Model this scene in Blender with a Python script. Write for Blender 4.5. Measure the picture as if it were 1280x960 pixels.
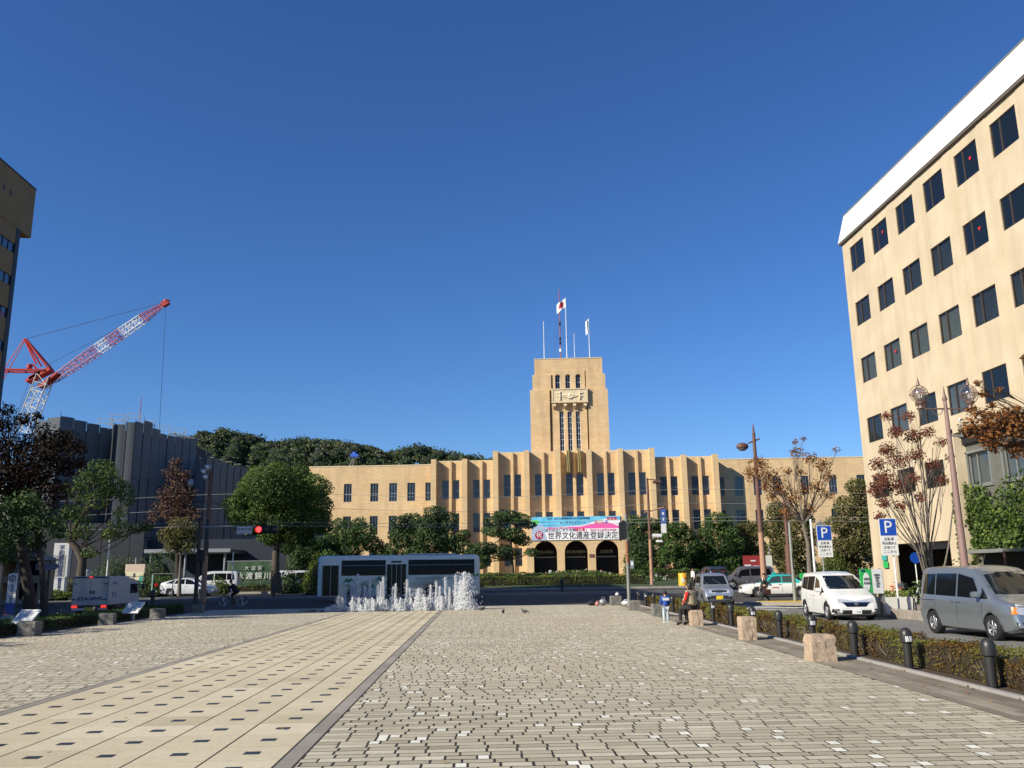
import bpy, bmesh, math, random
import numpy as np
from math import sin, cos, pi, radians as R
from mathutils import Vector, Matrix
from mathutils.bvhtree import BVHTree
random.seed(7); RNG = np.random.default_rng(7)
SC = bpy.context.scene; COL = SC.collection
for o in list(bpy.data.objects): bpy.data.objects.remove(o)

# ------------------------------------------------------------------ camera
H = 1.7; F = 1090.0
th, ph, ro = R(2.34), R(12.27), R(.75)
r0 = Vector((cos(th), -sin(th), 0)); fw = Vector((sin(th)*cos(ph), cos(th)*cos(ph), sin(ph))); u0 = r0.cross(fw)
rt = r0*cos(ro) - u0*sin(ro); up = u0*cos(ro) + r0*sin(ro)
cam = bpy.data.cameras.new('camera'); co = bpy.data.objects.new('camera', cam); COL.objects.link(co)
co.matrix_world = Matrix(((rt.x, up.x, -fw.x, 0), (rt.y, up.y, -fw.y, 0), (rt.z, up.z, -fw.z, H), (0, 0, 0, 1)))
cam.sensor_width = 36; cam.lens = F/1280*36; cam.clip_start = .1; cam.clip_end = 6000
SC.camera = co; SC.render.resolution_x = 1024; SC.render.resolution_y = 768
# ------------------------------------------------------------------ sky, sun, exposure
SUN_A, SUN_E = R(30), R(30.5)          # light travels toward +x, a little toward +y
w = bpy.data.worlds.new('World'); SC.world = w; w.use_nodes = True
nt = w.node_tree; bg = nt.nodes['Background']; sk = nt.nodes.new('ShaderNodeTexSky')
sk.sky_type = 'NISHITA'; sk.sun_disc = False; sk.sun_elevation = SUN_E; sk.sun_rotation = R(240)
sk.altitude = 0; sk.air_density = 1; sk.dust_density = 0; sk.ozone_density = 6
hs = nt.nodes.new('ShaderNodeHueSaturation'); hs.inputs['Saturation'].default_value = 1.12; hs.inputs['Hue'].default_value = .505
tn = nt.nodes.new('ShaderNodeMix'); tn.data_type = 'RGBA'; tn.blend_type = 'MULTIPLY'; tn.inputs[0].default_value = 1; tn.inputs[7].default_value = (.79, .875, 1, 1)
nt.links.new(sk.outputs[0], hs.inputs['Color']); nt.links.new(hs.outputs[0], tn.inputs[6]); nt.links.new(tn.outputs[2], bg.inputs[0]); bg.inputs[1].default_value = .095
sl = bpy.data.lights.new('sun', 'SUN'); sl.energy = 4.9; sl.angle = R(.55); sl.color = (1, .925, .76)
so = bpy.data.objects.new('sun', sl); COL.objects.link(so)
so.rotation_mode = 'QUATERNION'
so.rotation_quaternion = Vector((cos(SUN_A)*cos(SUN_E), sin(SUN_A)*cos(SUN_E), -sin(SUN_E))).to_track_quat('-Z', 'Y')
SC.view_settings.view_transform = 'Standard'; SC.view_settings.look = 'None'
SC.view_settings.exposure = .45; SC.view_settings.gamma = 1
SC.render.engine = 'CYCLES'

def at(px, py, Y):
    """world point on the photo's line of sight at the real distance Y"""
    d = fw*F + rt*(px-640) + up*(480-py)
    return Vector((0, 0, H)) + d*(Y/d.y)
def lerp(a, b, t): return a+(b-a)*t
def zg(Y):
    return float(np.interp(Y, [0, 48, 49, 84, 100, 110, 400], [-.12, -.12, -.1, .3, 1.15, 1.35, 1.35]))

# ------------------------------------------------------------------ materials
MC = {}
def mat(name, c, rough=.7, metal=0, n=None, bump=0, bs=40, c2=None, spec=.5, emit=None, alpha=None, coat=0, coords='Object', stretch=(1, 1, 1)):
    if name in MC: return MC[name]
    m = bpy.data.materials.new(name); m.use_nodes = True; t = m.node_tree; b = t.nodes['Principled BSDF']
    b.inputs['Base Color'].default_value = (*c, 1); b.inputs['Roughness'].default_value = rough
    b.inputs['Metallic'].default_value = metal; b.inputs['Specular IOR Level'].default_value = spec
    if coat: b.inputs['Coat Weight'].default_value = coat; b.inputs['Coat Roughness'].default_value = .05
    if emit: b.inputs['Emission Color'].default_value = (*emit[0], 1); b.inputs['Emission Strength'].default_value = emit[1]
    if n or bump:
        tc = t.nodes.new('ShaderNodeTexCoord'); mp = t.nodes.new('ShaderNodeMapping'); mp.inputs['Scale'].default_value = stretch
        t.links.new(tc.outputs[coords], mp.inputs[0])
    if n:
        nz = t.nodes.new('ShaderNodeTexNoise'); nz.inputs['Scale'].default_value = n[0]; nz.inputs['Detail'].default_value = 6
        nz.inputs['Roughness'].default_value = .65
        t.links.new(mp.outputs[0], nz.inputs['Vector'])
        cr = t.nodes.new('ShaderNodeMapRange'); cr.inputs[1].default_value = .3; cr.inputs[2].default_value = .7
        t.links.new(nz.outputs[0], cr.inputs[0])
        mx = t.nodes.new('ShaderNodeMix'); mx.data_type = 'RGBA'
        mx.inputs[6].default_value = (*c, 1); mx.inputs[7].default_value = (*(c2 or tuple(x*(1-n[1]) for x in c)), 1)
        t.links.new(cr.outputs[0], mx.inputs[0]); t.links.new(mx.outputs[2], b.inputs['Base Color'])
    if bump:
        bz = t.nodes.new('ShaderNodeTexNoise'); bz.inputs['Scale'].default_value = bs; bz.inputs['Detail'].default_value = 4
        t.links.new(mp.outputs[0], bz.inputs['Vector'])
        bp = t.nodes.new('ShaderNodeBump'); bp.inputs['Strength'].default_value = bump; bp.inputs['Distance'].default_value = .02
        t.links.new(bz.outputs[0], bp.inputs['Height']); t.links.new(bp.outputs[0], b.inputs['Normal'])
    MC[name] = m; return m

def tonemat(name, cols, rough=.8, bump=.3, bs=60, stain=None, spec=.3, trans=0):
    """colour picked along a ramp by the mesh attribute 'v'; optional large stains"""
    if name in MC: return MC[name]
    m = bpy.data.materials.new(name); m.use_nodes = True; t = m.node_tree; b = t.nodes['Principled BSDF']
    b.inputs['Roughness'].default_value = rough; b.inputs['Specular IOR Level'].default_value = spec
    a = t.nodes.new('ShaderNodeAttribute'); a.attribute_name = 'v'
    cr = t.nodes.new('ShaderNodeValToRGB'); e = cr.color_ramp.elements
    e[0].color = (*cols[0], 1); e[1].color = (*cols[-1], 1)
    for i, c in enumerate(cols[1:-1]):
        q = e.new((i+1)/(len(cols)-1)); q.color = (*c, 1)
    t.links.new(a.outputs['Fac'], cr.inputs[0]); out = cr.outputs[0]
    tc = t.nodes.new('ShaderNodeTexCoord')
    geo = t.nodes.new('ShaderNodeNewGeometry')
    for (sc, amt, col) in (stain or []):
        nz = t.nodes.new('ShaderNodeTexNoise'); nz.inputs['Scale'].default_value = sc; nz.inputs['Detail'].default_value = 8; nz.inputs['Roughness'].default_value = .6
        t.links.new(geo.outputs['Position'], nz.inputs['Vector'])
        mr = t.nodes.new('ShaderNodeMapRange'); mr.inputs[1].default_value = .42; mr.inputs[2].default_value = .68; mr.inputs[4].default_value = amt
        t.links.new(nz.outputs[0], mr.inputs[0])
        mx = t.nodes.new('ShaderNodeMix'); mx.data_type = 'RGBA'; mx.inputs[7].default_value = (*col, 1)
        t.links.new(mr.outputs[0], mx.inputs[0]); t.links.new(out, mx.inputs[6]); out = mx.outputs[2]
    t.links.new(out, b.inputs['Base Color'])
    if bump:
        bz = t.nodes.new('ShaderNodeTexNoise'); bz.inputs['Scale'].default_value = bs
        t.links.new(geo.outputs['Position'], bz.inputs['Vector'])
        bp = t.nodes.new('ShaderNodeBump'); bp.inputs['Strength'].default_value = bump; bp.inputs['Distance'].default_value = .01
        t.links.new(bz.outputs[0], bp.inputs['Height']); t.links.new(bp.outputs[0], b.inputs['Normal'])
    if trans:
        tl = t.nodes.new('ShaderNodeBsdfTranslucent'); t.links.new(out, tl.inputs[0])
        ms = t.nodes.new('ShaderNodeMixShader'); ms.inputs[0].default_value = trans
        t.links.new(b.outputs[0], ms.inputs[1]); t.links.new(tl.outputs[0], ms.inputs[2])
        t.links.new(ms.outputs[0], t.nodes['Material Output'].inputs[0])
    MC[name] = m; return m

def wallmat(name, c, c2, streak=.25, streakcol=(.25, .2, .15), tile=None, rough=.85):
    """plaster or tile: fine blotches, vertical weather streaks, optional courses of tile"""
    if name in MC: return MC[name]
    m = bpy.data.materials.new(name); m.use_nodes = True; t = m.node_tree; b = t.nodes['Principled BSDF']
    b.inputs['Roughness'].default_value = rough; b.inputs['Specular IOR Level'].default_value = .25
    tc = t.nodes.new('ShaderNodeTexCoord')
    def noise(sc, st, det=6):
        mp = t.nodes.new('ShaderNodeMapping'); mp.inputs['Scale'].default_value = st; t.links.new(tc.outputs['Object'], mp.inputs[0])
        nz = t.nodes.new('ShaderNodeTexNoise'); nz.inputs['Scale'].default_value = sc; nz.inputs['Detail'].default_value = det
        t.links.new(mp.outputs[0], nz.inputs['Vector']); return nz.outputs[0]
    def mix(a, b_, f, amt=1, lo=.35, hi=.65):
        mr = t.nodes.new('ShaderNodeMapRange'); mr.inputs[1].default_value = lo; mr.inputs[2].default_value = hi; mr.inputs[4].default_value = amt
        t.links.new(f, mr.inputs[0]); mx = t.nodes.new('ShaderNodeMix'); mx.data_type = 'RGBA'; t.links.new(mr.outputs[0], mx.inputs[0])
        for s, v in ((6, a), (7, b_)):
            if isinstance(v, tuple): mx.inputs[s].default_value = (*v, 1)
            else: t.links.new(v, mx.inputs[s])
        return mx.outputs[2]
    out = mix(c, c2, noise(.6, (1, 1, 1)))
    if tile:
        for (sc, st, amt) in tile: out = mix(out, tuple(x*.72 for x in c2), noise(sc, st, 3), amt, .4, .7)
    out = mix(out, streakcol, noise(1.0, (1.3, 1.3, .12)), streak, .46, .72)
    t.links.new(out, b.inputs['Base Color'])
    bz = noise(30, (1, 1, 1)); bp = t.nodes.new('ShaderNodeBump'); bp.inputs['Strength'].default_value = .25; bp.inputs['Distance'].default_value = .02
    t.links.new(bz, bp.inputs['Height']); t.links.new(bp.outputs[0], b.inputs['Normal'])
    MC[name] = m; return m

M = dict(
    white=mat('white_paint', (.75, .75, .73), .45), dark=mat('dark_rubber', (.012, .012, .012), .8), black=mat('black_metal', (.02, .02, .022), .45),
    chrome=mat('chrome', (.6, .6, .6), .2, 1), glass=mat('dark_glass', (.008, .011, .013), .06, 0, spec=.5),
    tint=mat('tinted_glass', (.006, .007, .01), .05, spec=.6), red=mat('red_lens', (.45, .01, .01), .25), amber=mat('amber_lens', (.7, .2, .02), .25),
    lens=mat('clear_lens', (.55, .57, .62), .1, .3), brown=mat('brown_pole_paint', (.16, .075, .055), .6, n=(6, .3)), salmon=mat('pinkish_pole_paint', (.45, .25, .16), .7, n=(8, .25)),
    galv=mat('galvanised_steel', (.32, .33, .31), .55, .4, n=(10, .3)), ink=mat('print_black', (.02, .02, .03), .6), navy=mat('print_navy', (.02, .04, .16), .6),
    bark=mat('bark', (.11, .085, .065), .9, n=(9, .6), bump=.8, bs=18), palebark=mat('pale_bark', (.2, .17, .14), .9, n=(9, .5), bump=.6, bs=18),
    darkbark=mat('dark_bark', (.05, .04, .035), .9, n=(9, .5), bump=.8, bs=18), concrete=mat('concrete', (.36, .34, .31), .9, n=(2.5, .3), bump=.3),
    grey=mat('grey_metal', (.3, .31, .33), .5, .5), blue=mat('sign_blue', (.01, .07, .42), .4), green=mat('sign_green', (.03, .42, .1), .5),
    twig=mat('twig', (.22, .19, .17), .9))

# ------------------------------------------------------------------ mesh helpers
class MB:
    def __init__(s): s.v = []; s.f = []; s.m = []; s.sm = []; s.mats = []; s.T = Matrix()
    def mi(s, m):
        if m not in s.mats: s.mats.append(m)
        return s.mats.index(m)
    def add(s, vs, fs, m, smooth=False):
        b = len(s.v); s.v += [tuple(s.T @ Vector(p)) for p in vs]; k = s.mi(m)
        for f in fs: s.f.append([b+i for i in f]); s.m.append(k); s.sm.append(smooth)
        return s
    def box(s, c, d, m, rz=0, bev=0, rx=0, ry=0):
        x, y, z = d[0]/2, d[1]/2, d[2]/2
        rot = Matrix.Rotation(rz, 3, 'Z') @ Matrix.Rotation(ry, 3, 'Y') @ Matrix.Rotation(rx, 3, 'X'); c = Vector(c)
        if bev:
            b = min(bev, x*.9, y*.9, z*.9); vs = []; 
            for sz in (-1, 1):
                for (ix, iz) in (((x, y), z-b),) if 0 else (((x-b, y-b), z), ((x, y), z-b)):
                    for sx, sy in ((-1, -1), (1, -1), (1, 1), (-1, 1)): vs.append((sx*ix[0], sy*ix[1], sz*iz))
            fs = [(3, 2, 1, 0), (8, 9, 10, 11)]
            for i in range(4):
                j = (i+1) % 4
                fs += [(i, j, 4+j, 4+i), (4+i, 4+j, 12+j, 12+i), (12+i, 12+j, 8+j, 8+i)]
        else:
            vs = [(sx*x, sy*y, sz*z) for sz in (-1, 1) for sx, sy in ((-1, -1), (1, -1), (1, 1), (-1, 1))]
            fs = [(3, 2, 1, 0), (4, 5, 6, 7), (0, 1, 5, 4), (1, 2, 6, 5), (2, 3, 7, 6), (3, 0, 4, 7)]
        return s.add([rot @ Vector(v)+c for v in vs], fs, m)
    def b2(s, x0, x1, y0, y1, z0, z1, m): return s.box(((x0+x1)/2, (y0+y1)/2, (z0+z1)/2), (x1-x0, y1-y0, z1-z0), m)
    def tube(s, pts, rad, m, n=8, cap=True, smooth=True):
        pts = [Vector(p) for p in pts]
        if not hasattr(rad, '__len__'): rad = [rad]*len(pts)
        vs = []; up_ = Vector((0, 0, 1))
        a = None
        for i, p in enumerate(pts):
            d = (pts[min(i+1, len(pts)-1)]-pts[max(i-1, 0)]); d = d.normalized() if d.length > 1e-9 else up_
            if a is None: a = d.orthogonal().normalized()
            else:
                a = a-d*a.dot(d); a = a.normalized() if a.length > 1e-6 else d.orthogonal().normalized()
            b = d.cross(a)
            for k in range(n):
                t = 2*pi*k/n; vs.append(p+(a*cos(t)+b*sin(t))*rad[i])
        fs = []
        for i in range(len(pts)-1):
            for k in range(n): fs.append((i*n+k, i*n+(k+1) % n, (i+1)*n+(k+1) % n, (i+1)*n+k))
        if cap: fs += [tuple(range(n))[::-1], tuple(range((len(pts)-1)*n, len(pts)*n))]
        return s.add(vs, fs, m, smooth)
    def lathe(s, prof, m, c=(0, 0, 0), n=14, ang=2*pi, smooth=True, cap=True):
        vs = []; fs = []; c = Vector(c)
        for r, z in prof:
            for k in range(n): t = 2*pi*k/n; vs.append(c+Vector((r*cos(t), r*sin(t), z)))
        for i in range(len(prof)-1):
            for k in range(n): fs.append((i*n+k, i*n+(k+1) % n, (i+1)*n+(k+1) % n, (i+1)*n+k))
        if cap: fs += [tuple(range(n))[::-1], tuple(range((len(prof)-1)*n, len(prof)*n))]
        return s.add(vs, fs, m, smooth)
    def ell(s, c, r, m, n=10, k=7, rz=0, jit=0):
        c = Vector(c); rot = Matrix.Rotation(rz, 3, 'Z'); vs = [c+Vector((0, 0, -r[2]))]
        for i in range(1, k):
            a = -pi/2+pi*i/k
            for j in range(n):
                t = 2*pi*j/n; q = 1+random.uniform(-jit, jit)
                vs.append(c+rot @ Vector((r[0]*cos(a)*cos(t)*q, r[1]*cos(a)*sin(t)*q, r[2]*sin(a)*q)))
        vs.append(c+Vector((0, 0, r[2]))); fs = []
        for j in range(n):
            fs.append((0, 1+(j+1) % n, 1+j)); e = 1+(k-2)*n; fs.append((e+j, e+(j+1) % n, len(vs)-1))
            for i in range(k-2): fs.append((1+i*n+j, 1+i*n+(j+1) % n, 1+(i+1)*n+(j+1) % n, 1+(i+1)*n+j))
        return s.add(vs, fs, m, True)
    def prism(s, poly, y0, y1, m, axis='y', smooth=False):
        """extrude a polygon given in (x,z) along y, or (y,z) along x, or (x,y) along z"""
        f = {'y': lambda a, b, t: (a, t, b), 'x': lambda a, b, t: (t, a, b), 'z': lambda a, b, t: (a, b, t)}[axis]
        n = len(poly); vs = [f(a, b, y0) for a, b in poly]+[f(a, b, y1) for a, b in poly]
        fs = [tuple(range(n)), tuple(range(2*n-1, n-1, -1))]+[(i, i+n, (i+1) % n+n, (i+1) % n) for i in range(n)]
        return s.add(vs, fs, m, smooth)
    def mesh(s, name, sharp=None):
        me = bpy.data.meshes.new(name); me.from_pydata(s.v, [], s.f)
        for m in s.mats: me.materials.append(m)
        me.polygons.foreach_set('material_index', s.m); me.polygons.foreach_set('use_smooth', s.sm)
        if any(s.sm):
            try: me.set_sharp_from_angle(angle=sharp or R(50))
            except Exception: pass
        me.update(); return me
    def build(s, name, parent=None, loc=None, rz=0, **k):
        return obj(name, s.mesh(name), parent, loc, rz, **k)

def obj(name, me, parent=None, loc=None, rz=0, label=None, cat=None, group=None, kind=None):
    o = bpy.data.objects.new(name, me); COL.objects.link(o)
    if parent: o.parent = parent
    if loc is not None: o.location = loc
    if rz: o.rotation_euler = (0, 0, rz)
    return tag(o, label, cat, group, kind)
def tag(o, label=None, cat=None, group=None, kind=None):
    if label: o['label'] = label
    if cat: o['category'] = cat
    if group: o['group'] = group
    if kind: o['kind'] = kind
    return o
def thing(name, label, cat, loc=(0, 0, 0), rz=0, group=None):
    return obj(name, None, None, loc, rz, label, cat, group)
def copy_tree(o, parent=None, loc=None, rz=None, label=None):
    c = o.copy(); COL.objects.link(c)
    if parent: c.parent = parent
    if loc is not None: c.location = loc
    if rz is not None: c.rotation_euler = (0, 0, rz)
    if label: c['label'] = label
    for ch in KIDS(o): copy_tree(ch, c)
    return c
def KIDS(o): return [x for x in COL.objects if x.parent == o]
def fastmesh(name, V, Fq, mats, v=None, midx=None, smooth=False):
    """numpy mesh: V (n,3), Fq (m,k)"""
    me = bpy.data.meshes.new(name); n, k = len(Fq), Fq.shape[1]
    me.vertices.add(len(V)); me.vertices.foreach_set('co', V.astype(np.float32).ravel())
    me.loops.add(n*k); me.loops.foreach_set('vertex_index', Fq.astype(np.int32).ravel())
    me.polygons.add(n); me.polygons.foreach_set('loop_start', np.arange(0, n*k, k, dtype=np.int32))
    try: me.polygons.foreach_set('loop_total', np.full(n, k, dtype=np.int32))
    except Exception: pass
    for m in mats: me.materials.append(m)
    if midx is not None: me.polygons.foreach_set('material_index', midx.astype(np.int32))
    me.polygons.foreach_set('use_smooth', np.full(n, bool(smooth)))
    me.update(calc_edges=True)
    if v is not None:
        a = me.attributes.new('v', 'FLOAT', 'POINT'); a.data.foreach_set('value', v.astype(np.float32))
    return me
def textmesh(s, size, m, ext=.01, align='CENTER', vertical=False, sx=1):
    c = bpy.data.curves.new('t', 'FONT'); c.body = '\n'.join(s) if vertical else s; c.size = size; c.extrude = ext
    c.align_x = align; c.align_y = 'CENTER'; c.resolution_u = 2
    if vertical: c.space_line = .82
    o = bpy.data.objects.new('t', c); COL.objects.link(o); o.scale = (sx, 1, 1)
    dg = bpy.context.evaluated_depsgraph_get(); me = bpy.data.meshes.new_from_object(o.evaluated_get(dg))
    me.materials.clear(); me.materials.append(m); me.transform(Matrix.Rotation(pi/2, 4, 'X') @ Matrix.Diagonal((sx, 1, 1, 1)))
    bpy.data.objects.remove(o); bpy.data.curves.remove(c); return me     # lies in local XZ, faces -Y
def text(s, size, m, parent, loc, rz=0, name='lettering', **k):
    me = textmesh(s, size, m, **k); me.name = name
    return obj(name, me, parent, loc, rz)

# ------------------------------------------------------------------ ground, roads, pavements
def kx(Y): return 6.7+.035*Y         # right edge kerb of the plaza
def sheet(name, pts_lr, m, dz=0, parent=None, kind='structure', zf=None):
    """strip between two polylines [(xl,xr,y)...]"""
    b = MB(); vs = []; fs = []
    for i, (xl, xr, y) in enumerate(pts_lr):
        z = (zf(y) if zf else zg(y))+dz; vs += [(xl, y, z), (xr, y, z)]
        if i: fs.append((2*i-2, 2*i-1, 2*i+1, 2*i))
    b.add(vs, fs, m); return b.build(name, parent, kind=kind)
asph = tonemat('asphalt_mix', [(.062, .056, .048), (.062, .056, .048)], .85, .5, 25, stain=[(.12, .6, (.095, .087, .075)), (1.1, .35, (.03, .03, .032))])
asphR = tonemat('worn_asphalt', [(.17, .17, .165), (.17, .17, .165)], .85, .5, 25, stain=[(.1, .5, (.22, .215, .2)), (1.5, .35, (.11, .11, .11))])
earth = mat('earth', (.09, .07, .05), .95, n=(3, .4), bump=.5, coords='Object')
grassm = mat('grass_ground', (.05, .085, .025), .95, n=(1.2, .4), bump=.6)
sheet('ground', [(-2500, 2500, y) for y in (-60, 0, 47.5, 49, 84, 100, 110, 400, 3500)], earth, -.05)
ys = [49, 54, 60, 66, 72, 78, 84]
sheet('cross_street', [(-300, 300, y) for y in ys], asph, 0)
sheet('right_road', [(kx(y)+1.5, 15.4, y) for y in (-40, 10, 30, 49.02)], asphR, .004, zf=lambda y: -.12)
sheet('left_road', [(-33, -16.9, y) for y in (-40, 10, 30, 49.02)], asph, .004, zf=lambda y: -.12)
pave = mat('pavement_stone', (.33, .29, .24), .9, n=(1.1, .25), bump=.4, coords='Object')
redpave = mat('reddish_pavement', (.2, .11, .08), .9, n=(1.3, .3), bump=.3)
def slab(name, poly, z0, z1, m, kind='structure'):
    b = MB(); b.prism(poly, z0, z1, m, 'z'); return b.build(name, kind=kind)
slab('right_pavement', [(15.4, -40), (60, -40), (60, 47), (19, 47), (16.2, 44), (15.4, 38)], -.3, 0, pave)
slab('left_pavement', [(-60, -40), (-33, -40), (-33, 44), (-36, 47), (-60, 47)], -.3, 0, pave)
# far pavement and kerb of the cross street
fk = MB(); fk.b2(-300, -22.5, 80, 95, .1, .42, pave); fk.b2(19.5, 300, 84, 96, .1, .45, pave); fk.build('far_pavement', kind='structure')
fk = MB(); fk.b2(-22.5, 19.5, 80.2, 83.9, .1, .36, redpave); fk.build('far_footway', kind='structure')
b = MB()
for x0, x1, y in ((-300, -22.6, 79.8), (-22.4, 19.3, 80.0), (19.6, 300, 83.8)):
    b.b2(x0, x1, y-.18, y, 0, .44, M['concrete'])
b.build('far_kerb', kind='structure')
# garden slope in front of the city hall
g = MB(); vs = []; fs = []; gy = [83.9, 90, 96, 102, 108, 140]
for i, y in enumerate(gy):
    z = .4 if i == 0 else zg(y)+.02; vs += [(-40, y, z), (70, y, z)]
    if i: fs.append((2*i-2, 2*i-1, 2*i+1, 2*i))
g.add(vs, fs, grassm); g.build('garden_ground', kind='structure')
# lane paint
paint = mat('road_paint', (.6, .6, .57), .7, n=(7, .35))
b = MB()
def zl(x0, x1, y0, y1, dz=.008):
    b.add([(x0, y0, zg(y0)+dz), (x1, y0, zg(y0)+dz), (x1, y1, zg(y1)+dz), (x0, y1, zg(y1)+dz)], [(0, 1, 2, 3)], paint)
for x in range(-9, 24, 6): zl(x*1.0, x+2.6, 74.4, 74.6)
for i in range(12): zl(-36+i*1.0-.0, -35.5+i*1.0, 50.6, 54.2) if i < 0 else None
zl(-60, -20, 77.6, 77.8); zl(-21, -17.5, 64.8, 65.0); zl(12, 40, 50.2, 50.5)
for i in range(7): zl(-34.5, -17.2, 39.4+i*1.25, 39.9+i*1.25) if 0 else None
b.build('lane_markings', kind='structure')
b = MB()
for i in range(8):
    y = 37.0+i*1.15; b.b2(-32, -18.6, y, y+.5, -.14, -.108, paint)
b.build('crossing_stripes', kind='structure')
b = MB()
for y in (68.2, 69.27, 71.4, 72.47): b.b2(-120, 120, y-.04, y+.04, zg(y)-.05, zg(y)+.02, M['grey'])
b.build('tram_rails', kind='structure')
# right road: curved island of yellow tactile paving and white line
yel = mat('tactile_yellow', (.62, .42, .04), .8, n=(5, .25), bump=.5, bs=12)
b = MB(); b.prism([(14.6, 49.0), (15.2, 46.6), (17.5, 45.4), (21, 46.5), (21.6, 48.4), (19.5, 49.4), (16, 49.8)], -.11, .03, M['concrete'], 'z')
b.prism([(15.1, 48.7), (15.7, 47.3), (17.6, 46.3), (20, 47.3), (20.5, 48.3), (19, 48.9), (16.2, 49.3)], .0, .045, yel, 'z')
b.build('traffic_island', kind='structure')
b = MB()
b.prism([(12.9, 44.5), (13.05, 44.5), (14.3, 41), (14.15, 41)], -.12, -.108, paint, 'z')
b.prism([(13.0, 45.2), (13.3, 46.2), (16.8, 43.6), (16.5, 43.2)], -.12, -.105, paint, 'z')
b.build('road_marking', kind='structure')

# ------------------------------------------------------------------ plaza paving
stone = [(.3, .275, .235), (.4, .365, .31), (.47, .43, .365), (.56, .52, .45)]
pvm = tonemat('grey_paver', [(.3, .27, .195), (.44, .4, .295), (.56, .51, .385), (.68, .625, .49)], .8, .45, 90,
              stain=[(.35, .35, (.26, .22, .15)), (2.2, .3, (.36, .32, .23)), (.09, .35, (.52, .42, .28)), (14, .2, (.2, .17, .12))])
wpm = tonemat('white_paver', [(.74, .71, .6), (.85, .82, .72)], .7, .2, 90, stain=[(1.5, .35, (.4, .37, .32))])
slm = tonemat('cream_slab', [(.5, .44, .29), (.59, .52, .35), (.65, .575, .4), (.72, .65, .47)], .75, .3, 60,
              stain=[(.25, .4, (.46, .38, .25)), (1.3, .3, (.7, .62, .44)), (9, .3, (.4, .31, .2)), (45, .35, (.33, .27, .18))])
brd = tonemat('border_paver', [(.25, .225, .19), (.36, .325, .28)], .8, .3, 60, stain=[(1.0, .4, (.2, .17, .14))])
joint = mat('paving_joint', (.03, .026, .02), .95, n=(5, .4))
j = MB(); j.add([(-15, -12, -.0025), (kx(-12)+.15, -12, -.0025), (kx(49)+.15, 49, -.0025), (-15, 49, -.0025)], [(0, 1, 2, 3)], joint)
j.b2(-15, kx(49)-.1, 48.7, 49, -.12, .0, M['concrete'])
j.build('plaza_bed', kind='structure')
BOXF = np.array([[4, 5, 6, 7], [0, 1, 5, 4], [1, 2, 6, 5], [2, 3, 7, 6], [3, 0, 4, 7]])
def boxes_np(B):
    """B rows: x0,x1,y0,y1,ztop,thick -> verts and faces (no bottom)"""
    n = len(B); x0, x1, y0, y1, zt, tk = B.T; e = .006; V = np.zeros((n, 8, 3))
    for i, (a, c) in enumerate(((x0, y0), (x1, y0), (x1, y1), (x0, y1))):
        sx = 1 if i in (0, 3) else -1; sy = 1 if i < 2 else -1
        V[:, i] = np.stack([a, c, zt-tk], 1); V[:, 4+i] = np.stack([a+sx*e*.5, c+sy*e*.5, zt], 1)
    Fc = (np.arange(n)[:, None, None]*8+BOXF[None]).reshape(-1, 4)
    return V.reshape(-1, 3), Fc
plaza = thing('plaza_paving', 'wide plaza paved in grey setts with a broad band of cream slabs', 'paving')
del plaza['category']; plaza['kind'] = 'structure'
bigs = []
def sett_field(xa, xb, ya, yb, name, rown=.172):
    rows = []; y = ya; r = 0
    while y < yb:
        L = xa(y); Rr = xb(y); x = L-random.random()*.3; d = rown
        tone_row = random.uniform(-.1, .1)+(.2 if r % 2 else -.14)
        while x < Rr:
            wh = random.random() < .062; wd = .125 if wh else .3+random.uniform(-.004, .004)
            a, b_ = max(x, L), min(x+wd, Rr)
            if b_-a > .04:
                gy_ = .02 if r % 2 else .034
                rows.append((a+.011, b_-.009, y+gy_/2+random.uniform(0, .003), y+d-gy_/2, random.uniform(-.0006, .001), .02, wh,
                             min(1, max(0, .5+tone_row+random.gauss(0, .13)))))
            x += wd
        y += d; r += 1
    return np.array(rows)
A1 = sett_field(lambda y: -1.695, lambda y: kx(y)-.95, 6.2, 48.6, 'setts')
A2 = sett_field(lambda y: -14.2, lambda y: -6.32, 6.2, 48.6, 'setts')
A3 = sett_field(lambda y: -6.3, lambda y: -1.72, 44.2, 48.6, 'setts')
A = np.concatenate([A1, A2, A3])
# nearest visible setts become objects of their own (shared meshes)
vis = (A[:, 2] > 8.1) & (np.abs(A[:, 0]) < 5.2*A[:, 2]/8.5)
order = np.where(vis)[0]; order = order[np.argsort(A[order, 2])][:300]; single = np.zeros(len(A), bool); single[order] = True
protos = {}
def boxmesh(name, w_, d_, t_, m, v):
    V, Fc = boxes_np(np.array([[-w_/2, w_/2, -d_/2, d_/2, 0, t_]])); return fastmesh(name, V, Fc, [m], np.full(len(V), v))
for i in order:
    a = A[i]; wd = round(a[1]-a[0], 2); key = (wd, int(a[6]), round(a[7]*5))
    if key not in protos: protos[key] = boxmesh('paving_sett', a[1]-a[0], a[3]-a[2], .03, wpm if a[6] else pvm, key[2]/5)
    obj('paving_sett', protos[key], plaza, ((a[0]+a[1])/2, (a[2]+a[3])/2, a[4]))
Bq = A[~single]; V, Fc = boxes_np(Bq[:, :6]); obj('setts', fastmesh('setts', V, Fc, [pvm, wpm], np.repeat(Bq[:, 7], 8), np.repeat(Bq[:, 6], 5)), plaza, kind='stuff')
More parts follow.
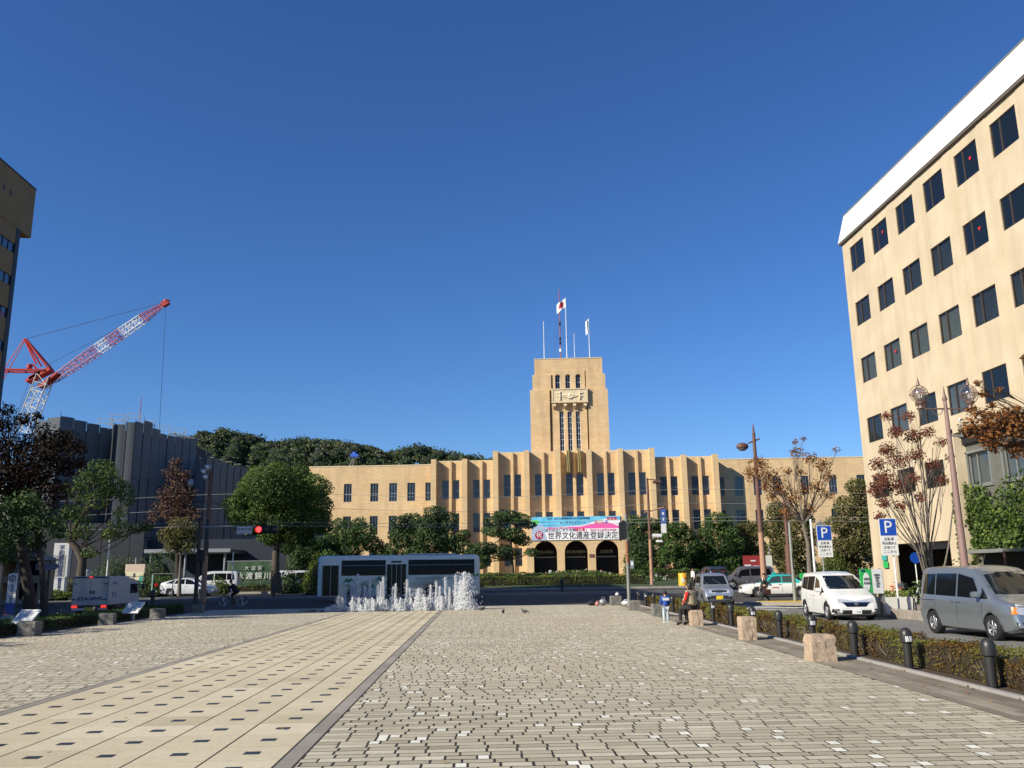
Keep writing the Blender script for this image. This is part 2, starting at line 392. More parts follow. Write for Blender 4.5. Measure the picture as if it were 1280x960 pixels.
# slab band with inset squares
S = []; y = 6.1; r = 0; sp = .707; xe = [-1.885-.7085*k for k in range(7)]
while y < 44.1:
    for k in range(6): S.append((xe[k+1]+.008, xe[k]-.008, y+.006, y+sp-.006, random.uniform(-.0005, .0012), .035, 0, min(1, max(0, random.gauss(.5, .22)))))
    y += sp
S = np.array(S); o_ = np.where(S[:, 2] > 7.6)[0]; o_ = o_[np.argsort(S[o_, 2])][:300]; sg = np.zeros(len(S), bool); sg[o_] = True; ip = {}
inset = mat('dark_inset', (.05, .05, .05), .5, .1); insg = mat('inset_glass', (.035, .037, .04), .4, spec=.3)
insm = MB(); insm.box((0, 0, 0), (.15, .125, .008), inset).box((0, 0, .0005), (.115, .09, .008), insg); insm = insm.mesh('inset_light')
for i in o_:
    a = S[i]; key = round(a[7]*8)
    if key not in ip: ip[key] = boxmesh('paving_slab', a[1]-a[0], a[3]-a[2], .035, slm, key/8)
    c = ((a[0]+a[1])/2, (a[2]+a[3])/2, a[4]); obj('paving_slab', ip[key], plaza, c); obj('inset_light', insm, plaza, (c[0], c[1], .001))
Bq = S[~sg]; V, Fc = boxes_np(Bq[:, :6]); obj('slabs', fastmesh('slabs', V, Fc, [slm], np.repeat(Bq[:, 7], 8)), plaza, kind='stuff')
E = []
y = 6.1
while y < 44.2:
    E.append((-1.875, -1.705, y+.003, y+.704, 0, .03, 0, random.random())); E.append((-6.31, -6.14, y+.003, y+.704, 0, .03, 0, random.random())); y += .707
E = np.array(E); V, Fc = boxes_np(E[:, :6]); obj('border_strip', fastmesh('border_strip', V, Fc, [brd], np.repeat(E[:, 7], 8)), plaza, kind='stuff')
# darker border of long setts along the right kerb
E = []
for c in range(6):
    y = 2.0+random.random()*.5; tr_ = random.uniform(.1, .6)
    while y < 48.6: E.append((6.7-.94+c*.154+.006, 6.7-.94+(c+1)*.154-.006, y+.004, y+.596, random.uniform(-.0006, .001), .02, 0, min(1, max(0, tr_+random.gauss(0, .2))))); y += .6
E = np.array(E); V, Fc = boxes_np(E[:, :6]); V[:, 0] += .035*V[:, 1]; obj('border_setts', fastmesh('border_setts', V, Fc, [tonemat('brown_border_sett', [(.17, .145, .11), (.27, .235, .175), (.36, .31, .24)], .85, .4, 70, stain=[(.8, .5, (.13, .1, .07)), (.3, .4, (.42, .37, .29))])], np.repeat(E[:, 7], 8)), plaza, kind='stuff')
# right edging kerb stones
E = []; b = MB(); y = 2.0
while y < 49:
    x = kx(y); b.box((x+.06, y+.49, -.01), (.12, .97, .10), M['concrete'], rz=-math.atan(.035), bev=.01); y += .98
b.build('edging_stones', plaza, kind='stuff')
soil = mat('hedge_soil', (.09, .06, .035), .95, n=(12, .5), bump=.8)
b = MB(); b.add([(kx(-40)+.12, -40, -.02), (kx(-40)+1.4, -40, -.02), (kx(48.7)+1.4, 48.7, -.02), (kx(48.7)+.12, 48.7, -.02)], [(0, 1, 2, 3)], soil)
b.prism([(kx(-40)+1.38, -40), (kx(-40)+1.52, -40), (kx(48.9)+1.52, 48.9), (kx(48.9)+1.38, 48.9)], -.15, .01, M['concrete'], 'z')
b.build('planting_strip', kind='structure')
b = MB(); b.b2(-16.8, -14.2, -40, 48.8, -.3, -.005, soil); b.b2(-16.92, -16.78, -40, 48.8, -.2, .02, M['concrete']); b.build('left_planting_strip', kind='structure')
leafm0 = tonemat('fallen_leaf', [(.22, .08, .03), (.4, .22, .06)], .8, 0)
n = 260; P0 = np.stack([RNG.uniform(-13, 8, n), RNG.uniform(8, 47, n)], 1); P0[:120, 0] = kx(P0[:120, 1])-np.abs(RNG.normal(0, .35, 120))
V = np.zeros((n, 4, 3)); a_ = RNG.uniform(0, 6.3, n)
for k in range(4):
    t = a_+k*pi/2; V[:, k, 0] = P0[:, 0]+.035*np.cos(t)*(1 if k % 2 else .6); V[:, k, 1] = P0[:, 1]+.035*np.sin(t)*(1 if k % 2 else .6); V[:, k, 2] = .01+RNG.uniform(0, .02, n)
obj('fallen_leaves', fastmesh('fallen_leaves', V.reshape(-1, 3), np.arange(n*4).reshape(-1, 4), [leafm0], np.repeat(RNG.random(n), 4)),
    label='small dry leaves scattered over the plaza paving', cat='leaves', kind='stuff')

# ------------------------------------------------------------------ foliage helpers
def leafcloud(P, size, outward=None, flat=.5, vv=None, asp=.6):
    """one rhombic leaf per point; returns V, F, v"""
    n = len(P); nrm = RNG.normal(size=(n, 3)); 
    if outward is not None: nrm = nrm*flat+outward*(1-flat)*1.6
    nrm[:, 2] += .35; nrm /= np.linalg.norm(nrm, axis=1)[:, None]+1e-9
    t = RNG.normal(size=(n, 3)); t -= nrm*(t*nrm).sum(1)[:, None]; t /= np.linalg.norm(t, axis=1)[:, None]+1e-9
    s = np.cross(nrm, t); sz = size*RNG.uniform(.6, 1.35, n)[:, None]
    V = np.stack([P-t*sz*.5, P+s*sz*.5*asp+nrm*sz*.08, P+t*sz*.5, P-s*sz*.5*asp+nrm*sz*.08], 1)
    v = RNG.random(n) if vv is None else np.clip(vv+RNG.normal(0, .13, n), 0, 1)
    return V.reshape(-1, 3), np.arange(n*4).reshape(-1, 4), np.repeat(v, 4)
def ellpts(c, r, n, shell=.55):
    d = RNG.normal(size=(n, 3)); d /= np.linalg.norm(d, axis=1)[:, None]
    # lumpy radius
    k = RNG.normal(size=(7, 3)); ph_ = RNG.uniform(0, 6.3, 7); lump = 1+.16*np.sin((d @ k.T)*2.2+ph_).mean(1)*2.2
    q = shell+(1-shell)*RNG.random(n)**.6
    q = np.where(RNG.random(n) < .12, RNG.random(n), q)
    return np.array(c)+d*np.array(r)*(q*lump)[:, None], d
GREEN = tonemat('foliage_dark_green', [(.018, .042, .012), (.045, .090, .021), (.083, .143, .030), (.150, .210, .053)], .55, 0, spec=.3, trans=.18)
LGREEN = tonemat('foliage_light_green', [(.031, .056, .010), (.075, .125, .022), (.138, .200, .037), (.250, .288, .075)], .55, 0, spec=.3, trans=.22)
OLIVE = tonemat('foliage_olive', [(.041, .043, .014), (.081, .088, .024), (.135, .128, .041), (.216, .176, .068)], .6, 0, spec=.25, trans=.18)
PINE = tonemat('foliage_pine', [(.016, .035, .014), (.040, .072, .024), (.072, .120, .035), (.136, .176, .056)], .6, 0, spec=.25, trans=.1)
ORANGE = tonemat('foliage_orange', [(.1, .035, .012), (.2, .075, .02), (.3, .12, .035), (.36, .2, .08)], .7, 0, spec=.2, trans=.3)
MAROON = tonemat('foliage_maroon', [(.060, .022, .018), (.132, .042, .030), (.228, .084, .054), (.324, .144, .096)], .7, 0, spec=.2, trans=.3)
RUST = tonemat('foliage_rust', [(.06, .03, .02), (.12, .06, .04), (.2, .1, .065), (.16, .12, .06)], .8, 0, spec=.2, trans=.25)
AUTH = tonemat('hedge_autumn', [(.065, .035, .015), (.14, .075, .02), (.17, .125, .025), (.13, .15, .03), (.22, .21, .05)], .7, 0, spec=.25, trans=.25)
HEDGE = tonemat('hedge_green', [(.024, .042, .010), (.060, .096, .017), (.120, .168, .024), (.204, .240, .036)], .6, 0, spec=.3, trans=.2)
FOREST = tonemat('forest_canopy', [(.018, .033, .015), (.042, .068, .024), (.075, .102, .036), (.128, .135, .068), (.195, .180, .128)], .8, 0, spec=.15, trans=.05)
DRED = tonemat('foliage_shaded_red', [(.018, .012, .008), (.04, .02, .012), (.065, .028, .018), (.045, .045, .018)], .8, 0, spec=.2, trans=.15)  # reds darkened so the tree's shade sits in the leaf colour
def limb(b, p0, p1, ra, rb, m, n=6, sag=.12, seg=4):
    p0, p1 = Vector(p0), Vector(p1); L = (p1-p0).length; off = Vector((random.uniform(-1, 1), random.uniform(-1, 1), random.uniform(-.2, .8)))*L*sag
    pts = [p0.lerp(p1, i/seg)+off*sin(pi*i/seg) for i in range(seg+1)]
    b.tube(pts, [lerp(ra, rb, i/seg) for i in range(seg+1)], m, n, smooth=True); return pts
def tree(name, label, base, trunk, clumps, leaf, dens, fm, bark, r0_=.2, group=None, cat='tree', shell=.55, twigs=0, core=False, vbias=None):
    """trunk: world points; clumps: (centre, radii) world; leaves spread through every clump, limbs run to each"""
    base = Vector(base); root = thing(name, label, cat, base, group=group)
    b = MB(); tp = [Vector(p)-base for p in trunk]; n = len(tp)
    b.tube(tp, [lerp(r0_*1.25, r0_*.55, (i/(n-1))**.6) for i in range(n)], bark, 8)
    Vs, Fs, vs, k = [], [], [], 0
    for c, r in clumps:
        c = Vector(c)-base; r = Vector(r) if hasattr(r, '__len__') else Vector((r, r, r*.75))
        a = min(tp[max(1, n//2):], key=lambda q: (q-c).length)
        rl = min(r0_*.42, .02+.055*r.x); ps = limb(b, a, c+Vector((0, 0, -r.z*.3)), rl, rl*.4, bark)
        for _ in range(5+twigs):
            d = Vector((random.gauss(0, 1), random.gauss(0, 1), random.gauss(.2, .7))).normalized()
            s = ps[random.choice((2, 3, 4))]; limb(b, s, c+Vector((d.x*r.x, d.y*r.y, d.z*r.z))*.9, rl*.32, rl*.1, bark, 4, .08, 3)
        r = r*1.18; cnt = int(dens*4.2*(r.x*r.y+r.x*r.z+r.y*r.z)/3)
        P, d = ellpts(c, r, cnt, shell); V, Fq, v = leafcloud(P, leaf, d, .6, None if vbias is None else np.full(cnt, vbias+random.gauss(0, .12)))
        Vs.append(V); Fs.append(Fq+k); vs.append(v); k += len(V)
        pass
    b.build('trunk', root)
    obj('crown', fastmesh('crown', np.concatenate(Vs), np.concatenate(Fs), [fm], np.concatenate(vs)), root)
    return root
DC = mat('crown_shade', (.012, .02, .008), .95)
def hedge(name, label, poly, z0, h, wd, fm, leaf, dens, core=None, cat='hedge', group=None, rough=.05, lump=.06, stems_and_shade=0, ends=True):
    """hedge along polyline [(x,y)...] with base height function z0(x,y)"""
    p0 = Vector((poly[0][0], poly[0][1], 0)); Vs, Fs, vs, k = [], [], [], 0; b = MB()
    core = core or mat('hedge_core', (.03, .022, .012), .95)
    for (xa, ya), (xb, yb) in zip(poly[:-1], poly[1:]):
        L = math.hypot(xb-xa, yb-ya); ux, uy = (xb-xa)/L, (yb-ya)/L; nx, ny = -uy, ux
        n = int(L*(2*h+wd)*dens(((xa+xb)/2, (ya+yb)/2)) if callable(dens) else L*(2*h+wd)*dens)
        s = RNG.uniform(0, L, n); q = RNG.uniform(0, 2*h+wd, n)
        side = np.where(q < h, -1, np.where(q < 2*h, 1, 0)); 
        off = np.where(side == 0, RNG.uniform(-wd/2, wd/2, n), side*wd/2); zz = np.where(side == 0, h, np.where(q < h, q, q-h))
        inw = np.abs(RNG.normal(0, .05+lump*.4, n)); off = off-np.sign(off)*inw*(side != 0); zz = zz-inw*(side == 0)*.8
        wob = 1+lump*np.sin(s*2.1+1)+lump*.8*np.sin(s*5.3)+lump*.5*np.sin(s*11+off*9); zz = zz*wob; off = off*(1+.5*lump*np.sin(s*3.7+2))
        zz += np.where((side == 0) & (RNG.random(n) < .06), RNG.uniform(0, rough*1.6, n), 0)
        rd = .14*h; corner = (side == 0) & (np.abs(off) > wd/2-rd); zz = np.where(corner, zz-(np.abs(off)-(wd/2-rd))**2/rd, zz)
        x = xa+ux*s+nx*off-p0.x; y = ya+uy*s+ny*off-p0.y; zb = np.array([z0(yy) for yy in np.interp(s, [0, L], [ya, yb])]) if callable(z0) else z0
        P = np.stack([x, y, zz+zb], 1); O = np.stack([nx*side*1.0, ny*side*1.0, (side == 0)*1.0], 1)
        ls = leaf(((xa+xb)/2, (ya+yb)/2)) if callable(leaf) else leaf
        cl = .5+.22*np.sin(x*1.7+y*2.3)+.2*np.sin(x*4.1-y*1.3+zz*3)+.1*(zz/h-.5)
        V, Fq, v = leafcloud(P, ls, O, .75, cl); Vs.append(V); Fs.append(Fq+k); vs.append(v); k += len(V)
        zz0 = z0(ya) if callable(z0) else z0; zz1 = z0(yb) if callable(z0) else z0
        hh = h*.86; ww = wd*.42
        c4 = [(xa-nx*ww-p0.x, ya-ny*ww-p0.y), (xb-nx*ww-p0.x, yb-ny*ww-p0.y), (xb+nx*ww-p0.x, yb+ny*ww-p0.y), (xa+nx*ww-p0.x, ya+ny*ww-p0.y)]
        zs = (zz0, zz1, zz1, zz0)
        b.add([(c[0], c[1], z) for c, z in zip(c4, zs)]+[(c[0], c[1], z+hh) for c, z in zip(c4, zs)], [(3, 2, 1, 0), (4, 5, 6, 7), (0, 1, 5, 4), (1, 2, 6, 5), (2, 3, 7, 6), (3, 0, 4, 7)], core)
        for _ in range(int(stems_and_shade*L)):
            t = random.uniform(0, L); sd = random.choice((-1, 1)); zc = lerp(zz0, zz1, t/L)
            px, py = xa+ux*t+nx*sd*wd*.36-p0.x, ya+uy*t+ny*sd*wd*.36-p0.y
            for _k in range(5): b.tube([(px, py, zc), (px+random.uniform(-.13, .13)+nx*sd*.09*wd, py+random.uniform(-.13, .13)+ny*sd*.1*wd, zc+h*random.uniform(.45, .8))], [.007, .003], M['twig'], 3, cap=False)
    root = thing(name, label, cat, p0, group=group)
    b.build('stems_and_shade', root); obj('foliage', fastmesh('foliage', np.concatenate(Vs), np.concatenate(Fs), [fm], np.concatenate(vs)), root); return root

# ------------------------------------------------------------------ wall helpers
def wallgrid(b, u0_, u1, z0, z1, ops, m, y=0, dep=.3, rev=None, axis='x'):
    """wall face in plane y with rectangular openings and their reveals (wall looks toward -y)"""
    us = sorted({u0_, u1, *[o[0] for o in ops], *[o[1] for o in ops]}); zs = sorted({z0, z1, *[o[2] for o in ops], *[o[3] for o in ops]})
    us = [u for u in us if u0_ <= u <= u1]; zs = [z for z in zs if z0 <= z <= z1]
    for i in range(len(us)-1):
        for k in range(len(zs)-1):
            cu, cz = (us[i]+us[i+1])/2, (zs[k]+zs[k+1])/2
            if any(o[0] < cu < o[1] and o[2] < cz < o[3] for o in ops): continue
            b.add([(us[i], y, zs[k]), (us[i+1], y, zs[k]), (us[i+1], y, zs[k+1]), (us[i], y, zs[k+1])], [(0, 1, 2, 3)], m)
    for a, c, e, f in ops:
        r = rev or m
        b.add([(a, y, e), (a, y+dep, e), (a, y+dep, f), (a, y, f)], [(0, 1, 2, 3)], r); b.add([(c, y, e), (c, y+dep, e), (c, y+dep, f), (c, y, f)], [(3, 2, 1, 0)], r)
        b.add([(a, y, e), (c, y, e), (c, y+dep, e), (a, y+dep, e)], [(0, 1, 2, 3)], r); b.add([(a, y, f), (c, y, f), (c, y+dep, f), (a, y+dep, f)], [(3, 2, 1, 0)], r)
def clearglass():
    m = bpy.data.materials.new('clear_glass'); m.use_nodes = True; t = m.node_tree; t.nodes.remove(t.nodes['Principled BSDF'])
    a = t.nodes.new('ShaderNodeBsdfTransparent'); a.inputs[0].default_value = (.72, .76, .78, 1); g = t.nodes.new('ShaderNodeBsdfGlossy'); g.inputs['Roughness'].default_value = .03
    f = t.nodes.new('ShaderNodeFresnel'); f.inputs[0].default_value = 1.5; ms = t.nodes.new('ShaderNodeMixShader')
    t.links.new(f.outputs[0], ms.inputs[0]); t.links.new(a.outputs[0], ms.inputs[1]); t.links.new(g.outputs[0], ms.inputs[2]); t.links.new(ms.outputs[0], t.nodes['Material Output'].inputs[0]); return m
CLEAR = clearglass()
WM = {}
def window(parent, u, z, w_, h, y=.2, style='city', blind=None, fr=None, name='window', rz=0, loc=None):
    """window = frame mesh with a child pane (and blind); centre u, sill z"""
    fr = fr or M['grey']; key = (round(w_, 2), round(h, 2), style, blind.name if blind else '', fr.name)
    if key not in WM:
        f = MB(); t = .05 if style != 'slim' else .04
        f.b2(-w_/2, -w_/2+t, -.04, .04, 0, h, fr).b2(w_/2-t, w_/2, -.04, .04, 0, h, fr).b2(-w_/2+t, w_/2-t, -.04, .04, 0, t, fr).b2(-w_/2+t, w_/2-t, -.04, .04, h-t, h, fr)
        if style == 'city':     # three lights over a hopper, meeting rail
            f.b2(-w_/2+t, w_/2-t, -.035, .035, h*.42, h*.42+.07, fr)
            for q in (-.17, .17): f.b2(w_*q-.02, w_*q+.02, -.03, .03, t, h*.42, fr).b2(w_*q-.02, w_*q+.02, -.03, .03, h*.42+.07, h-t, fr)
        elif style == 'slide': f.b2(-w_*.14-.035, -w_*.14+.035, -.045, .045, t, h-t, fr)
        elif style == 'grid':
            k = max(2, int(h/.75))
            f.b2(-.02, .02, -.03, .03, t, h-t, fr)
            for i in range(1, k): f.b2(-w_/2+t, w_/2-t, -.025, .025, h*i/k-.02, h*i/k+.02, fr)
        p = MB()
        if blind: p.add([(-w_/2+t, 0, t), (w_/2-t, 0, t), (w_/2-t, 0, h-t), (-w_/2+t, 0, h-t)], [(0, 1, 2, 3)], CLEAR)
        else: p.b2(-w_/2+t, w_/2-t, -.008, .008, t, h-t, M['glass'])
        bl = None
        if blind: bl = MB(); bl.b2(-w_/2+t, w_/2-t, .06, .075, t, h-t, blind); bl = bl.mesh('blind')
        WM[key] = (f.mesh(name), p.mesh('pane'), bl)
    a, p, bl = WM[key]; o = obj(name, a, parent, loc or (u, y, z), rz); obj('pane', p, o)
    if bl: obj('blind', bl, o)
    return o

# ------------------------------------------------------------------ city hall
tile = wallmat('city_hall_tile', (.74, .535, .31), (.64, .455, .25), .25, (.28, .2, .13), tile=[(1, (1.6, 1.6, 9), .45), (1, (.35, .35, 7), .35)])
tile2 = wallmat('tower_tile', (.72, .52, .3), (.63, .44, .24), .35, (.25, .19, .13), tile=[(1, (1.6, 1.6, 9), .5), (1, (.5, .5, 3), .3)])
cream = mat('cream_stone', (.74, .61, .4), .8, n=(4, .25), bump=.3)
room = mat('dark_interior', (.012, .012, .013), .95)
curt = mat('pale_curtain', (.6, .63, .6), .9, n=(3, .3)); shut = mat('grey_blue_blind', (.27, .33, .35), .8, n=(2, .3))
FA = -R(4.9); ch = thing('city_hall', 'long sandstone coloured city hall with a stepped central tower behind clipped trees', 'building', (12.4, 112-.05, 0), FA)
FC = Matrix.Translation((12.4, 111.95, 0)) @ Matrix.Rotation(FA, 4, 'Z')
def fp(u, y, z): return FC @ Vector((u, y, z))
ZB = 1.2
rowsW = [(2.6, 4.9), (6.95, 9.45), (11.3, 13.75)]; rowsC = [(2.6, 4.9), (6.95, 9.45), (11.45, 14.35)]
WD = 1.1                                   # recessed wall sits this far behind the pilaster faces
b = MB(); wins = []
def bay_range(pil, ztop, rows):
    """recessed wall between pilasters at positions pil"""
    u0_, u1 = pil[0], pil[-1]; ops = []
    for a, c in zip(pil[:-1], pil[1:]):
        s = a+.33; W = c-a-.66
        for (q0, q1) in ((.2, .46), (.61, .87)):
            for k, (za, zb) in enumerate(rows):
                if za < 5.8 and -6 < a < 5.9: continue
                ops.append((s+W*q0, s+W*q1, za, zb)); wins.append((s+W*(q0+q1)/2, za, W*(q1-q0), zb-za, WD+.16))
    wallgrid(b, u0_, u1, ZB, ztop, ops, tile, WD, .26)
    b.b2(u0_, u1, WD, WD+.5, ztop, ztop+.1, cream)
pC = [-10.12, -6.07, -2.02, 2.02, 6.07, 10.12]; pL = [-18.2, -14.16, -10.12]; pR = [10.12, 14.16, 18.2]
bay_range(pC, 17.2, rowsC); bay_range(pL, 16.2, rowsW); bay_range(pR, 16.2, rowsW)
b.build('recessed_wall', ch)
for pl, zt in ((pC, 17.35), (pL[:-1], 16.4), (pR[1:], 16.4)):
    for u in pl: q = MB(); q.b2(u-.34, u+.34, 0, WD+.02, ZB, zt, tile); q.build('pilaster', ch)
for pl, zt in ((pC, 17.22), (pL, 16.22), (pR, 16.22)):
    for a, c in zip(pl[:-1], pl[1:]):
        u = a+.33+(c-a-.66)*.535; q = MB(); q.b2(u-.15, u+.15, WD-.38, WD+.02, 5.6 if abs(u) < 6 else ZB, zt, tile); q.build('fin', ch)
q = MB(); q.b2(-10.46, 10.46, WD+.3, 16, 16.0, 17.15, tile).b2(-18.5, 18.5, WD+.3, 16, ZB, 16.1, tile); q.build('core_block', ch)
# low wings
WY = 2.6
for sgn, ue in ((-1, 35.3), (1, 42)):
    q = MB(); us = [19.1, 21.5, 23.92, 26.43, 30.0, 33.6, 37.2, 40.8]; ops = []
    for u in us:
        if u+1 > ue: continue
        for za, zb in rowsW: ops.append((sgn*u-.53, sgn*u+.53, za-.05, zb-.08)); wins.append((sgn*u, za-.05, 1.06, zb-za-.03, WY+.16))
    a, c = sorted((sgn*18.3, sgn*ue)); wallgrid(q, a, c, ZB-.6, 16.0, ops, tile, WY, .26); q.b2(a, c, WY-.04, WY+.35, 15.95, 16.08, cream)
    q.b2(a, c, WY+.3, WY+11, ZB-.6, 15.9, tile); q.build('wing_wall', ch)
for i, (u, z, w_, h, y) in enumerate(wins):
    window(ch, u, z, w_, h, y, 'city', random.choice((curt, shut, shut, None, curt)) if abs(u) > 18 else random.choice((shut, shut, curt)), M['grey'])
# gilded rods over the centre bay
gold = mat('gilded_rod', (.75, .55, .2), .35, .6)
for u in (-.72, .72):
    for d in (-.1, .12): q = MB(); q.b2(u+d-.05, u+d+.05, -.1, WD+.05, 14.4, 17.5, gold); q.build('gilded_rod', ch)
# portico with three arches
pt = MB(); PY = -1.6; top = 8.5; uw = 6.15; hw_ = 1.45; zspr = 4.2; cs = (-3.86, 0, 3.86); base = 1.42
edges = [-uw]+[e for c in cs for e in (c-hw_, c+hw_)]+[uw]
for i in range(0, 8, 2): pt.b2(edges[i], edges[i+1], PY, PY+1.3, base-.5, zspr, tile)
for c in cs:
    n = 14; arc = [(c-hw_*cos(pi*k/n), zspr+hw_*sin(pi*k/n)) for k in range(n+1)]
    for k in range(n):
        (xa, za), (xb, zb) = arc[k], arc[k+1]
        pt.add([(xa, PY, za), (xb, PY, zb), (xb, PY, top), (xa, PY, top), (xa, PY+1.3, za), (xb, PY+1.3, zb)], [(0, 1, 2, 3), (4, 5, 1, 0)], tile)
for i in range(0, 8, 2): pt.b2(edges[i], edges[i+1], PY, PY+1.3, zspr, top, tile)
pt.b2(-uw, uw, PY+.002, WD, top, top+.12, cream).b2(-uw, uw, PY+1.3, PY+1.32, 6, top, tile)
pt.b2(-uw, -uw+.4, PY+1.3, WD, base-.5, top, tile).b2(uw-.4, uw, PY+1.3, WD, base-.5, top, tile)
pt.build('portico', ch)
q = MB(); q.b2(-uw+.4, uw-.4, WD-.1, WD+.02, base, 7, room)
for c in cs:
    q.b2(c-1.2, c+1.2, WD-.16, WD-.1, 1.45, 3.6, mat('door_glass', (.008, .009, .01), .35, spec=.15)).b2(c-1.25, c+1.25, WD-.22, WD-.1, 3.6, 3.75, M['galv'])
q.build('entrance_doors', ch)
for c in cs: text('鹿児島市役所' if c == 0 else '正面玄関' if c > 0 else '市民の窓口', .42, mat('brass_letter', (.5, .4, .2), .4, .6), ch, (c, WD-.25, 4.3))
q = MB(); 
for k in range(5): q.b2(-uw-.2-k*.05, uw+.2+k*.05, PY-2.0+k*.4-.4, WD, 1.42-.0-(5-k)*.14, 1.42-(4-k)*.14, M['concrete'])
q.build('steps', ch)
q = MB(); q.b2(1.6, 2.25, PY-.05, PY-.002, 3.55, 3.95, M['brown']); q.build('wall_plaque', ch)
# tower
TY = 5.0
def tb(u0_, u1, z0, z1, y0, y1, nm, m=tile2): q = MB(); q.b2(u0_, u1, y0, y1, z0, z1, m); return q.build(nm, ch)
tc = -.25; s = 1.045
X = lambda u: tc+(u-.5)*s           # photo facade coordinate to tower coordinate
def Zt(z): return 1.7+(z-1.7)*s
L0, R0 = X(-4.6), X(5.6); zA, zB, zC = Zt(25.3), Zt(27.4), Zt(29.6)
sl0, sl1 = X(-2.05), X(3.0)           # central slot
tb(L0, sl0, 16, zA, TY, TY+9, 'tower_shaft'); tb(sl1, R0, 16, zA, TY, TY+9, 'tower_shaft')
tb(X(-4.27), sl0+.25, zA, zB, TY+.35, TY+9, 'tower_shaft'); tb(sl1-.2, X(5.35), zA, zB, TY+.35, TY+9, 'tower_shaft')
tb(X(-3.98), X(5.03), zB, zC, TY+.6, TY+9, 'tower_crown'); tb(X(-4.02), X(5.07), zC, zC+.1, TY+.55, TY+9.1, 'tower_coping', cream)
q = MB(); slots = [(X(u-.3), X(u+.3)) for u in (-.52, .55, 1.62)]
wallgrid(q, sl0+.25, sl1-.2, 16.0, Zt(22.5), [(a, c, 16.4, Zt(22.4)) for a, c in slots], tile2, TY+.25, .5)
q.b2(sl0, sl1, TY+.9, TY+2, 16, Zt(27.3), tile2); q.b2(sl0+.25, sl1-.2, TY+.25, TY+.9, Zt(22.5), Zt(25.4), tile2)
q.b2(sl0+.249, sl0+.251, TY+.25, TY+.9, 16, Zt(22.5), tile2); q.b2(sl1-.201, sl1-.199, TY+.25, TY+.9, 16, Zt(22.5), tile2)
q.build('tower_centre', ch)
for a, c in slots: window(ch, (a+c)/2, 16.4, c-a, Zt(22.4)-16.4, TY+.5, 'grid', None, M['white'])
# arched belfry windows
q = MB(); z0, z1, yy = Zt(25.35), Zt(27.75), TY+.5; cols = [X(u) for u in (-.93, .42, 1.77)]; hw2 = .34*s; zs2 = Zt(27.15)
ed = [sl0+.5]+[e for c in cols for e in (c-hw2, c+hw2)]+[sl1-.35]; topz = zB+.02
for i in range(0, 8, 2): q.b2(ed[i], ed[i+1], yy, yy+.6, z0, topz, tile2)
for c in cols:
    n = 10; arc = [(c-hw2*cos(pi*k/n), zs2+hw2*sin(pi*k/n)) for k in range(n+1)]
    for k in range(n):
        (xa, za), (xb, zb) = arc[k], arc[k+1]; q.add([(xa, yy, za), (xb, yy, zb), (xb, yy, topz), (xa, yy, topz), (xa, yy+.6, za), (xb, yy+.6, zb)], [(0, 1, 2, 3), (4, 5, 1, 0)], tile2)
q.b2(sl0+.5, sl1-.35, yy, yy+.6, topz, zB+.6, tile2)
q.build('belfry_arcade', ch)
for c in cols: window(ch, c, z0, hw2*2-.02, zs2+hw2-z0, yy+.35, 'grid', None, M['white'])
# frieze box on corbels
mat('cream_light', (.85, .74, .52), .8, n=(5, .15))
q = MB(); fa_, fb_ = X(-1.78), X(2.95); fy = TY-.42; z0, z1 = Zt(23.6), Zt(25.2)
q.b2(fa_, fb_, fy, TY+.6, z0, z1, cream); q.b2(fa_-.08, fb_+.08, fy-.08, TY+.6, z1, z1+.16, cream); q.b2(fa_-.05, fb_+.05, fy-.05, TY+.6, z0-.14, z0, cream)
q.b2(fa_, fa_+.22, fy-.06, fy, z0, z1, cream).b2(fb_-.22, fb_, fy-.06, fy, z0, z1, cream)
fm_ = (fa_+fb_)/2; zm = (z0+z1)/2
for k in range(10): t = pi*k/9; q.box((fm_+.42*cos(t+pi), fy-.06, zm+.42*sin(t+pi)+.1), (.2, .16, .16), MC['cream_light'], ry=-t)
for sx in (-1, 1):
    q.box((fm_+sx*.72, fy-.05, zm+.08), (.75, .14, .14), MC['cream_light'], ry=sx*.25); q.box((fm_+sx*.75, fy-.05, zm-.15), (.6, .12, .1), MC['cream_light'], ry=-sx*.3)
    q.box((fm_+sx*1.35, fy-.07, zm), (.16, .18, 1.15), MC['cream_light']); q.box((fm_+sx*1.55, fy-.05, zm+.35), (.45, .14, .14), MC['cream_light']); q.box((fm_+sx*1.55, fy-.05, zm-.1), (.3, .14, .14), MC['cream_light'])
q.ell((fm_, fy-.02, zm+.05), (.3, .14, .3), MC['cream_light'])
q.build('frieze', ch)
for u in (-1.45, -.02, 1.2, 2.6):
    q = MB(); q.b2(X(u)-.2, X(u)+.2, fy+.12, TY+.4, z0-.55, z0-.14, cream); q.tube([(X(u)-.22, fy+.2, z0-.5), (X(u)+.22, fy+.2, z0-.5)], .2, cream, 10); q.tube([(X(u)-.2, fy+.5, z0-.72), (X(u)+.2, fy+.5, z0-.72)], .16, cream, 8); q.build('corbel', ch)
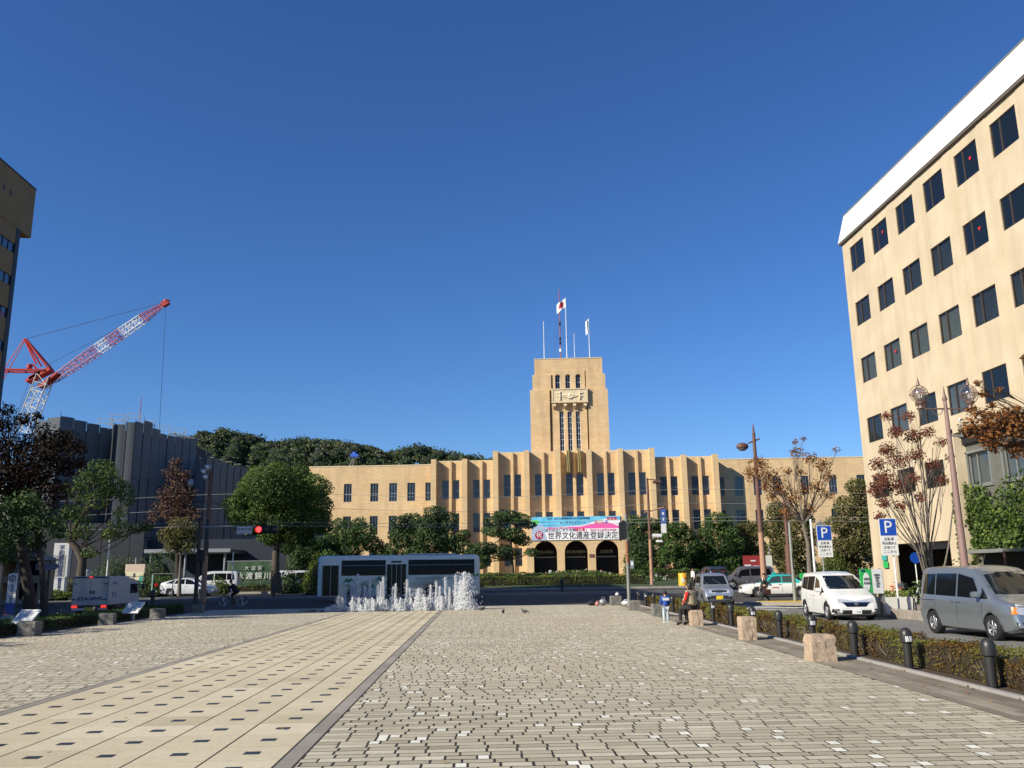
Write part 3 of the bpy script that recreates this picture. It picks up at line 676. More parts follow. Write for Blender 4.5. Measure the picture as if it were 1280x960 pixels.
# poles and flags on the tower roof
zr = zC+.1
def pole(u, h, r, m, nm, lab, cat, yo=3): 
    p = fp(u, TY+yo, zr); t = thing(nm, lab, cat, p); q = MB(); q.tube([(0, 0, 0), (0, 0, h)], [r, r*.6], m, 6); q.box((0, 0, .05), (.4, .4, .1), M['concrete']); q.build('mast', t); return t
pole(X(-2.65), 6.1, .06, M['white'], 'lightning_rod', 'tall thin white rod on the left end of the tower roof', 'rod')
t = pole(X(-.42), 10.9, .09, mat('mast_red', (.3, .1, .09), .6), 'radio_mast', 'red and grey radio mast, tallest pole on the tower roof', 'mast')
q = MB()
for z, m in ((1.5, M['white']), (2.6, M['black']), (3.2, M['black']), (5.4, M['black']), (8, M['white'])): q.lathe([(.12, z), (.15, z+.1), (.15, z+.4), (.1, z+.5)], m, n=6)
for a in (0, 2.1, 4.2): q.tube([(0, 0, 6.5), (2.2*cos(a), 2.2*sin(a), 0)], .012, M['grey'], 3)
q.build('fittings', t)
def flag(t, h, w_, hh, fold, red, drop=0):
    n = 14; V = []; F_ = []; mi = []
    q = MB(); red_ = mat('flag_red', (.55, .01, .02), .7); wf = mat('flag_white', (.8, .8, .8), .8)
    nx, nz = 16, 10; pts = {}
    for i in range(nx+1):
        for k in range(nz+1):
            a = i/nx; c = k/nz; x = -a*w_; y = fold*sin(a*7+c*1.5)*a; z = h-c*hh-drop*a**1.3*w_; pts[i, k] = (x, y, z)
    for i in range(nx):
        for k in range(nz):
            ins = ((i+.5)/nx-.5)**2*(w_**2)+((k+.5)/nz-.5)**2*(hh**2) < (hh*.3)**2
            p = [pts[i, k], pts[i+1, k], pts[i+1, k+1], pts[i, k+1]]; q.add(p+[(a_[0], a_[1]+.012, a_[2]) for a_ in p], [(0, 1, 2, 3), (7, 6, 5, 4)], red_ if (ins and red) else wf, True)
    return q.build('flag', t)
t = pole(X(.42), 9.3, .07, M['white'], 'flag_pole', 'white flagpole flying a white flag with a red disc', 'flagpole', 2.2); flag(t, 9.2, 1.25, 1.35, .3, True, .75)
pole(X(1.5), 4.3, .05, M['white'], 'lightning_rod', 'shortest thin white rod on the tower roof', 'rod', 3.5)
t = pole(X(3.5), 6.2, .06, M['white'], 'flag_pole', 'right hand white pole on the tower roof with a limp white flag', 'flagpole', 2.5); flag(t, 6.1, .42, 2.0, .25, False, .8)
# banner
ban = thing('banner', 'wide pink and blue celebration banner hung above the three arches', 'banner', fp(.03, PY-.12, 0), FA)
BW, z0, z1 = 5.55, 5.72, 8.62
cy = mat('banner_cyan', (.05, .42, .72), .5, c2=(.25, .65, .85), n=(.8, .5)); pk = mat('banner_pink', (.85, .12, .42), .5); wh = mat('banner_white', (.85, .84, .85), .5)
q = MB(); q.b2(-BW, BW, 0, .05, z0, z1, wh); q.build('sheet', ban)
q = MB(); q.prism([(-BW, 7.35), (-BW, z1), (BW, z1), (BW, 8.1), (4.8, 8.35), (3.6, 8.28), (2.6, 8.02), (1.6, 7.75), (.6, 7.5), (-1.5, 7.38), (-3.2, 7.3)], -.006, 0, cy); q.build('sky_print', ban)
q = MB(); q.prism([(-3.6, 7.12), (-3.6, 7.32), (.6, 7.36), (1.7, 7.6), (2.6, 7.8), (3.7, 7.92), (4.6, 7.65), (BW, 7.3), (BW, 7.12)], -.012, -.006, pk); q.build('pink_print', ban)
gl = mat('banner_lavender', (.5, .6, .8), .5, n=(1.5, .4)); q = MB(); q.prism([(-BW, z0), (-BW, 7.4), (-4.3, 7.7), (-3.6, 7.1), (-3.9, 6.6), (-3.6, z0)], -.01, -.002, gl); q.build('corner_print', ban)
q = MB(); q.prism([(-5.1+.5*cos(t)*(1+.3*sin(3*t)), 7.95+.3*sin(t)) for t in [2*pi*k/16 for k in range(16)]], -.02, -.008, mat('banner_green', (.15, .6, .12), .5)); q.build('green_print', ban)
q = MB(); q.prism([(-4.62+.52*cos(2*pi*k/24), 6.35+.52*sin(2*pi*k/24)) for k in range(24)], -.025, -.01, mat('banner_crimson', (.35, .01, .06), .5)); q.build('round_badge', ban)
text('祝', .75, wh, ban, (-4.62, -.035, 6.35)); text('世界文化遺産登録決定!', .98, M['ink'], ban, (.95, -.02, 6.22), sx=.9)
text('近代化はじまりの地「', .42, M['navy'], ban, (-1.75, -.02, 6.93)); rd = mat('banner_red', (.75, .02, .05), .5)
text('鹿児島」', .42, rd, ban, (.72, -.02, 6.93)); text('明治日本の産業革命遺産', .3, mat('banner_rose', (.8, .3, .4), .5), ban, (3.4, -.02, 6.9))
text('祝登録!', .42, rd, ban, (4.55, -.03, 8.3)); text('九州・山口と関連地域の近代化産業遺産', .3, M['navy'], ban, (-.9, -.02, 8.38)); text('ヒーアラリエリーナ', .36, M['navy'], ban, (-.4, -.02, 7.83))
for i, (c, chs) in enumerate((((.9, .1, .1), 'か'), ((.9, .5, .05), 'ご'), ((.1, .5, .1), 'し'), ((.1, .2, .8), 'ま'))): text(chs, .48, mat('banner_pop%d' % i, c, .5), ban, (2.55+i*.42, -.03, 7.85))
text('世界遺産 旧集成館', .24, wh, ban, (-1.9, -.025, 7.22))

# ------------------------------------------------------------------ white-parapet building on the right
plast = wallmat('beige_plaster', (.6, .5, .355), (.53, .43, .295), .5, (.42, .34, .24)); plast_in = wallmat('spandrel_plaster', (.6, .46, .31), (.56, .41, .27), .5, (.4, .31, .22))
parw = mat('white_parapet', (.76, .76, .74), .5, n=(.8, .06)); gtile = mat('grey_green_tile', (.15, .15, .125), .7, n=(3, .3), bump=.3, stretch=(1, 1, 4))
brz = mat('bronze_frame', (.1, .075, .06), .4, .4); bld = mat('green_grey_blind', (.5, .5, .38), .8, n=(.7, .3)); bldd = mat('dark_blind', (.2, .22, .205), .8, n=(.5, .5)); bld2 = mat('grey_blind', (.55, .6, .58), .8, n=(.6, .4))
rb = thing('office_building', 'beige office block with white parapet, dark windows and ivy at the right', 'building', (25, 55.4, 0), -R(90))
# local: x runs toward the camera (world -Y), front face looks toward world -X (local -y)
BL = 40; per = 3.27; w0 = 1.05; wwid = 2.08
rowsR = [(6.0, 7.42), (9.54, 11.15), (13.45, 15.1), (17.27, 18.88), (21.0, 22.75)]
NW = 12; b = MB(); opn = []
for k in range(NW):
    a = w0+k*per
    for r, (z0, z1) in enumerate(rowsR):
        if r == 0 and k > 2: continue
        opn.append((a, a+wwid, z0, z1))
        window(rb, a+wwid/2, z0, wwid, z1-z0, .09, 'slide', None if r == 4 or (r == 3 and k > 3) or (r == 1 and k == 4) or r == 0 else (bldd if r == 3 or (r == 2 and k > 3) else bld if r == 2 else bld2 if k % 2 else bldd), brz)
port = (3.1, 9.35, -.3, 3.13)
wallgrid(b, 0, 10.5, -.3, 8.85, [o for o in opn if o[3] < 8.85]+[port], plast, 0, .14)
wallgrid(b, 0, BL, 8.85, 23.5, [o for o in opn if o[3] > 8.85], plast, 0, .14)
b.build('wall', rb)
for k in range(NW):     # slightly proud columns between the windows
    a = w0+k*per+wwid; q = MB(); q.b2(a+.2, a+per-wwid-.2, -.022, 0, 8.85 if k > 2 else 3.4, 23.3, plast); q.build('column', rb)
q = MB(); q.b2(-.01, BL, .42, 14, 8.0, 23.4, room).b2(0, 10.5, .42, 14, 3.5, 8.3, room).b2(10.5, BL, 1.2, 14, -.3, 8.8, room)
q.add([(0, 0, -.3), (0, 14, -.3), (0, 14, 23.5), (0, 0, 23.5)], [(0, 1, 2, 3)], plast)
q.add([(0, 14, -.3), (BL, 14, -.3), (BL, 14, 23.5), (0, 14, 23.5)], [(0, 1, 2, 3)], plast)
q.b2(10.5, 10.9, 0, 1.2, -.3, 8.85, plast).b2(10.5, BL, .0, 1.2, 8.6, 8.848, plast)
q.build('core_block', rb)
q = MB(); d = .4; 
prof = [(-.2, 23.5), (.2, 25.4)]
q.add([(-.2, -.2, 23.52), (BL, -.2, 23.52), (BL, .2, 25.4), (.2, .2, 25.4), (-.2, 14.2, 23.52), (.2, 13.8, 25.4), (BL, 14.2, 23.52), (BL, 13.8, 25.4)],
      [(0, 1, 2, 3), (4, 0, 3, 5), (3, 2, 7, 5), (1, 6, 7, 2), (6, 4, 5, 7)], parw); q.build('parapet', rb)
sm_ = mat('parapet_seam', (.45, .45, .43), .7)
for k in range(10):
    u = 2.6+k*3.9; q = MB(); q.add([(u, -.202, 23.53), (u+.02, -.202, 23.53), (u+.02, .196, 25.4), (u, .196, 25.4)], [(0, 1, 2, 3)], sm_); q.build('seam', rb)
q = MB(); q.b2(.2, BL, .16, .3, 25.4, 25.46, M['galv']); q.build('coping', rb)
q = MB(); q.b2(-.17, BL, -.17, 14, 23.38, 23.515, mat('soffit', (.12, .1, .085), .8)); q.build('soffit', rb)
tm_ = MB(); tm_.prism([(-.13, .2), (.13, .2), (0, 0)], -.012, 0, mat('rescue_triangle_red', (.6, .03, .03), .5)); tm_ = tm_.mesh('red_triangle')
for k, z in ((1, 21.9), (4, 21.9), (4, 18.1), (1, 14.3), (7, 21.9), (7, 18.1)): obj('red_triangle', tm_, rb, (w0+k*per+1.35, .065, z))
# grey tiled lower wall with windows and ivy
q = MB(); gw = [(11.0, 12.95), (14.1, 16.4), (17.6, 19.7), (20.9, 23), (24.2, 26.3)]
wallgrid(q, 10.5, BL, -.3, 8.6, [(a, c, 5.85, 7.5) for a, c in gw], gtile, .6, .3); q.build('tiled_wall', rb)
for a, c in gw: window(rb, (a+c)/2, 5.85, c-a, 1.65, .72, 'slide', bld2, M['galv'])
for a, c in gw: q = MB(); q.b2(a-.12, c+.12, .52, .62, 5.7, 5.85, M['galv']).b2(a-.12, a, .52, .62, 5.85, 7.6, M['galv']).b2(c, c+.12, .52, .62, 5.85, 7.6, M['galv']).b2(a-.12, c+.12, .52, .62, 7.5, 7.62, M['galv']); q.build('window_surround', rb)
# portal interior: deep lobby passage
q = MB(); q.b2(.3, .32, .3, 7, -.2, 3.4, mat('lobby_wall', (.05, .045, .04), .8)).b2(9.33, 9.35, .3, 6, -.2, 3.13, plast).b2(.3, 9.35, .3, 6, 3.132, 3.16, mat('portal_ceiling', (.3, .25, .19), .8)).b2(.3, 9.35, 5.8, 5.9, -.2, 3.13, room)
for k in range(4): q.b2(4.0+k*1.4, 4.06+k*1.4, 5.5, 5.7, 0, 3, M['grey'])
q.b2(.4, 9.1, 5.55, 5.6, 0, 3, M['glass']).b2(3.6, 8.6, .9, 1.0, 2.75, 3.1, M['grey']); q.build('portal', rb)
q = MB(); q.b2(11.9, 15.6, -.9, .6, 2.42, 2.55, M['galv']).b2(11.9, 15.6, -.94, -.9, 2.38, 2.54, M['galv'])
for u in (12.0, 15.4): q.b2(u, u+.08, -.85, -.78, 0, 2.42, M['brown'])
q.b2(11.4, 15.5, .5, .58, 0, 2.42, room); q.build('side_canopy', rb)
# ivy
n = 26000; U = RNG.uniform(10.6, 30, n); Z = RNG.uniform(.1, 6.2, n); edge = 5.75+.45*np.sin(U*1.3)+.3*np.sin(U*3.1+1)
k_ = (Z < edge) & ~((U > 11.2) & (U < 15.7) & (Z < 2.5)) & (RNG.random(n) < np.where(Z > edge-.8, .5, 1))
U, Z = U[k_], Z[k_]; Yd = .5-np.abs(RNG.normal(0, .13, len(U)))-.12*(1+np.sin(U*1.7)*np.cos(Z*1.9))
P = np.stack([U, Yd, Z], 1); V, Fq, v = leafcloud(P, .17, np.tile([0, -1, .3], (len(P), 1)), .55, .3+.2*np.sin(U*2.1+Z)*np.cos(Z*2.7)+RNG.normal(0, .2, len(P)), .8)
n2 = 500; U2 = np.concatenate([10.35+RNG.normal(0, .12, n2)]); Z2 = RNG.uniform(.3, 5.6, n2); P2 = np.stack([U2, np.full(n2, -.05), Z2], 1); V2, F2, v2 = leafcloud(P2, .13, np.tile([0, -1, 0], (n2, 1)), .5)
ivy = thing('ivy', 'dense green ivy climbing the grey tiled wall of the office building', 'ivy', rb.location, -R(90))
obj('foliage', fastmesh('foliage', np.concatenate([V, V2]), np.concatenate([Fq, F2+len(V)]), [LGREEN], np.concatenate([v, v2])), ivy)

# ------------------------------------------------------------------ tall building on the left edge, and an added unseen block to shade the street
dk = wallmat('brown_cladding', (.27, .18, .095), (.23, .155, .08), .1, (.16, .11, .06)); dkt = mat('dark_cladding_edge', (.02, .025, .035), .6)
tl = thing('tower_block', 'tall dark brown office tower with blue ribbon windows at the left edge', 'building', (-61.1, 112.2, 0), R(90))
# local x runs away from the camera (world +Y); front looks to +X world = local -y
q = MB(); ops = []
zt = [34.0-k*3.45 for k in range(9)]
for z in zt: ops.append((-9, -.68, z, z+1.05))
wallgrid(q, -9, 0, 0, 36.8, ops, dk, 0, .25); q.b2(-9, -.01, .3, 14, 0, 36.8, dkt); q.add([(0, 0, 0), (0, .3, 0), (0, .3, 36.8), (0, 0, 36.8)], [(0, 1, 2, 3)], dkt); q.build('wall', tl)
q = MB(); q.b2(-9, 2.1, -.05, 14, 36.8, 42.25, dk); q.build('upper_box', tl)
q = MB(); q.b2(-.68, .02, -.06, .3, 0, 36.79, dkt); q.build('corner_strip', tl)
q = MB(); q.b2(-9, 2.15, -.1, 14, 42.25, 42.4, dkt); q.build('coping', tl)
q = MB(); 
for x in (-3.9, -2.6): q.b2(x-.12, x+.12, -.08, -.04, 39.5, 40.1, M['black'])
q.build('vent', tl)
wg = mat('sky_blue_glass', (.04, .07, .12), .06, spec=1)
for z in zt:
    q = MB(); q.b2(-9, -.68, .1, .14, z, z+1.05, wg)
    for k in range(9): q.b2(-.7-k*1.07-.03, -.7-k*1.07+.03, .03, .16, z, z+1.05, M['black'])
    q.build('ribbon_window', tl)
tl.scale = (1.3, 1.3, 1.29)
nb = thing('shade_slab', 'long brown block added out of sight beyond the left edge to shade the street', 'building', (-47, 20.5, 0), R(90))  # unseen; placed only for the shade it throws on bus and road
nb.location.y = 22.3
q = MB(); ops = [(1+k*3, 3+k*3, 2+r*3.6, 3.6+r*3.6) for k in range(9) for r in range(11)]; wallgrid(q, 0, 31, 0, 41.5, ops, dk, 0, .25); q.b2(0.01, 30.99, .3, 5, 0, 41.4, dk); q.build('wall', nb)

# ------------------------------------------------------------------ wooded hill far behind
def ridge(x):
    """height of the ridge for photo column (degrees of view) -> metres"""
    return float(np.interp(x, [-900, -400, -165, -150, -131, -120, -110, -94, -76, -66, -57, -39, -28, -14, 0, 7, 25, 60, 200, 900],
                           [20, 30, 40, 50, 65, 69, 67, 62, 63.5, 62.5, 61.5, 57, 60, 57, 54, 53, 42, 25, 8, 0]))
hy = 400
b = MB(); xs = list(range(-700, 420, 20)); vs = []; fs = []; prof = [(-130, -.03), (-90, .25), (-50, .6), (-15, .9), (10, .97), (60, .8), (200, 0)]
for i, x in enumerate(xs):
    for dy, k in prof: vs.append((x, hy+dy, 1.2+(ridge(x)-5)*k*1.0))
    if i:
        for q in range(len(prof)-1): a = (i-1)*len(prof)+q; c = i*len(prof)+q; fs.append((a, c, c+1, a+1))
b.add(vs, fs, mat('forest_floor', (.03, .035, .015), .95)); hill = b.build('hill', kind='structure')
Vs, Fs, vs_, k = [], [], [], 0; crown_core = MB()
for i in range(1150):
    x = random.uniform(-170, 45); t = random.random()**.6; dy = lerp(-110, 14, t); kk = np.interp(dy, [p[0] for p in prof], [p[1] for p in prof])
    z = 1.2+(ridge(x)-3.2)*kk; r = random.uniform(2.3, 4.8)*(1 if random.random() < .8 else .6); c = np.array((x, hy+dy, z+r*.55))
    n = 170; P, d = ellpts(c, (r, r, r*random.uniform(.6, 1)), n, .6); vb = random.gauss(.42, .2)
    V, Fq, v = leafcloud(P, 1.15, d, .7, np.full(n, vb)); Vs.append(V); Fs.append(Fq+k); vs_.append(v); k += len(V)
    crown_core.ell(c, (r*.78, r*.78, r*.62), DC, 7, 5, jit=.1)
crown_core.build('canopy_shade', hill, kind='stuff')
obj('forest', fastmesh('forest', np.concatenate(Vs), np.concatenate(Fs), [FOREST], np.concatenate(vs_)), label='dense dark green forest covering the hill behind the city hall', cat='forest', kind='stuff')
for px, py, h in ((372/1, 556, 3), (519, 552, 5), (486, 556, 3)):
    pass

# ------------------------------------------------------------------ building under construction, wrapped in panels
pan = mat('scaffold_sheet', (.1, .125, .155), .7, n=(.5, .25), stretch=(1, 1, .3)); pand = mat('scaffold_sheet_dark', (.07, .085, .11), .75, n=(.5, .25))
cb = thing('construction_building', 'large building wrapped in grey blue scaffold sheeting under the red crane', 'building', (-40, 102, 0))
def sheeted(p0, p1, ztops, pitch, nm='panel', z0=0, m=pan, skip=(), rows=None):
    """a row of separate sheet panels from p0 to p1 (world xy) with the given sagging top line"""
    p0, p1 = Vector((*p0, 0)), Vector((*p1, 0)); L = (p1-p0).length; d = (p1-p0)/L; n = max(1, round(L/pitch)); a = math.atan2(d.y, d.x)
    for i in range(n):
        if i in skip: continue
        c = p0+d*(L*(i+.5)/n); t = (i+.5)/n; zt = float(np.interp(t, np.linspace(0, 1, len(ztops)), ztops))+random.uniform(-.12, .12)
        z = z0
        lv = [z0, z0+(zt-z0)*.33, z0+(zt-z0)*.66, zt] if L/n > 1.2 else [z0, zt]
        for za, zb in zip(lv[:-1], lv[1:]):
            q = MB(); w_ = L/n-.09; dz = random.uniform(-.03, .03); yk = random.uniform(-.05, .05)
            g_ = 3; vs = []; 
            for iz in range(3):
                for ix in range(g_+1): vs.append((-w_/2+w_*ix/g_, yk+.05*sin(ix*2.1+iz), za+.03+(zb-za-.06)*iz/2))
            q.add(vs, [(r*(g_+1)+k_, r*(g_+1)+k_+1, (r+1)*(g_+1)+k_+1, (r+1)*(g_+1)+k_) for r in range(2) for k_ in range(g_)], m, True)
            o = q.build(nm, cb, (c.x+40, c.y-102, 0), a)
        # scaffold tube standing between the sheets
    q = MB()
    for i in range(n+1):
        c = p0+d*(L*i/n)-Vector((40*-1, 102, 0)); zt = float(np.interp(i/n, np.linspace(0, 1, len(ztops)), ztops))
        q.tube([(c.x, c.y, z0), (c.x, c.y, zt+random.choice((.1, .1, .6)))], .035, mat('scaffold_tube', (.08, .085, .09), .8), 4)
    q.build('scaffold_pole', cb)
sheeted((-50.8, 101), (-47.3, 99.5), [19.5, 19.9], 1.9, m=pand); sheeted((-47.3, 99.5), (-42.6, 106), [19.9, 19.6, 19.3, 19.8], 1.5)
panr = mat('scaffold_sheet_recess_shade', (.045, .055, .07), .8)  # darker copy of the sheet colour paints shade into the recess
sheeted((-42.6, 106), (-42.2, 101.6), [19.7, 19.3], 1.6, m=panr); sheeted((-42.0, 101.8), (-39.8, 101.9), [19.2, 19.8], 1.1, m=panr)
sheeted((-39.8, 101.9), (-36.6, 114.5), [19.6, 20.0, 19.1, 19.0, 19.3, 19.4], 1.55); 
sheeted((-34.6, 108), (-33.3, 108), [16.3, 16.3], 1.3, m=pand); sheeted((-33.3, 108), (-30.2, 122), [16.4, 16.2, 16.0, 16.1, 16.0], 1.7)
q = MB(); q.prism([(-10.6, -.5), (-7.4, -1.8), (-2.9, 4.2), (-2.5, 0.2), (.1, .4), (3.0, 12.3), (3.0, 20), (-10, 20)], 0, 18.6, mat('building_core', (.05, .05, .055), .9), 'z')
q.prism([(5.6, 6.6), (6.5, 6.6), (9.5, 20), (5.6, 20)], 0, 15.6, MC['building_core'], 'z').b2(3.0, 5.8, 9, 20, 0, 11, MC['building_core']); q.build('core', cb)
q = MB()     # rails, platforms and an aerial on top
for x, y, z, w_ in ((-4.3, 2.0, 19.8, 1.2), (-3.4, 3.6, 19.9, 1.1), (-1.9, 0, 19.9, 1.4), (-.3, .6, 20.2, 1.4), (.6, 3, 19.7, 1.3), (1.4, 6, 19.6, 1.2), (2.2, 9, 19.7, 1.3)):
    for s_ in (-1, 1): q.tube([(x+s_*w_/2, y, z-.8), (x+s_*w_/2, y, z+.55)], .04, M['galv'], 4)
    for h_ in (0, .5): q.tube([(x-w_*.7, y, z+h_), (x+w_*.7, y, z+h_)], .04, M['galv'], 4)
for k_ in range(6): q.box((1.7+k_*.3, 8+k_*1.0, 19.45+.0*k_), (.9, .6, .07), M['galv'])
for k_ in range(6): q.box((6.9+k_*.5, 7+k_*2.3, 16.25), (.9, .6, .07), M['galv'])
q.build('roof_rails', cb, kind='stuff')
q = MB(); q.tube([(0.2, 1, 18), (.2, 1, 22.7)], [.06, .03], M['red'], 5); q.build('aerial', cb)
q = MB(); q.b2(3.3, 5.4, 7.5, 9, 14.2, 14.3, M['galv']).b2(3.3, 5.4, 7.5, 9, 11.9, 12.0, M['galv'])
for x in (3.4, 4.4, 5.3): q.tube([(x, 7.6, 8), (x, 7.6, 15.4)], .05, M['galv'], 4)
q.ell((4.6, 7.4, 13.2), (.5, .4, .5), M['white']); q.build('stair_tower', cb)
# entrance canopy of the same site
cp = thing('entrance_canopy', 'long dark flat roofed entrance canopy left of the round green tree', 'canopy', (-30, 92, .4))
q = MB(); q.b2(-4, 4.6, 0, 7, 3.75, 4.15, mat('canopy_dark', (.07, .07, .08), .6)); q.b2(-4.05, 4.65, -.05, 0, 3.85, 4.2, M['grey']); q.build('roof', cp)
for x in (-3.5, 0, 4): q = MB(); q.tube([(x, .5, 0), (x, .5, 3.8)], .12, M['grey'], 8); q.build('post', cp)
q = MB(); q.b2(-6, 9, 6, 6.2, 0, 5.4, mat('navy_hoarding_shade', (.02, .028, .045), .8, n=(.8, .3))); q.build('back_wall', cp)  # navy lowered so the back wall's shade is in its colour
# hoarding wall behind the left trees
hd = thing('hoarding', 'navy hoarding behind the trees on the left, shade painted into its colour', 'hoarding', (-60, 97, .4))
for k_ in range(16): q = MB(); q.b2(k_*1.5+.03, k_*1.5+1.47, 0, .08, 0, 7.2, mat('hoarding_painted_shade', (.014, .018, .03), .75, n=(.6, .3))); q.build('panel', hd)  # near-black navy stands for shade over the sunlit panels

# ------------------------------------------------------------------ crane
cr = thing('crane', 'red and white lattice crane with raised jib above the construction site', 'crane', (-67, 130, 0))
O = Vector((-67, 130, 0)); rp = mat('crane_red', (.5, .035, .025), .5, n=(3, .25)); wp = mat('crane_white', (.75, .74, .7), .5)
def lattice(name, p0, p1, w0, w1, segs, cols, dw=1.5, chord=.1, lace=.055, upv=None):
    p0, p1 = Vector(p0)-O, Vector(p1)-O; d = (p1-p0).normalized(); nrm = Vector((d.z, 0, -d.x)); nrm = -nrm if nrm.z < 0 else nrm; n = segs
    def corner(i, a, b_):
        t = i/n; w_ = lerp(w0, w1, t) if not callable(w0) else w0(t); return p0.lerp(p1, t)+nrm*a*w_/2+Vector((0, b_*min(dw, w_)/2, 0))
    for i in range(n):
        q = MB(); m = cols(i/n)
        for a in (-1, 1):
            for b_ in (-1, 1): q.tube([corner(i, a, b_), corner(i+1, a, b_)], chord, m, 5)
            s_ = 1 if i % 2 else -1
            q.tube([corner(i, a, -s_), corner(i+1, a, s_)], lace, m, 4); q.tube([corner(i, s_, a), corner(i+1, -s_, a)], lace, m, 4)
            q.tube([corner(i, a, -1), corner(i, a, 1)], lace, m, 4); q.tube([corner(i, -1, a), corner(i, 1, a)], lace, m, 4)
        q.build(name, cr)
foot = at(62, 478, 130); tip = at(207, 379, 130); Atop = at(31, 424, 130); piv = at(56, 466, 130)
bands = lambda t: rp if t < .4 else wp if t < .5 else rp if t < .6 else wp if t < .78 else rp
lattice('jib_section', foot, tip, lambda t: float(np.interp(t, [0, .04, .36, .78, 1], [.4, .9, 1.4, 1.25, .3])), 0, 34, bands, 1.1, .06, .035)
lattice('mast_section', at(30, 540, 130), at(57, 470, 130), 1.9, 1.9, 7, lambda t: wp if t < .93 else rp, 1.7, .09, .05)
q = MB()
for dy in (-.8, .8):
    q.tube([piv-O+Vector((-1, dy, 1.2)), Atop-O+Vector((0, dy*.2, 0))], .14, rp, 5); q.tube([piv-O+Vector((.6, dy, .8)), Atop-O+Vector((.2, dy*.2, 0))], .14, rp, 5)
    q.tube([at(59, 464, 130)-O+Vector((0, dy, 0)), at(-12, 463, 130)-O+Vector((0, dy, 0))], .17, rp, 5)
    q.tube([Atop-O+Vector((0, dy*.2, 0)), at(-2, 478, 130)-O+Vector((0, dy, 0))], .07, rp, 4)
q.tube([at(41, 448, 130)-O, at(47, 447, 130)-O], .1, rp, 4); q.build('a_frame', cr)
q = MB(); q.box(at(52, 468, 130)-O, (3.2, 1.6, .6), rp, ry=-.5).box(at(44, 472, 130)-O, (2.4, 1.6, .4), rp, ry=-.6).lathe([(.4, -.3), (.4, .3)], rp, at(37, 458, 130)-O, 8).box(at(62, 476, 130)-O, (3.2, 1.6, .35), rp, ry=-.7)
q.tube([at(40, 455, 130)-O, at(52, 466, 130)-O], .15, rp, 5); q.build('luffing_head', cr)
q = MB(); q.lathe([(.5, -.15), (.5, .15)], rp, tip-O+Vector((.1, 0, .3)), 8).box(tip-O, (1.0, .8, .8), rp, ry=-.6); q.build('tip_sheave', cr)
q = MB()
q.tube([Atop-O, at(205, 378, 130)-O], .035, M['black'], 4); q.tube([at(58, 457, 130)-O, at(196, 385, 130)-O], .03, M['black'], 4)
q.tube([at(207.5, 381, 130)-O, at(198, 560, 130)-O], .03, M['black'], 4); q.tube([at(36, 478, 130)-O, at(5, 560, 130)-O], .03, M['black'], 4)
q.tube([at(44, 470, 130)-O, at(22, 520, 130)-O], .03, M['black'], 4); q.build('hoist_rope', cr)
q = MB(); q.box((-3, 0, 12.5), (7, 5, 5), wp).b2(-5, -1, -2, 2, 0, 10, wp); q.build('machine_deck', cr)
bc = thing('roof_winch', 'small blue machine on slanted posts above the left wing roof', 'machine', fp(-31.8, 9, 15.9))
q = MB(); q.tube([(0, 0, 0), (1.0, 0, 2.2)], .06, M['galv'], 5).tube([(.7, 0, 0), (1.15, 0, 2.2)], .06, M['galv'], 5); q.build('post', bc)
q = MB(); q.box((1.1, 0, 2.4), (1.1, .7, .5), mat('bright_blue', (.03, .12, .55), .5), bev=.1).ell((1.1, 0, 2.75), (.3, .3, .25), MC['bright_blue']); q.build('motor', bc)

# ------------------------------------------------------------------ trees
GP = 'clipped trees in front of the city hall'
def px_tree(name, label, trunkpx, basez, clp, Y, leaf, dens, fm, bark, r0_, **k):
    """clumps given as (px, py, radius_px, depth offset)"""
    s_ = Y/1115; base = at(*trunkpx[0], Y); base.z = basez; tr = [base]+[at(x, y, Y) for x, y in trunkpx[1:]]
    cl = []
    for c in clp:
        x, y, r = c[:3]; dy = c[3] if len(c) > 3 else random.uniform(-.4, .4)*r*s_; f_ = c[4] if len(c) > 4 else .8
        cl.append((at(x, y, Y)+Vector((0, dy, 0)), (r*s_, r*s_, r*s_*f_)))
    return tree(name, label, base, tr, cl, leaf, dens, fm, bark, r0_, **k)
px_tree('camphor_tree', 'large round crowned green tree right of the traffic light', [(346, 742), (344, 712), (345, 690), (349, 668)], .3,
        [(348, 625, 34, 1), (322, 612, 24), (302, 628, 18), (300, 645, 15), (322, 600, 20), (345, 594, 18), (370, 600, 22), (392, 612, 20), (398, 632, 18), (388, 650, 22), (366, 640, 26, -1), (326, 648, 24), (345, 655, 22), (372, 664, 17), (340, 670, 14), (402, 655, 12), (312, 658, 12), (384, 675, 10), (358, 684, 9), (350, 615, 30, -2)],
        78, .19, 330, LGREEN, M['bark'], .42, core=DC, vbias=.4)
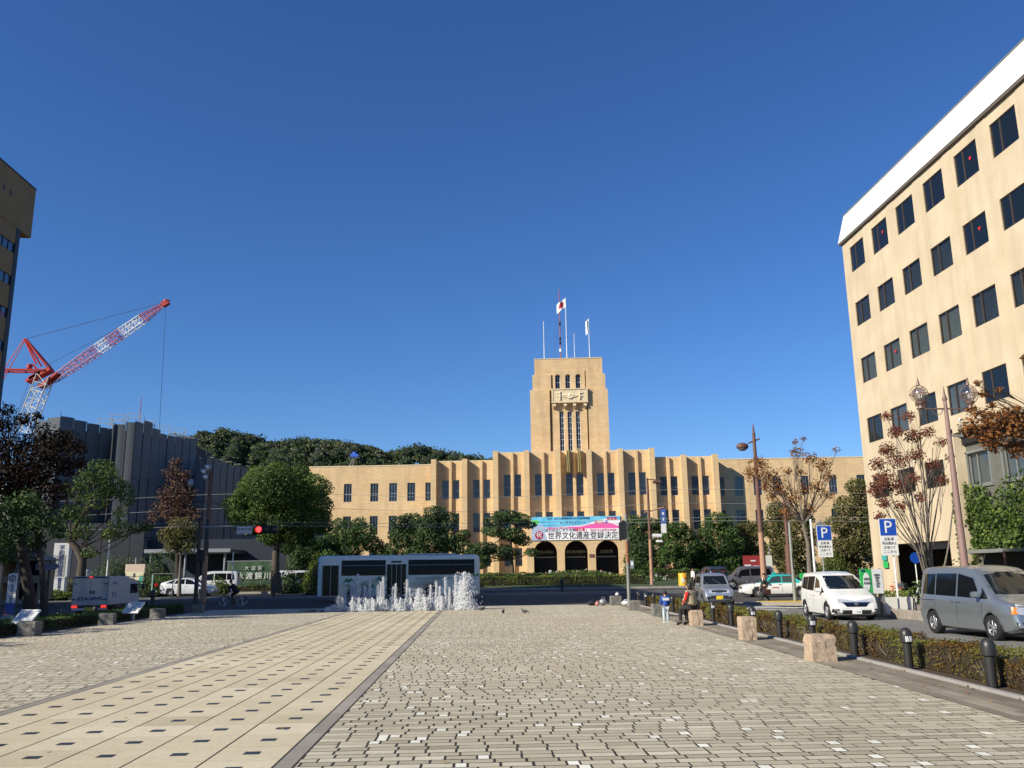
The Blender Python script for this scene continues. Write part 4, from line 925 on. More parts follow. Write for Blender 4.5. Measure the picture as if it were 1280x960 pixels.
tr_specs = [
 ('broad clipped tree behind the roof of the bus, left of the pair', [(436, 735), (437, 700)], [(436, 668, 16), (418, 672, 14), (455, 668, 15), (425, 655, 9), (448, 655, 9), (410, 682, 12), (436, 684, 18), (466, 680, 12), (476, 690, 10)], 98, GREEN),
 ('tall dark clipped tree with a domed top behind the middle of the bus', [(530, 735), (528, 700)], [(545, 643, 14), (560, 652, 12), (515, 652, 14), (500, 655, 11), (532, 660, 18), (508, 672, 16), (535, 676, 20), (560, 676, 15), (498, 668, 12), (575, 682, 14), (580, 668, 8), (520, 690, 16), (490, 688, 12)], 98, PINE),
 ('layered pine left of the arches with bare trunk showing', [(641, 730), (640, 700), (638, 670)], [(634, 645, 16, 0, .45), (620, 652, 13, 0, .5), (648, 650, 14, 0, .5), (660, 656, 9, 0, .5), (615, 664, 12, 0, .5), (640, 668, 16, 0, .5), (608, 685, 14, 0, .5), (630, 690, 15, 0, .5), (652, 676, 11, 0, .5), (664, 690, 8, 0, .6), (592, 692, 11, 0, .6), (602, 700, 12)], 96, PINE),
 ('dark clipped tree directly right of the arches', [(800, 725), (803, 700)], [(806, 655, 15, 0, .5), (795, 668, 12), (816, 668, 13), (800, 684, 14), (820, 688, 14), (794, 700, 12), (808, 704, 13), (826, 655, 9), (792, 650, 8)], 100, PINE),
 ('forked clipped tree between the brown pole and the silver car', [(848, 728), (850, 705), (846, 685)], [(846, 660, 13, 0, .55), (836, 668, 11), (858, 670, 11), (840, 684, 13), (858, 690, 12), (832, 696, 11), (870, 682, 10), (852, 704, 10)], 97, GREEN),
 ('tall domed clipped tree behind the silver car', [(898, 725), (898, 700)], [(898, 650, 14, 0, .7), (886, 664, 13), (908, 664, 12), (880, 680, 13), (900, 682, 15), (918, 680, 12), (890, 698, 14), (912, 700, 14), (872, 694, 10)], 98, GREEN),
 ('olive green clipped tree left of the tall brown street light', [(936, 725), (938, 700)], [(934, 660, 13, 0, .7), (925, 670, 11), (946, 664, 12), (930, 684, 13), (948, 684, 12), (940, 700, 13), (924, 700, 11)], 100, OLIVE),
 ('olive tree behind the grey pole and the bare orange tree', [(975, 730), (975, 700)], [(975, 640, 16), (990, 655, 16), (965, 660, 14), (980, 680, 18), (1000, 690, 16), (1015, 672, 13), (965, 695, 14), (1004, 650, 11), (985, 706, 14)], 92, OLIVE),
 ('large olive green tree beside the corner of the office block', [(1068, 735), (1066, 700)], [(1070, 610, 14), (1085, 622, 14), (1060, 632, 16), (1080, 645, 17), (1050, 655, 15), (1072, 668, 20), (1092, 668, 12), (1050, 685, 16), (1080, 692, 18), (1045, 700, 12), (1062, 708, 14)], 86, OLIVE)]
for lab, tpx, cl, Y, fm in tr_specs:
    px_tree('clipped_tree', lab, tpx, zg(Y), cl, Y, .24, 170, fm, M['bark'], .2, group=GP, core=DC, vbias=.45)
for lab, cl, Y in (('dark evergreen mass left of the bus, below the round tree', [(380, 690, 16), (395, 700, 14), (372, 706, 14), (410, 700, 14), (398, 682, 12)], 96),
                   ('dark evergreen shrubs in shade under the clipped trees at right', [(820, 712, 12), (845, 716, 9), (870, 714, 12), (885, 706, 14), (905, 715, 12), (925, 712, 12), (860, 700, 12), (790, 712, 9), (1010, 712, 14), (1036, 716, 12), (1058, 716, 12), (990, 716, 10)], 104)):
    px_tree('evergreen_shrub', lab, [(cl[0][0], 730), (cl[0][0], 715)], zg(Y), cl, Y, .26, 150, GREEN, M['bark'], .12, core=DC, vbias=.35, cat='shrub')
# left side trees
px_tree('spreading_tree', 'twisted light green tree behind the small white truck', [(99, 742), (101, 722), (103, 700), (96, 686), (88, 676)], .25,
        [(126, 588, 17), (110, 600, 15), (140, 606, 16), (152, 612, 14), (100, 617, 14), (122, 625, 14), (160, 625, 9), (85, 612, 10), (92, 640, 11), (108, 664, 12), (92, 668, 10), (150, 660, 14), (137, 668, 9), (170, 660, 9), (184, 658, 8), (112, 690, 9), (100, 645, 12), (72, 655, 10), (150, 640, 8)],
        68, .17, 150, LGREEN, M['bark'], .4, core=None, vbias=.42, twigs=3)
px_tree('bare_conifer', 'thin rusty brown conifer against the sheeted building', [(222, 742), (222, 700), (221, 640), (221, 575)], .3,
        [(221, 578, 8), (214, 592, 12), (230, 594, 11), (221, 606, 14), (206, 618, 12), (236, 618, 12), (220, 628, 16), (200, 636, 12), (240, 636, 11), (218, 645, 15), (190, 648, 9), (246, 645, 8)],
        76, .2, 60, RUST, M['darkbark'], .2, twigs=9, shell=.1)
px_tree('round_tree', 'small round topped olive tree behind the white hatchback', [(224, 742), (225, 715), (226, 695)], .3,
        [(226, 660, 15), (212, 670, 12), (240, 666, 10), (226, 676, 15), (238, 682, 10), (214, 684, 9)], 74, .17, 220, OLIVE, M['palebark'], .15, core=None, vbias=.6)
px_tree('dark_autumn_tree', 'big reddish autumn tree at the left edge, leaves coloured dark for shade', [(38, 785), (36, 740), (30, 700), (22, 660), (12, 620)], -.1,
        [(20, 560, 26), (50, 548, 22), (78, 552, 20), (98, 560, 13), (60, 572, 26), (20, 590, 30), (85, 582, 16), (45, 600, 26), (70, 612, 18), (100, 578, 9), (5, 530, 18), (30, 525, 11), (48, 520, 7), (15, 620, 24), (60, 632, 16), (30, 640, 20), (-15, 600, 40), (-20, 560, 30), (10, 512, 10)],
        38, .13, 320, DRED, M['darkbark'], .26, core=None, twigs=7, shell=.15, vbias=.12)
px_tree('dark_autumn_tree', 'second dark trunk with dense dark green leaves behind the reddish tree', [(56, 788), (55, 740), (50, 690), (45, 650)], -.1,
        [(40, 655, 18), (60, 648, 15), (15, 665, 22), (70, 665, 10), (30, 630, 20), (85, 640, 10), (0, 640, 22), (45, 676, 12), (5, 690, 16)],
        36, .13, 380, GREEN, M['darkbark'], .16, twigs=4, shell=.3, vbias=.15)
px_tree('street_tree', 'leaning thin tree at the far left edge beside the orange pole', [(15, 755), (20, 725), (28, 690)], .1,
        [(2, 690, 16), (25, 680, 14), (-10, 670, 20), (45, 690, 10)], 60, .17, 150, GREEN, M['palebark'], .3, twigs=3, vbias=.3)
for i_, (x_, y_, h_) in enumerate(((-26.0, 12, 8.6), (-26.3, 18, 8.8), (-26.0, 24, 8.4), (-26.4, 30, 8.7), (-27.0, 36, 8.5))):
    tree('street_tree', ('nearest', 'second', 'third', 'fourth', 'farthest')[i_]+' roadside tree of the row beyond the left edge of the photo', (x_, y_, -.1), [(x_, y_, -.1), (x_, y_, 1.5), (x_, y_, 3.2)],
         [((x_, y_, 5.6), (2.6, 2.6, 2.4)), ((x_+1.2, y_-1.4, 4.2), (1.6, 1.6, 1.3)), ((x_+1.1, y_+1.5, 4.4), (1.7, 1.6, 1.3)), ((x_-.8, y_, 4.4), (2, 2, 1.5))], .34, 75, GREEN, M['darkbark'], .2, group='roadside trees beyond the left edge')
# right side deciduous trees
px_tree('zelkova_tree', 'half bare orange leaved tree in front of the right wing of the city hall', [(1015, 748), (1012, 715), (1010, 680), (1004, 655)], .05,
        [(950, 578, 13), (938, 592, 12), (962, 594, 14), (975, 608, 14), (990, 622, 12), (966, 620, 10), (996, 565, 9), (1010, 572, 10), (1028, 580, 12), (1036, 596, 9), (1000, 590, 8), (1020, 608, 12), (1036, 618, 10), (1005, 612, 9), (984, 590, 8), (985, 640, 12), (1012, 636, 9), (1046, 562, 5), (994, 552, 5), (1004, 548, 4), (955, 608, 10)],
        58, .15, 110, ORANGE, M['palebark'], .2, twigs=6, shell=.1)
t = px_tree('maple_tree', 'multi stemmed maple with thin reddish leaves by the office entrance', [(1167, 742), (1165, 720), (1160, 700)], 0,
        [(1108, 520, 8), (1118, 540, 11), (1135, 520, 9), (1140, 545, 12), (1110, 562, 12), (1096, 580, 10), (1124, 575, 13), (1146, 568, 11), (1160, 540, 9), (1176, 552, 8), (1166, 580, 9), (1106, 598, 14), (1092, 612, 11), (1122, 608, 12), (1140, 598, 10), (1104, 628, 10), (1098, 645, 7), (1128, 632, 9), (1150, 622, 8), (1178, 600, 8), (1150, 505, 6), (1186, 572, 6)],
        36, .105, 430, MAROON, M['palebark'], .05, twigs=3, shell=.1, vbias=.62)
base = Vector((18.6, 36, 0)); q = MB()
for (x, y) in ((1092, 600), (1106, 560), (1120, 580), (1136, 600), (1150, 540), (1166, 560), (1180, 580), (1196, 590), (1128, 640)):
    e = at(x, y, 36)-t.location; mid = Vector((e.x*.35, random.uniform(-.6, .6), e.z*.45)); q.tube([(random.uniform(-.1, .1), random.uniform(-.1, .1), 0), mid*.5, mid, e], [.06, .05, .04, .015], M['palebark'], 5)
q.build('stem', t)
px_tree('orange_tree', 'rusty orange branches reaching in from the right edge', [(1420, 860), (1415, 700), (1400, 600), (1370, 560)], 0,
        [(1215, 535, 15), (1235, 525, 17), (1255, 540, 20), (1275, 530, 20), (1232, 548, 13), (1260, 520, 16), (1290, 545, 24), (1215, 515, 9), (1310, 520, 30), (1244, 556, 12), (1272, 562, 14), (1340, 540, 30), (1228, 492, 6), (1222, 478, 5), (1250, 488, 5), (1279, 448, 5), (1300, 470, 12), (1240, 506, 6)],
        22, .095, 620, ORANGE, M['bark'], .16, twigs=5, shell=.15)
# ------------------------------------------------------------------ hedges and shrubs
def zgk(y): return zg(y) if y > 84 else .36
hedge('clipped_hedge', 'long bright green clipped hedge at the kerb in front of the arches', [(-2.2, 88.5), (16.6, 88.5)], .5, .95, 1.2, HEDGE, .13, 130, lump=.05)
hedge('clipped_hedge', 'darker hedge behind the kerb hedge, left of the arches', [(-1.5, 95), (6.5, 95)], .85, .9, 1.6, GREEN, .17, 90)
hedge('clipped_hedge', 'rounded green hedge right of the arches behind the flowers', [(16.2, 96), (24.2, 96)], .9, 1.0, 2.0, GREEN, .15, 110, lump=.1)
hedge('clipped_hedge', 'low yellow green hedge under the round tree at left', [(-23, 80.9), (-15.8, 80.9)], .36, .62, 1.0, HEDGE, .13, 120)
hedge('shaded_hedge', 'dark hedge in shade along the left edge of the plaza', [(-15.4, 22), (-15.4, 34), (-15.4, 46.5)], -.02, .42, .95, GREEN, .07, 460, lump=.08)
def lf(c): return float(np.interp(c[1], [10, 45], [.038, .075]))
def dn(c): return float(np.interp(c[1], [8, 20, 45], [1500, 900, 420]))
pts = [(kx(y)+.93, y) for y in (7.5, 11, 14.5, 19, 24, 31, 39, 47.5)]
hedge('low_hedge', 'low rusty green hedge between the plaza and the right hand road', pts, -.01, .45, .8, AUTH, lf, dn, lump=.09, stems_and_shade=3.2)
FL = tonemat('flower_petals', [(.5, .12, .02), (.7, .35, .03), (.75, .6, .1), (.75, .7, .6)], .7, 0, trans=.3); RF = tonemat('red_leaves', [(.1, .03, .02), (.25, .06, .03), (.4, .12, .05)], .7, 0, trans=.2)
def bed(name, label, c, r, n, leaf, fm, cat, blooms=0, bm=None):
    root = thing(name, label, cat, (c[0], c[1], zg(c[1]) if len(c) < 3 else c[2])); P, d = ellpts((0, 0, 0), r, n, .7); P[:, 2] = np.abs(P[:, 2]); d[:, 2] = np.abs(d[:, 2])
    V, Fq, v = leafcloud(P, leaf, d, .6); obj('foliage', fastmesh('foliage', V, Fq, [fm], v), root)
    q = MB(); q.ell((0, 0, 0), (r[0]*.72, r[1]*.72, r[2]*.72), DC, 9, 6); q.build('stems_and_shade', root)  # dark solid core paints the shade between the leaves; no stalks modelled
    if blooms:
        P, d = ellpts((0, 0, 0), [x*1.03 for x in r], blooms, .95); P[:, 2] = np.abs(P[:, 2]); Vs_, Fs_, vv_ = [], [], []
        for k_ in range(5):
            V, Fq, v = leafcloud(P+RNG.normal(0, .05, P.shape), .16, d, .5, asp=.9); Vs_.append(V); Fs_.append(Fq+k_*len(V)); vv_.append(v)
        obj('blooms', fastmesh('blooms', np.concatenate(Vs_), np.concatenate(Fs_), [bm or FL], np.concatenate(vv_)), root)
    return root
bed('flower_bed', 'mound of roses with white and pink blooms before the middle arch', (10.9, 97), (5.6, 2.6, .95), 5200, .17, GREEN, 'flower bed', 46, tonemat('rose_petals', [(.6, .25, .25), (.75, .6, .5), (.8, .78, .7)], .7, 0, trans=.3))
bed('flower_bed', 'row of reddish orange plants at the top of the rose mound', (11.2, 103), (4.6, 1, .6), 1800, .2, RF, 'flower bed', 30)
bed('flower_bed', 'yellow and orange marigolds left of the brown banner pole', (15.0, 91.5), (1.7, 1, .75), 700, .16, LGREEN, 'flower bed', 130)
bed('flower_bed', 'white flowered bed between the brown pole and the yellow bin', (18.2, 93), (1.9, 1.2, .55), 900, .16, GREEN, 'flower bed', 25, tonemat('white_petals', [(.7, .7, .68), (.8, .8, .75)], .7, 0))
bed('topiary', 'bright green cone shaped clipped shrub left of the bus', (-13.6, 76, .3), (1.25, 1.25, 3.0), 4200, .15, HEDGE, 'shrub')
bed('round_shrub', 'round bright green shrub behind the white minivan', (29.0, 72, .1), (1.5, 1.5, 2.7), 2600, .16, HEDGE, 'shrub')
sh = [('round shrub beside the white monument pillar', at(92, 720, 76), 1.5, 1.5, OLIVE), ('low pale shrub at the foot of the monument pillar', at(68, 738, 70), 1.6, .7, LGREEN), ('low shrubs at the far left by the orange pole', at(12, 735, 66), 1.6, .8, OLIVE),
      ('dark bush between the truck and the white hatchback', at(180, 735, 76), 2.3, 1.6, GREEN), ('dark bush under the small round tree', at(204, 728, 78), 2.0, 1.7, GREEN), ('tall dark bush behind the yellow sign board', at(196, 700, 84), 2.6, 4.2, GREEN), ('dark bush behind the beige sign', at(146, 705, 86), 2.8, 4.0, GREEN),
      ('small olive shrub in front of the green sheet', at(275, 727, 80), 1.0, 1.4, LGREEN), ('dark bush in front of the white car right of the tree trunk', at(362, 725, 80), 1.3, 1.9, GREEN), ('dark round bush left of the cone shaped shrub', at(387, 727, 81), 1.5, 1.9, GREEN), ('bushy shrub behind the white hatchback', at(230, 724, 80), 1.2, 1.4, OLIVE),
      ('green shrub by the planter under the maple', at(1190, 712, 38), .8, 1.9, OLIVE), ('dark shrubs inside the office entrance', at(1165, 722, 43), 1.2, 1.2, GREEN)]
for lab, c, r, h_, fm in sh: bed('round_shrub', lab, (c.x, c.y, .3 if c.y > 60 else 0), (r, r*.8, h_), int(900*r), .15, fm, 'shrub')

# ------------------------------------------------------------------ vehicles
def paintmat(name, c, metal=.0, rough=.3): return mat(name, c, rough, metal, coat=.6, n=(3, .05))
WH = {}
def wheel(parent, c, r, wd, side, style='alloy', name='wheel'):
    key = (round(r, 2), style)
    if key not in WH:
        t = MB(); T = Matrix.Rotation(pi/2, 4, 'X'); t.T = T
        t.lathe([(r*.62, -wd/2), (r*.93, -wd/2), (r, -wd*.36), (r, wd*.36), (r*.93, wd/2), (r*.62, wd/2)], M['dark'], n=24, cap=False)
        rm = MB(); rm.T = T; silver = mat('rim_silver', (.5, .5, .52), .35, .8)
        rm.lathe([(r*.64, -wd*.3), (r*.66, wd*.4), (r*.6, wd*.5), (r*.57, wd*.2)], silver, n=24, cap=False)
        n = 7
        for k in range(n):
            a = 2*pi*k/n; rm.T = T @ Matrix.Rotation(a, 4, 'Z'); rm.box((r*.36, 0, wd*.3), (r*.5, r*.16, wd*.1), silver, bev=.008)
        rm.T = T; rm.lathe([(r*.15, wd*.2), (r*.15, wd*.4), (r*.08, wd*.44)], silver, n=10); rm.lathe([(r*.56, wd*.05), (r*.56, wd*.12)], M['black'], n=16)
        WH[key] = (t.mesh('wheel'), rm.mesh('rim'))
    a, b_ = WH[key]; o = obj(name, a, parent, c); o.rotation_euler = (0, 0, 0 if side < 0 else pi); obj('rim', b_, o); return o
def patch(bvh, P, D, m, off=.01, n=6, k=5, th=.0):
    """glass, lamp or trim laid on the body: quad P (4 corners) shot along D onto the surface"""
    D = Vector(D).normalized(); P = [Vector(p) for p in P]; vs = []; ok = []
    for i in range(k+1):
        for j_ in range(n+1):
            a, c = j_/n, i/k; p = P[0].lerp(P[1], a).lerp(P[3].lerp(P[2], a), c)-D*6
            h = bvh.ray_cast(p, D, 12)
            if h[0] is None: vs.append(p); ok.append(False)
            else: vs.append(h[0]-D*off); ok.append(True)
    b = MB(); fs = []
    for i in range(k):
        for j_ in range(n):
            q = [i*(n+1)+j_, i*(n+1)+j_+1, (i+1)*(n+1)+j_+1, (i+1)*(n+1)+j_]
            if all(ok[t] for t in q): fs.append(q)
    b.add(vs, fs, m, True); return b
def loftbody(S, m, bevel=None):
    """S: list of stations (x, [(y,z)...half ring bottom centre -> top centre])"""
    b = MB(); vs = []; n = len(S[0][1]); ring = 2*n-2
    for x, pr in S:
        full = pr+[(-y, z) for y, z in pr[-2:0:-1]]
        vs += [(x+(0), y, z) for y, z in full]
    fs = []
    for i in range(len(S)-1):
        for k in range(ring): fs.append((i*ring+k, i*ring+(k+1) % ring, (i+1)*ring+(k+1) % ring, (i+1)*ring+k))
    fs += [tuple(range(ring))[::-1], tuple((len(S)-1)*ring+k for k in range(ring))]
    b.add(vs, fs, m, True); return b
def car(name, label, cat, loc, rz, sp, paint, group=None, roofpaint=None):
    L, W, Hh = sp['L'], sp['W'], sp['H']; root = thing(name, label, cat, loc, rz, group); hw0 = W/2
    top = sp['top']; belt = sp['belt']; bx = [p[0] for p in belt]; bz = [p[1] for p in belt]; tx = [p[0] for p in top]; tz = [p[1] for p in top]
    ft = lambda x: float(np.interp(x, tx, tz)); fb = lambda x: min(float(np.interp(x, bx, bz)), ft(x)-.045)
    sx = sorted({round(v, 3) for v in list(np.linspace(-L/2, L/2, 34))+tx+[-L/2+.04, -L/2+.12, L/2-.04, L/2-.12]})
    S = []; clr = sp.get('clr', .2)
    for x in sx:
        e = max(0, (abs(x)-(L/2-.75))/.75); pf = 1-.13*e**2.2-.06*(e > .93); hw = hw0*pf; zt, zb = ft(x), fb(x); zs = clr+.12*max(0, e-.55)/.45
        cab = max(0, zt-zb-.045); inw = sp.get('tumble', .22)
        y5 = hw-.035; y6 = y5-inw*cab*.92-.02; y7 = y6-.1-.05*min(1, cab)
        dz = min(.05, (zt-zb)*.5)
        S.append((x, [(0, zs), (hw-.14, zs), (hw-.05, zs+.05), (hw-.005, zs+.3*(zb-zs)), (hw, zs+.62*(zb-zs)), (hw-.012, zb-.07), (y5, zb), (y6, zt-dz), (y7, zt-.006), (y7*.5, zt+.014), (0, zt+.022)]))
    b = loftbody(S, paint); me = b.mesh('body', R(38)); 
    if roofpaint:
        me.materials.append(roofpaint)
        for p in me.polygons:
            c = p.center
            if c.z > fb(c.x)+.1 or (c.z > Hh-.12): p.material_index = 1
    bo = bpy.data.objects.new('body', me); COL.objects.link(bo)
    cut = MB(); wr = sp['wr']; 
    for wx in sp['wx']:
        for s_ in (-1, 1): cut.T = Matrix.Translation((wx, s_*(hw0-.02), wr)) @ Matrix.Rotation(pi/2, 4, 'X'); cut.lathe([(wr*1.17, -.27), (wr*1.17, .27)], M['black'], n=28)
    cm = cut.mesh('cut'); cobj = bpy.data.objects.new('cut', cm); COL.objects.link(cobj)
    md = bo.modifiers.new('b', 'BOOLEAN'); md.object = cobj; md.operation = 'DIFFERENCE'; md.solver = 'EXACT'
    try: md.material_mode = 'TRANSFER'
    except Exception: pass
    dg = bpy.context.evaluated_depsgraph_get(); nm = bpy.data.meshes.new_from_object(bo.evaluated_get(dg)); bo.modifiers.clear(); bo.data = nm
    bpy.data.objects.remove(cobj); bo.parent = root; nm.name = 'body'
    for o_ in (bo,): pass
    bvh = BVHTree.FromPolygons([v.co for v in me.vertices], [tuple(p.vertices) for p in me.polygons])
    def put(nm_, P, D, m, off=.01, par=None, n=6, k=5, label=None): return patch(bvh, P, D, m, off, n, k).build(nm_, par or root, label=label)
    for wx in sp['wx']:
        for s_ in (-1, 1): wheel(root, (wx, s_*(hw0-.11), wr), wr, .21, s_)
    gm = M['glass']; tm = sp.get('sideglass', M['tint'])
    # windscreen and rear window
    a, c = sp['ws']; hwr = hw0-.17; za, zc = ft(a), ft(c)
    put('windscreen', [(3, -hwr-.0, za+.03), (3, hwr, za+.03), (3, hwr-.1, zc-.03), (3, -hwr+.1, zc-.03)], (-1, 0, 0), gm, .012, n=10, k=6)
    a, c = sp['rw']; za, zc = sp['rwz']; put('rear_window', [(-3, hwr-.04, za), (-3, -hwr+.04, za), (-3, -hwr+.12, zc), (-3, hwr-.12, zc)], (1, 0, 0), gm, .012, n=8, k=4)
    for s_ in (-1, 1):
        for poly in sp['sg']:
            P = [(x, s_*3, z) for x, z in poly]
            if s_ < 0: P = P[::1]
            else: P = [P[1], P[0], P[3], P[2]]
            put('side_window', P, (0, -s_, 0), tm, .008, n=6, k=4)
        for x, z in sp['handles']: q = MB(); q.box((x, s_*(hw0+.012), z), (.17, .03, .035), sp.get('hm', paint), bev=.008); q.build('door_handle', root)
        for x in sp['seams']:
            zb = fb(x); put('door_seam', [(x-.006, s_*3, clr+.12), (x+.006, s_*3, clr+.12), (x+.006, s_*3, zb-.02), (x-.006, s_*3, zb-.02)][::s_], (0, -s_, 0), M['black'], .004, n=1, k=8)
        mx, mz = sp['mirror']; q = MB(); q.box((mx, s_*(hw0+.09), mz), (.14, .2, .16), paint, bev=.035).box((mx-.02, s_*(hw0-.03), mz-.06), (.06, .1, .04), M['black']); q.build('wing_mirror', root)
        # lamps
        hl = sp['hl']; P = [Vector(p) for p in hl]; P = [Vector((p.x, s_*p.y, p.z)) for p in P]
        if s_ < 0: P = [P[1], P[0], P[3], P[2]]
        D = Vector((-1, -s_*sp.get('hld', .55), 0)); cen = sum(P, Vector())/4
        P = [p-D*0 for p in P]; put('headlamp', P, D, M['lens'], .012, n=6, k=3)
        if 'ind' in sp:
            P = [Vector((p[0], s_*p[1], p[2])) for p in sp['ind']]; P = P if s_ > 0 else [P[1], P[0], P[3], P[2]]; put('indicator', P, Vector((-1, -s_*1.2, 0)), M['amber'], .016, n=3, k=2)
        P = [Vector((p[0], s_*p[1], p[2])) for p in sp['tlamp']]; P = P if s_ < 0 else [P[1], P[0], P[3], P[2]]; put('tail_lamp', P, Vector((1, -s_*.6, 0)), M['red'], .012, n=3, k=4)
    for nm_, P, m in sp['front']: put(nm_, [(3, -y, z) if 0 else (3, y, z) for y, z in P], (-1, 0, 0), m, .014, n=8, k=3)
    # number plates
    pc = sp.get('plate', M['white']); f = MB(); xf = L/2+.012; f.box((xf+.0, 0, sp['pz']), (.02, .33, .165), pc); o = f.build('number_plate', root)
    if sp.get('ptext'):
        t = textmesh(sp['ptext'], .1, mat('plate_green', (.02, .12, .05), .5), .002); t.name = 'plate_number'; oo = obj('plate_number', t, o, (xf+.014, 0, sp['pz']-.02)); oo.rotation_euler = (0, 0, pi/2)
    f = MB(); f.box((-L/2-.012, 0, sp.get('rpz', .8)), (.02, .33, .165), pc); f.build('number_plate', root)
    q = MB(); q.b2(-L/2+.3, L/2-.3, -hw0+.25, hw0-.25, clr-.03, clr+.25, M['black']); q.build('underbody', root)
    # wipers
    a = sp['ws'][0]
    for y in (-.35, .3): q = MB(); q.tube([(a+.03, y, ft(a)+.03), (a-.25, y-.42, ft(a-.25)+.035)], .009, M['black'], 4); q.build('wiper', root)
    return root, bvh, put
silver = paintmat('silver_paint', (.36, .39, .41), .75, .32); whitep = paintmat('pearl_white_paint', (.72, .72, .7), 0, .3); silver2 = paintmat('light_silver_paint', (.45, .47, .5), .7, .35)
greyp = paintmat('grey_paint', (.2, .2, .22), .6, .35); teal = paintmat('teal_paint', (.02, .42, .4), 0, .3); vwhite = paintmat('van_white_paint', (.62, .63, .65), 0, .4)
# silver people carrier, nearest car
van = dict(L=4.6, W=1.7, H=1.85, wr=.32, wx=(-1.42, 1.4), clr=.2, tumble=.17,
    top=[(-2.3, .75), (-2.28, 1.1), (-2.2, 1.5), (-2.1, 1.78), (-1.95, 1.85), (.1, 1.87), (.55, 1.82), (.85, 1.68), (1.55, 1.08), (1.75, 1.02), (2.1, .95), (2.22, .86), (2.29, .6), (2.3, .45)],
    belt=[(-2.3, .98), (.5, 1.02), (1.3, .98), (2.3, .85)], ws=(1.5, .72), rw=(-2.25, -2.1), rwz=(1.15, 1.65),
    sg=[[(-1.98, 1.1), (-1.28, 1.08), (-1.28, 1.66), (-1.85, 1.66)], [(-1.22, 1.08), (-.18, 1.06), (-.18, 1.67), (-1.22, 1.67)], [(-.1, 1.06), (.98, 1.03), (.62, 1.55), (-.1, 1.67)], [(1.03, 1.03), (1.32, 1.03), (1.13, 1.22), (1.03, 1.32)]],
    handles=[(-.3, .93), (.02, .93)], seams=[-1.25, -.14, 1.05], mirror=(1.0, 1.13),
    hl=[(3, 1.02, .68), (3, .43, .62), (3, .5, .84), (3, 1.02, .93)], ind=[(3, 1.75, .68), (3, 1.55, .68), (3, 1.55, .84), (3, 1.75, .86)], hld=.45,
    tlamp=[(-3, .55, .9), (-3, .95, .9), (-3, .95, 1.5), (-3, .62, 1.5)],
    front=[('grille', [(-.46, .64), (.46, .64), (.5, .8), (-.5, .8)], M['black']), ('air_intake', [(-.68, .26), (.68, .26), (.66, .34), (-.66, .34)], M['black']), ('upper_intake', [(-.72, .44), (.72, .44), (.72, .49), (-.72, .49)], M['black'])],
    pz=.56, rpz=.85)
r, bvh, put = car('silver_van', 'silver people carrier, nearest vehicle on the right hand road', 'van', (13.86, 23.9, -.12), -R(90)+R(1), van, silver)
for s_ in (-1, 1): put('sliding_rail', [(-2.1, s_*3, .925), (-1.25, s_*3, .925), (-1.25, s_*3, .945), (-2.1, s_*3, .945)][::s_], (0, -s_, 0), M['black'], .006, n=6, k=1)
put('grille_chrome', [(3, -.48, .79), (3, .48, .79), (3, .48, .815), (3, -.48, .815)], (-1, 0, 0), M['chrome'], .02, n=6, k=1)
# white minivan
freed = dict(L=4.25, W=1.7, H=1.73, wr=.31, wx=(-1.32, 1.36), clr=.17, tumble=.2,
    top=[(-2.12, .7), (-2.1, 1.05), (-2.02, 1.45), (-1.85, 1.67), (-1.6, 1.72), (-.2, 1.73), (.2, 1.66), (.55, 1.5), (1.4, 1.04), (1.6, .98), (1.95, .86), (2.07, .7), (2.12, .45)],
    belt=[(-2.12, 1.08), (-.3, 1.0), (.9, .94), (2.12, .8)], ws=(1.32, .28), rw=(-2.1, -1.9), rwz=(1.12, 1.52),
    sg=[[(-1.8, 1.13), (-.98, 1.06), (-.98, 1.56), (-1.62, 1.54)], [(-.94, 1.06), (-.14, 1.03), (-.14, 1.57), (-.94, 1.57)], [(-.02, 1.02), (.74, .98), (.36, 1.42), (-.02, 1.54)], [(.8, .98), (1.12, .98), (.78, 1.18), (.72, 1.1)]],
    handles=[(-.28, .88), (.05, .88)], seams=[-.98, -.08, .95], mirror=(.86, 1.07),
    hl=[(3, 1.05, .66), (3, .38, .6), (3, .42, .7), (3, 1.1, .8)], hld=.45, tlamp=[(-3, .6, .85), (-3, .95, .85), (-3, .95, 1.4), (-3, .7, 1.4)],
    front=[('grille', [(-.34, .5), (.34, .5), (.5, .66), (-.5, .66)], M['tint']), ('air_intake', [(-.5, .24), (.5, .24), (.52, .38), (-.52, .38)], M['black']), ('fog_lamp', [(-.8, .3), (-.66, .26), (-.62, .42), (-.8, .42)], M['black']), ('fog_lamp', [(.66, .26), (.8, .3), (.8, .42), (.62, .42)], M['black'])],
    pz=.33, ptext='・118')
r, bvh, put = car('white_minivan', 'white minivan with dark side windows parked facing the camera', 'car', (13.78, 34.05, -.12), -R(90)-R(4), freed, whitep)
put('grille_chrome', [(3, -.5, .63), (3, .5, .63), (3, .5, .655), (3, -.5, .655)], (-1, 0, 0), M['chrome'], .02, n=6, k=1)
q = MB(); q.ell((2.13, 0, .6), (.02, .08, .06), M['chrome']); q.build('badge', r)
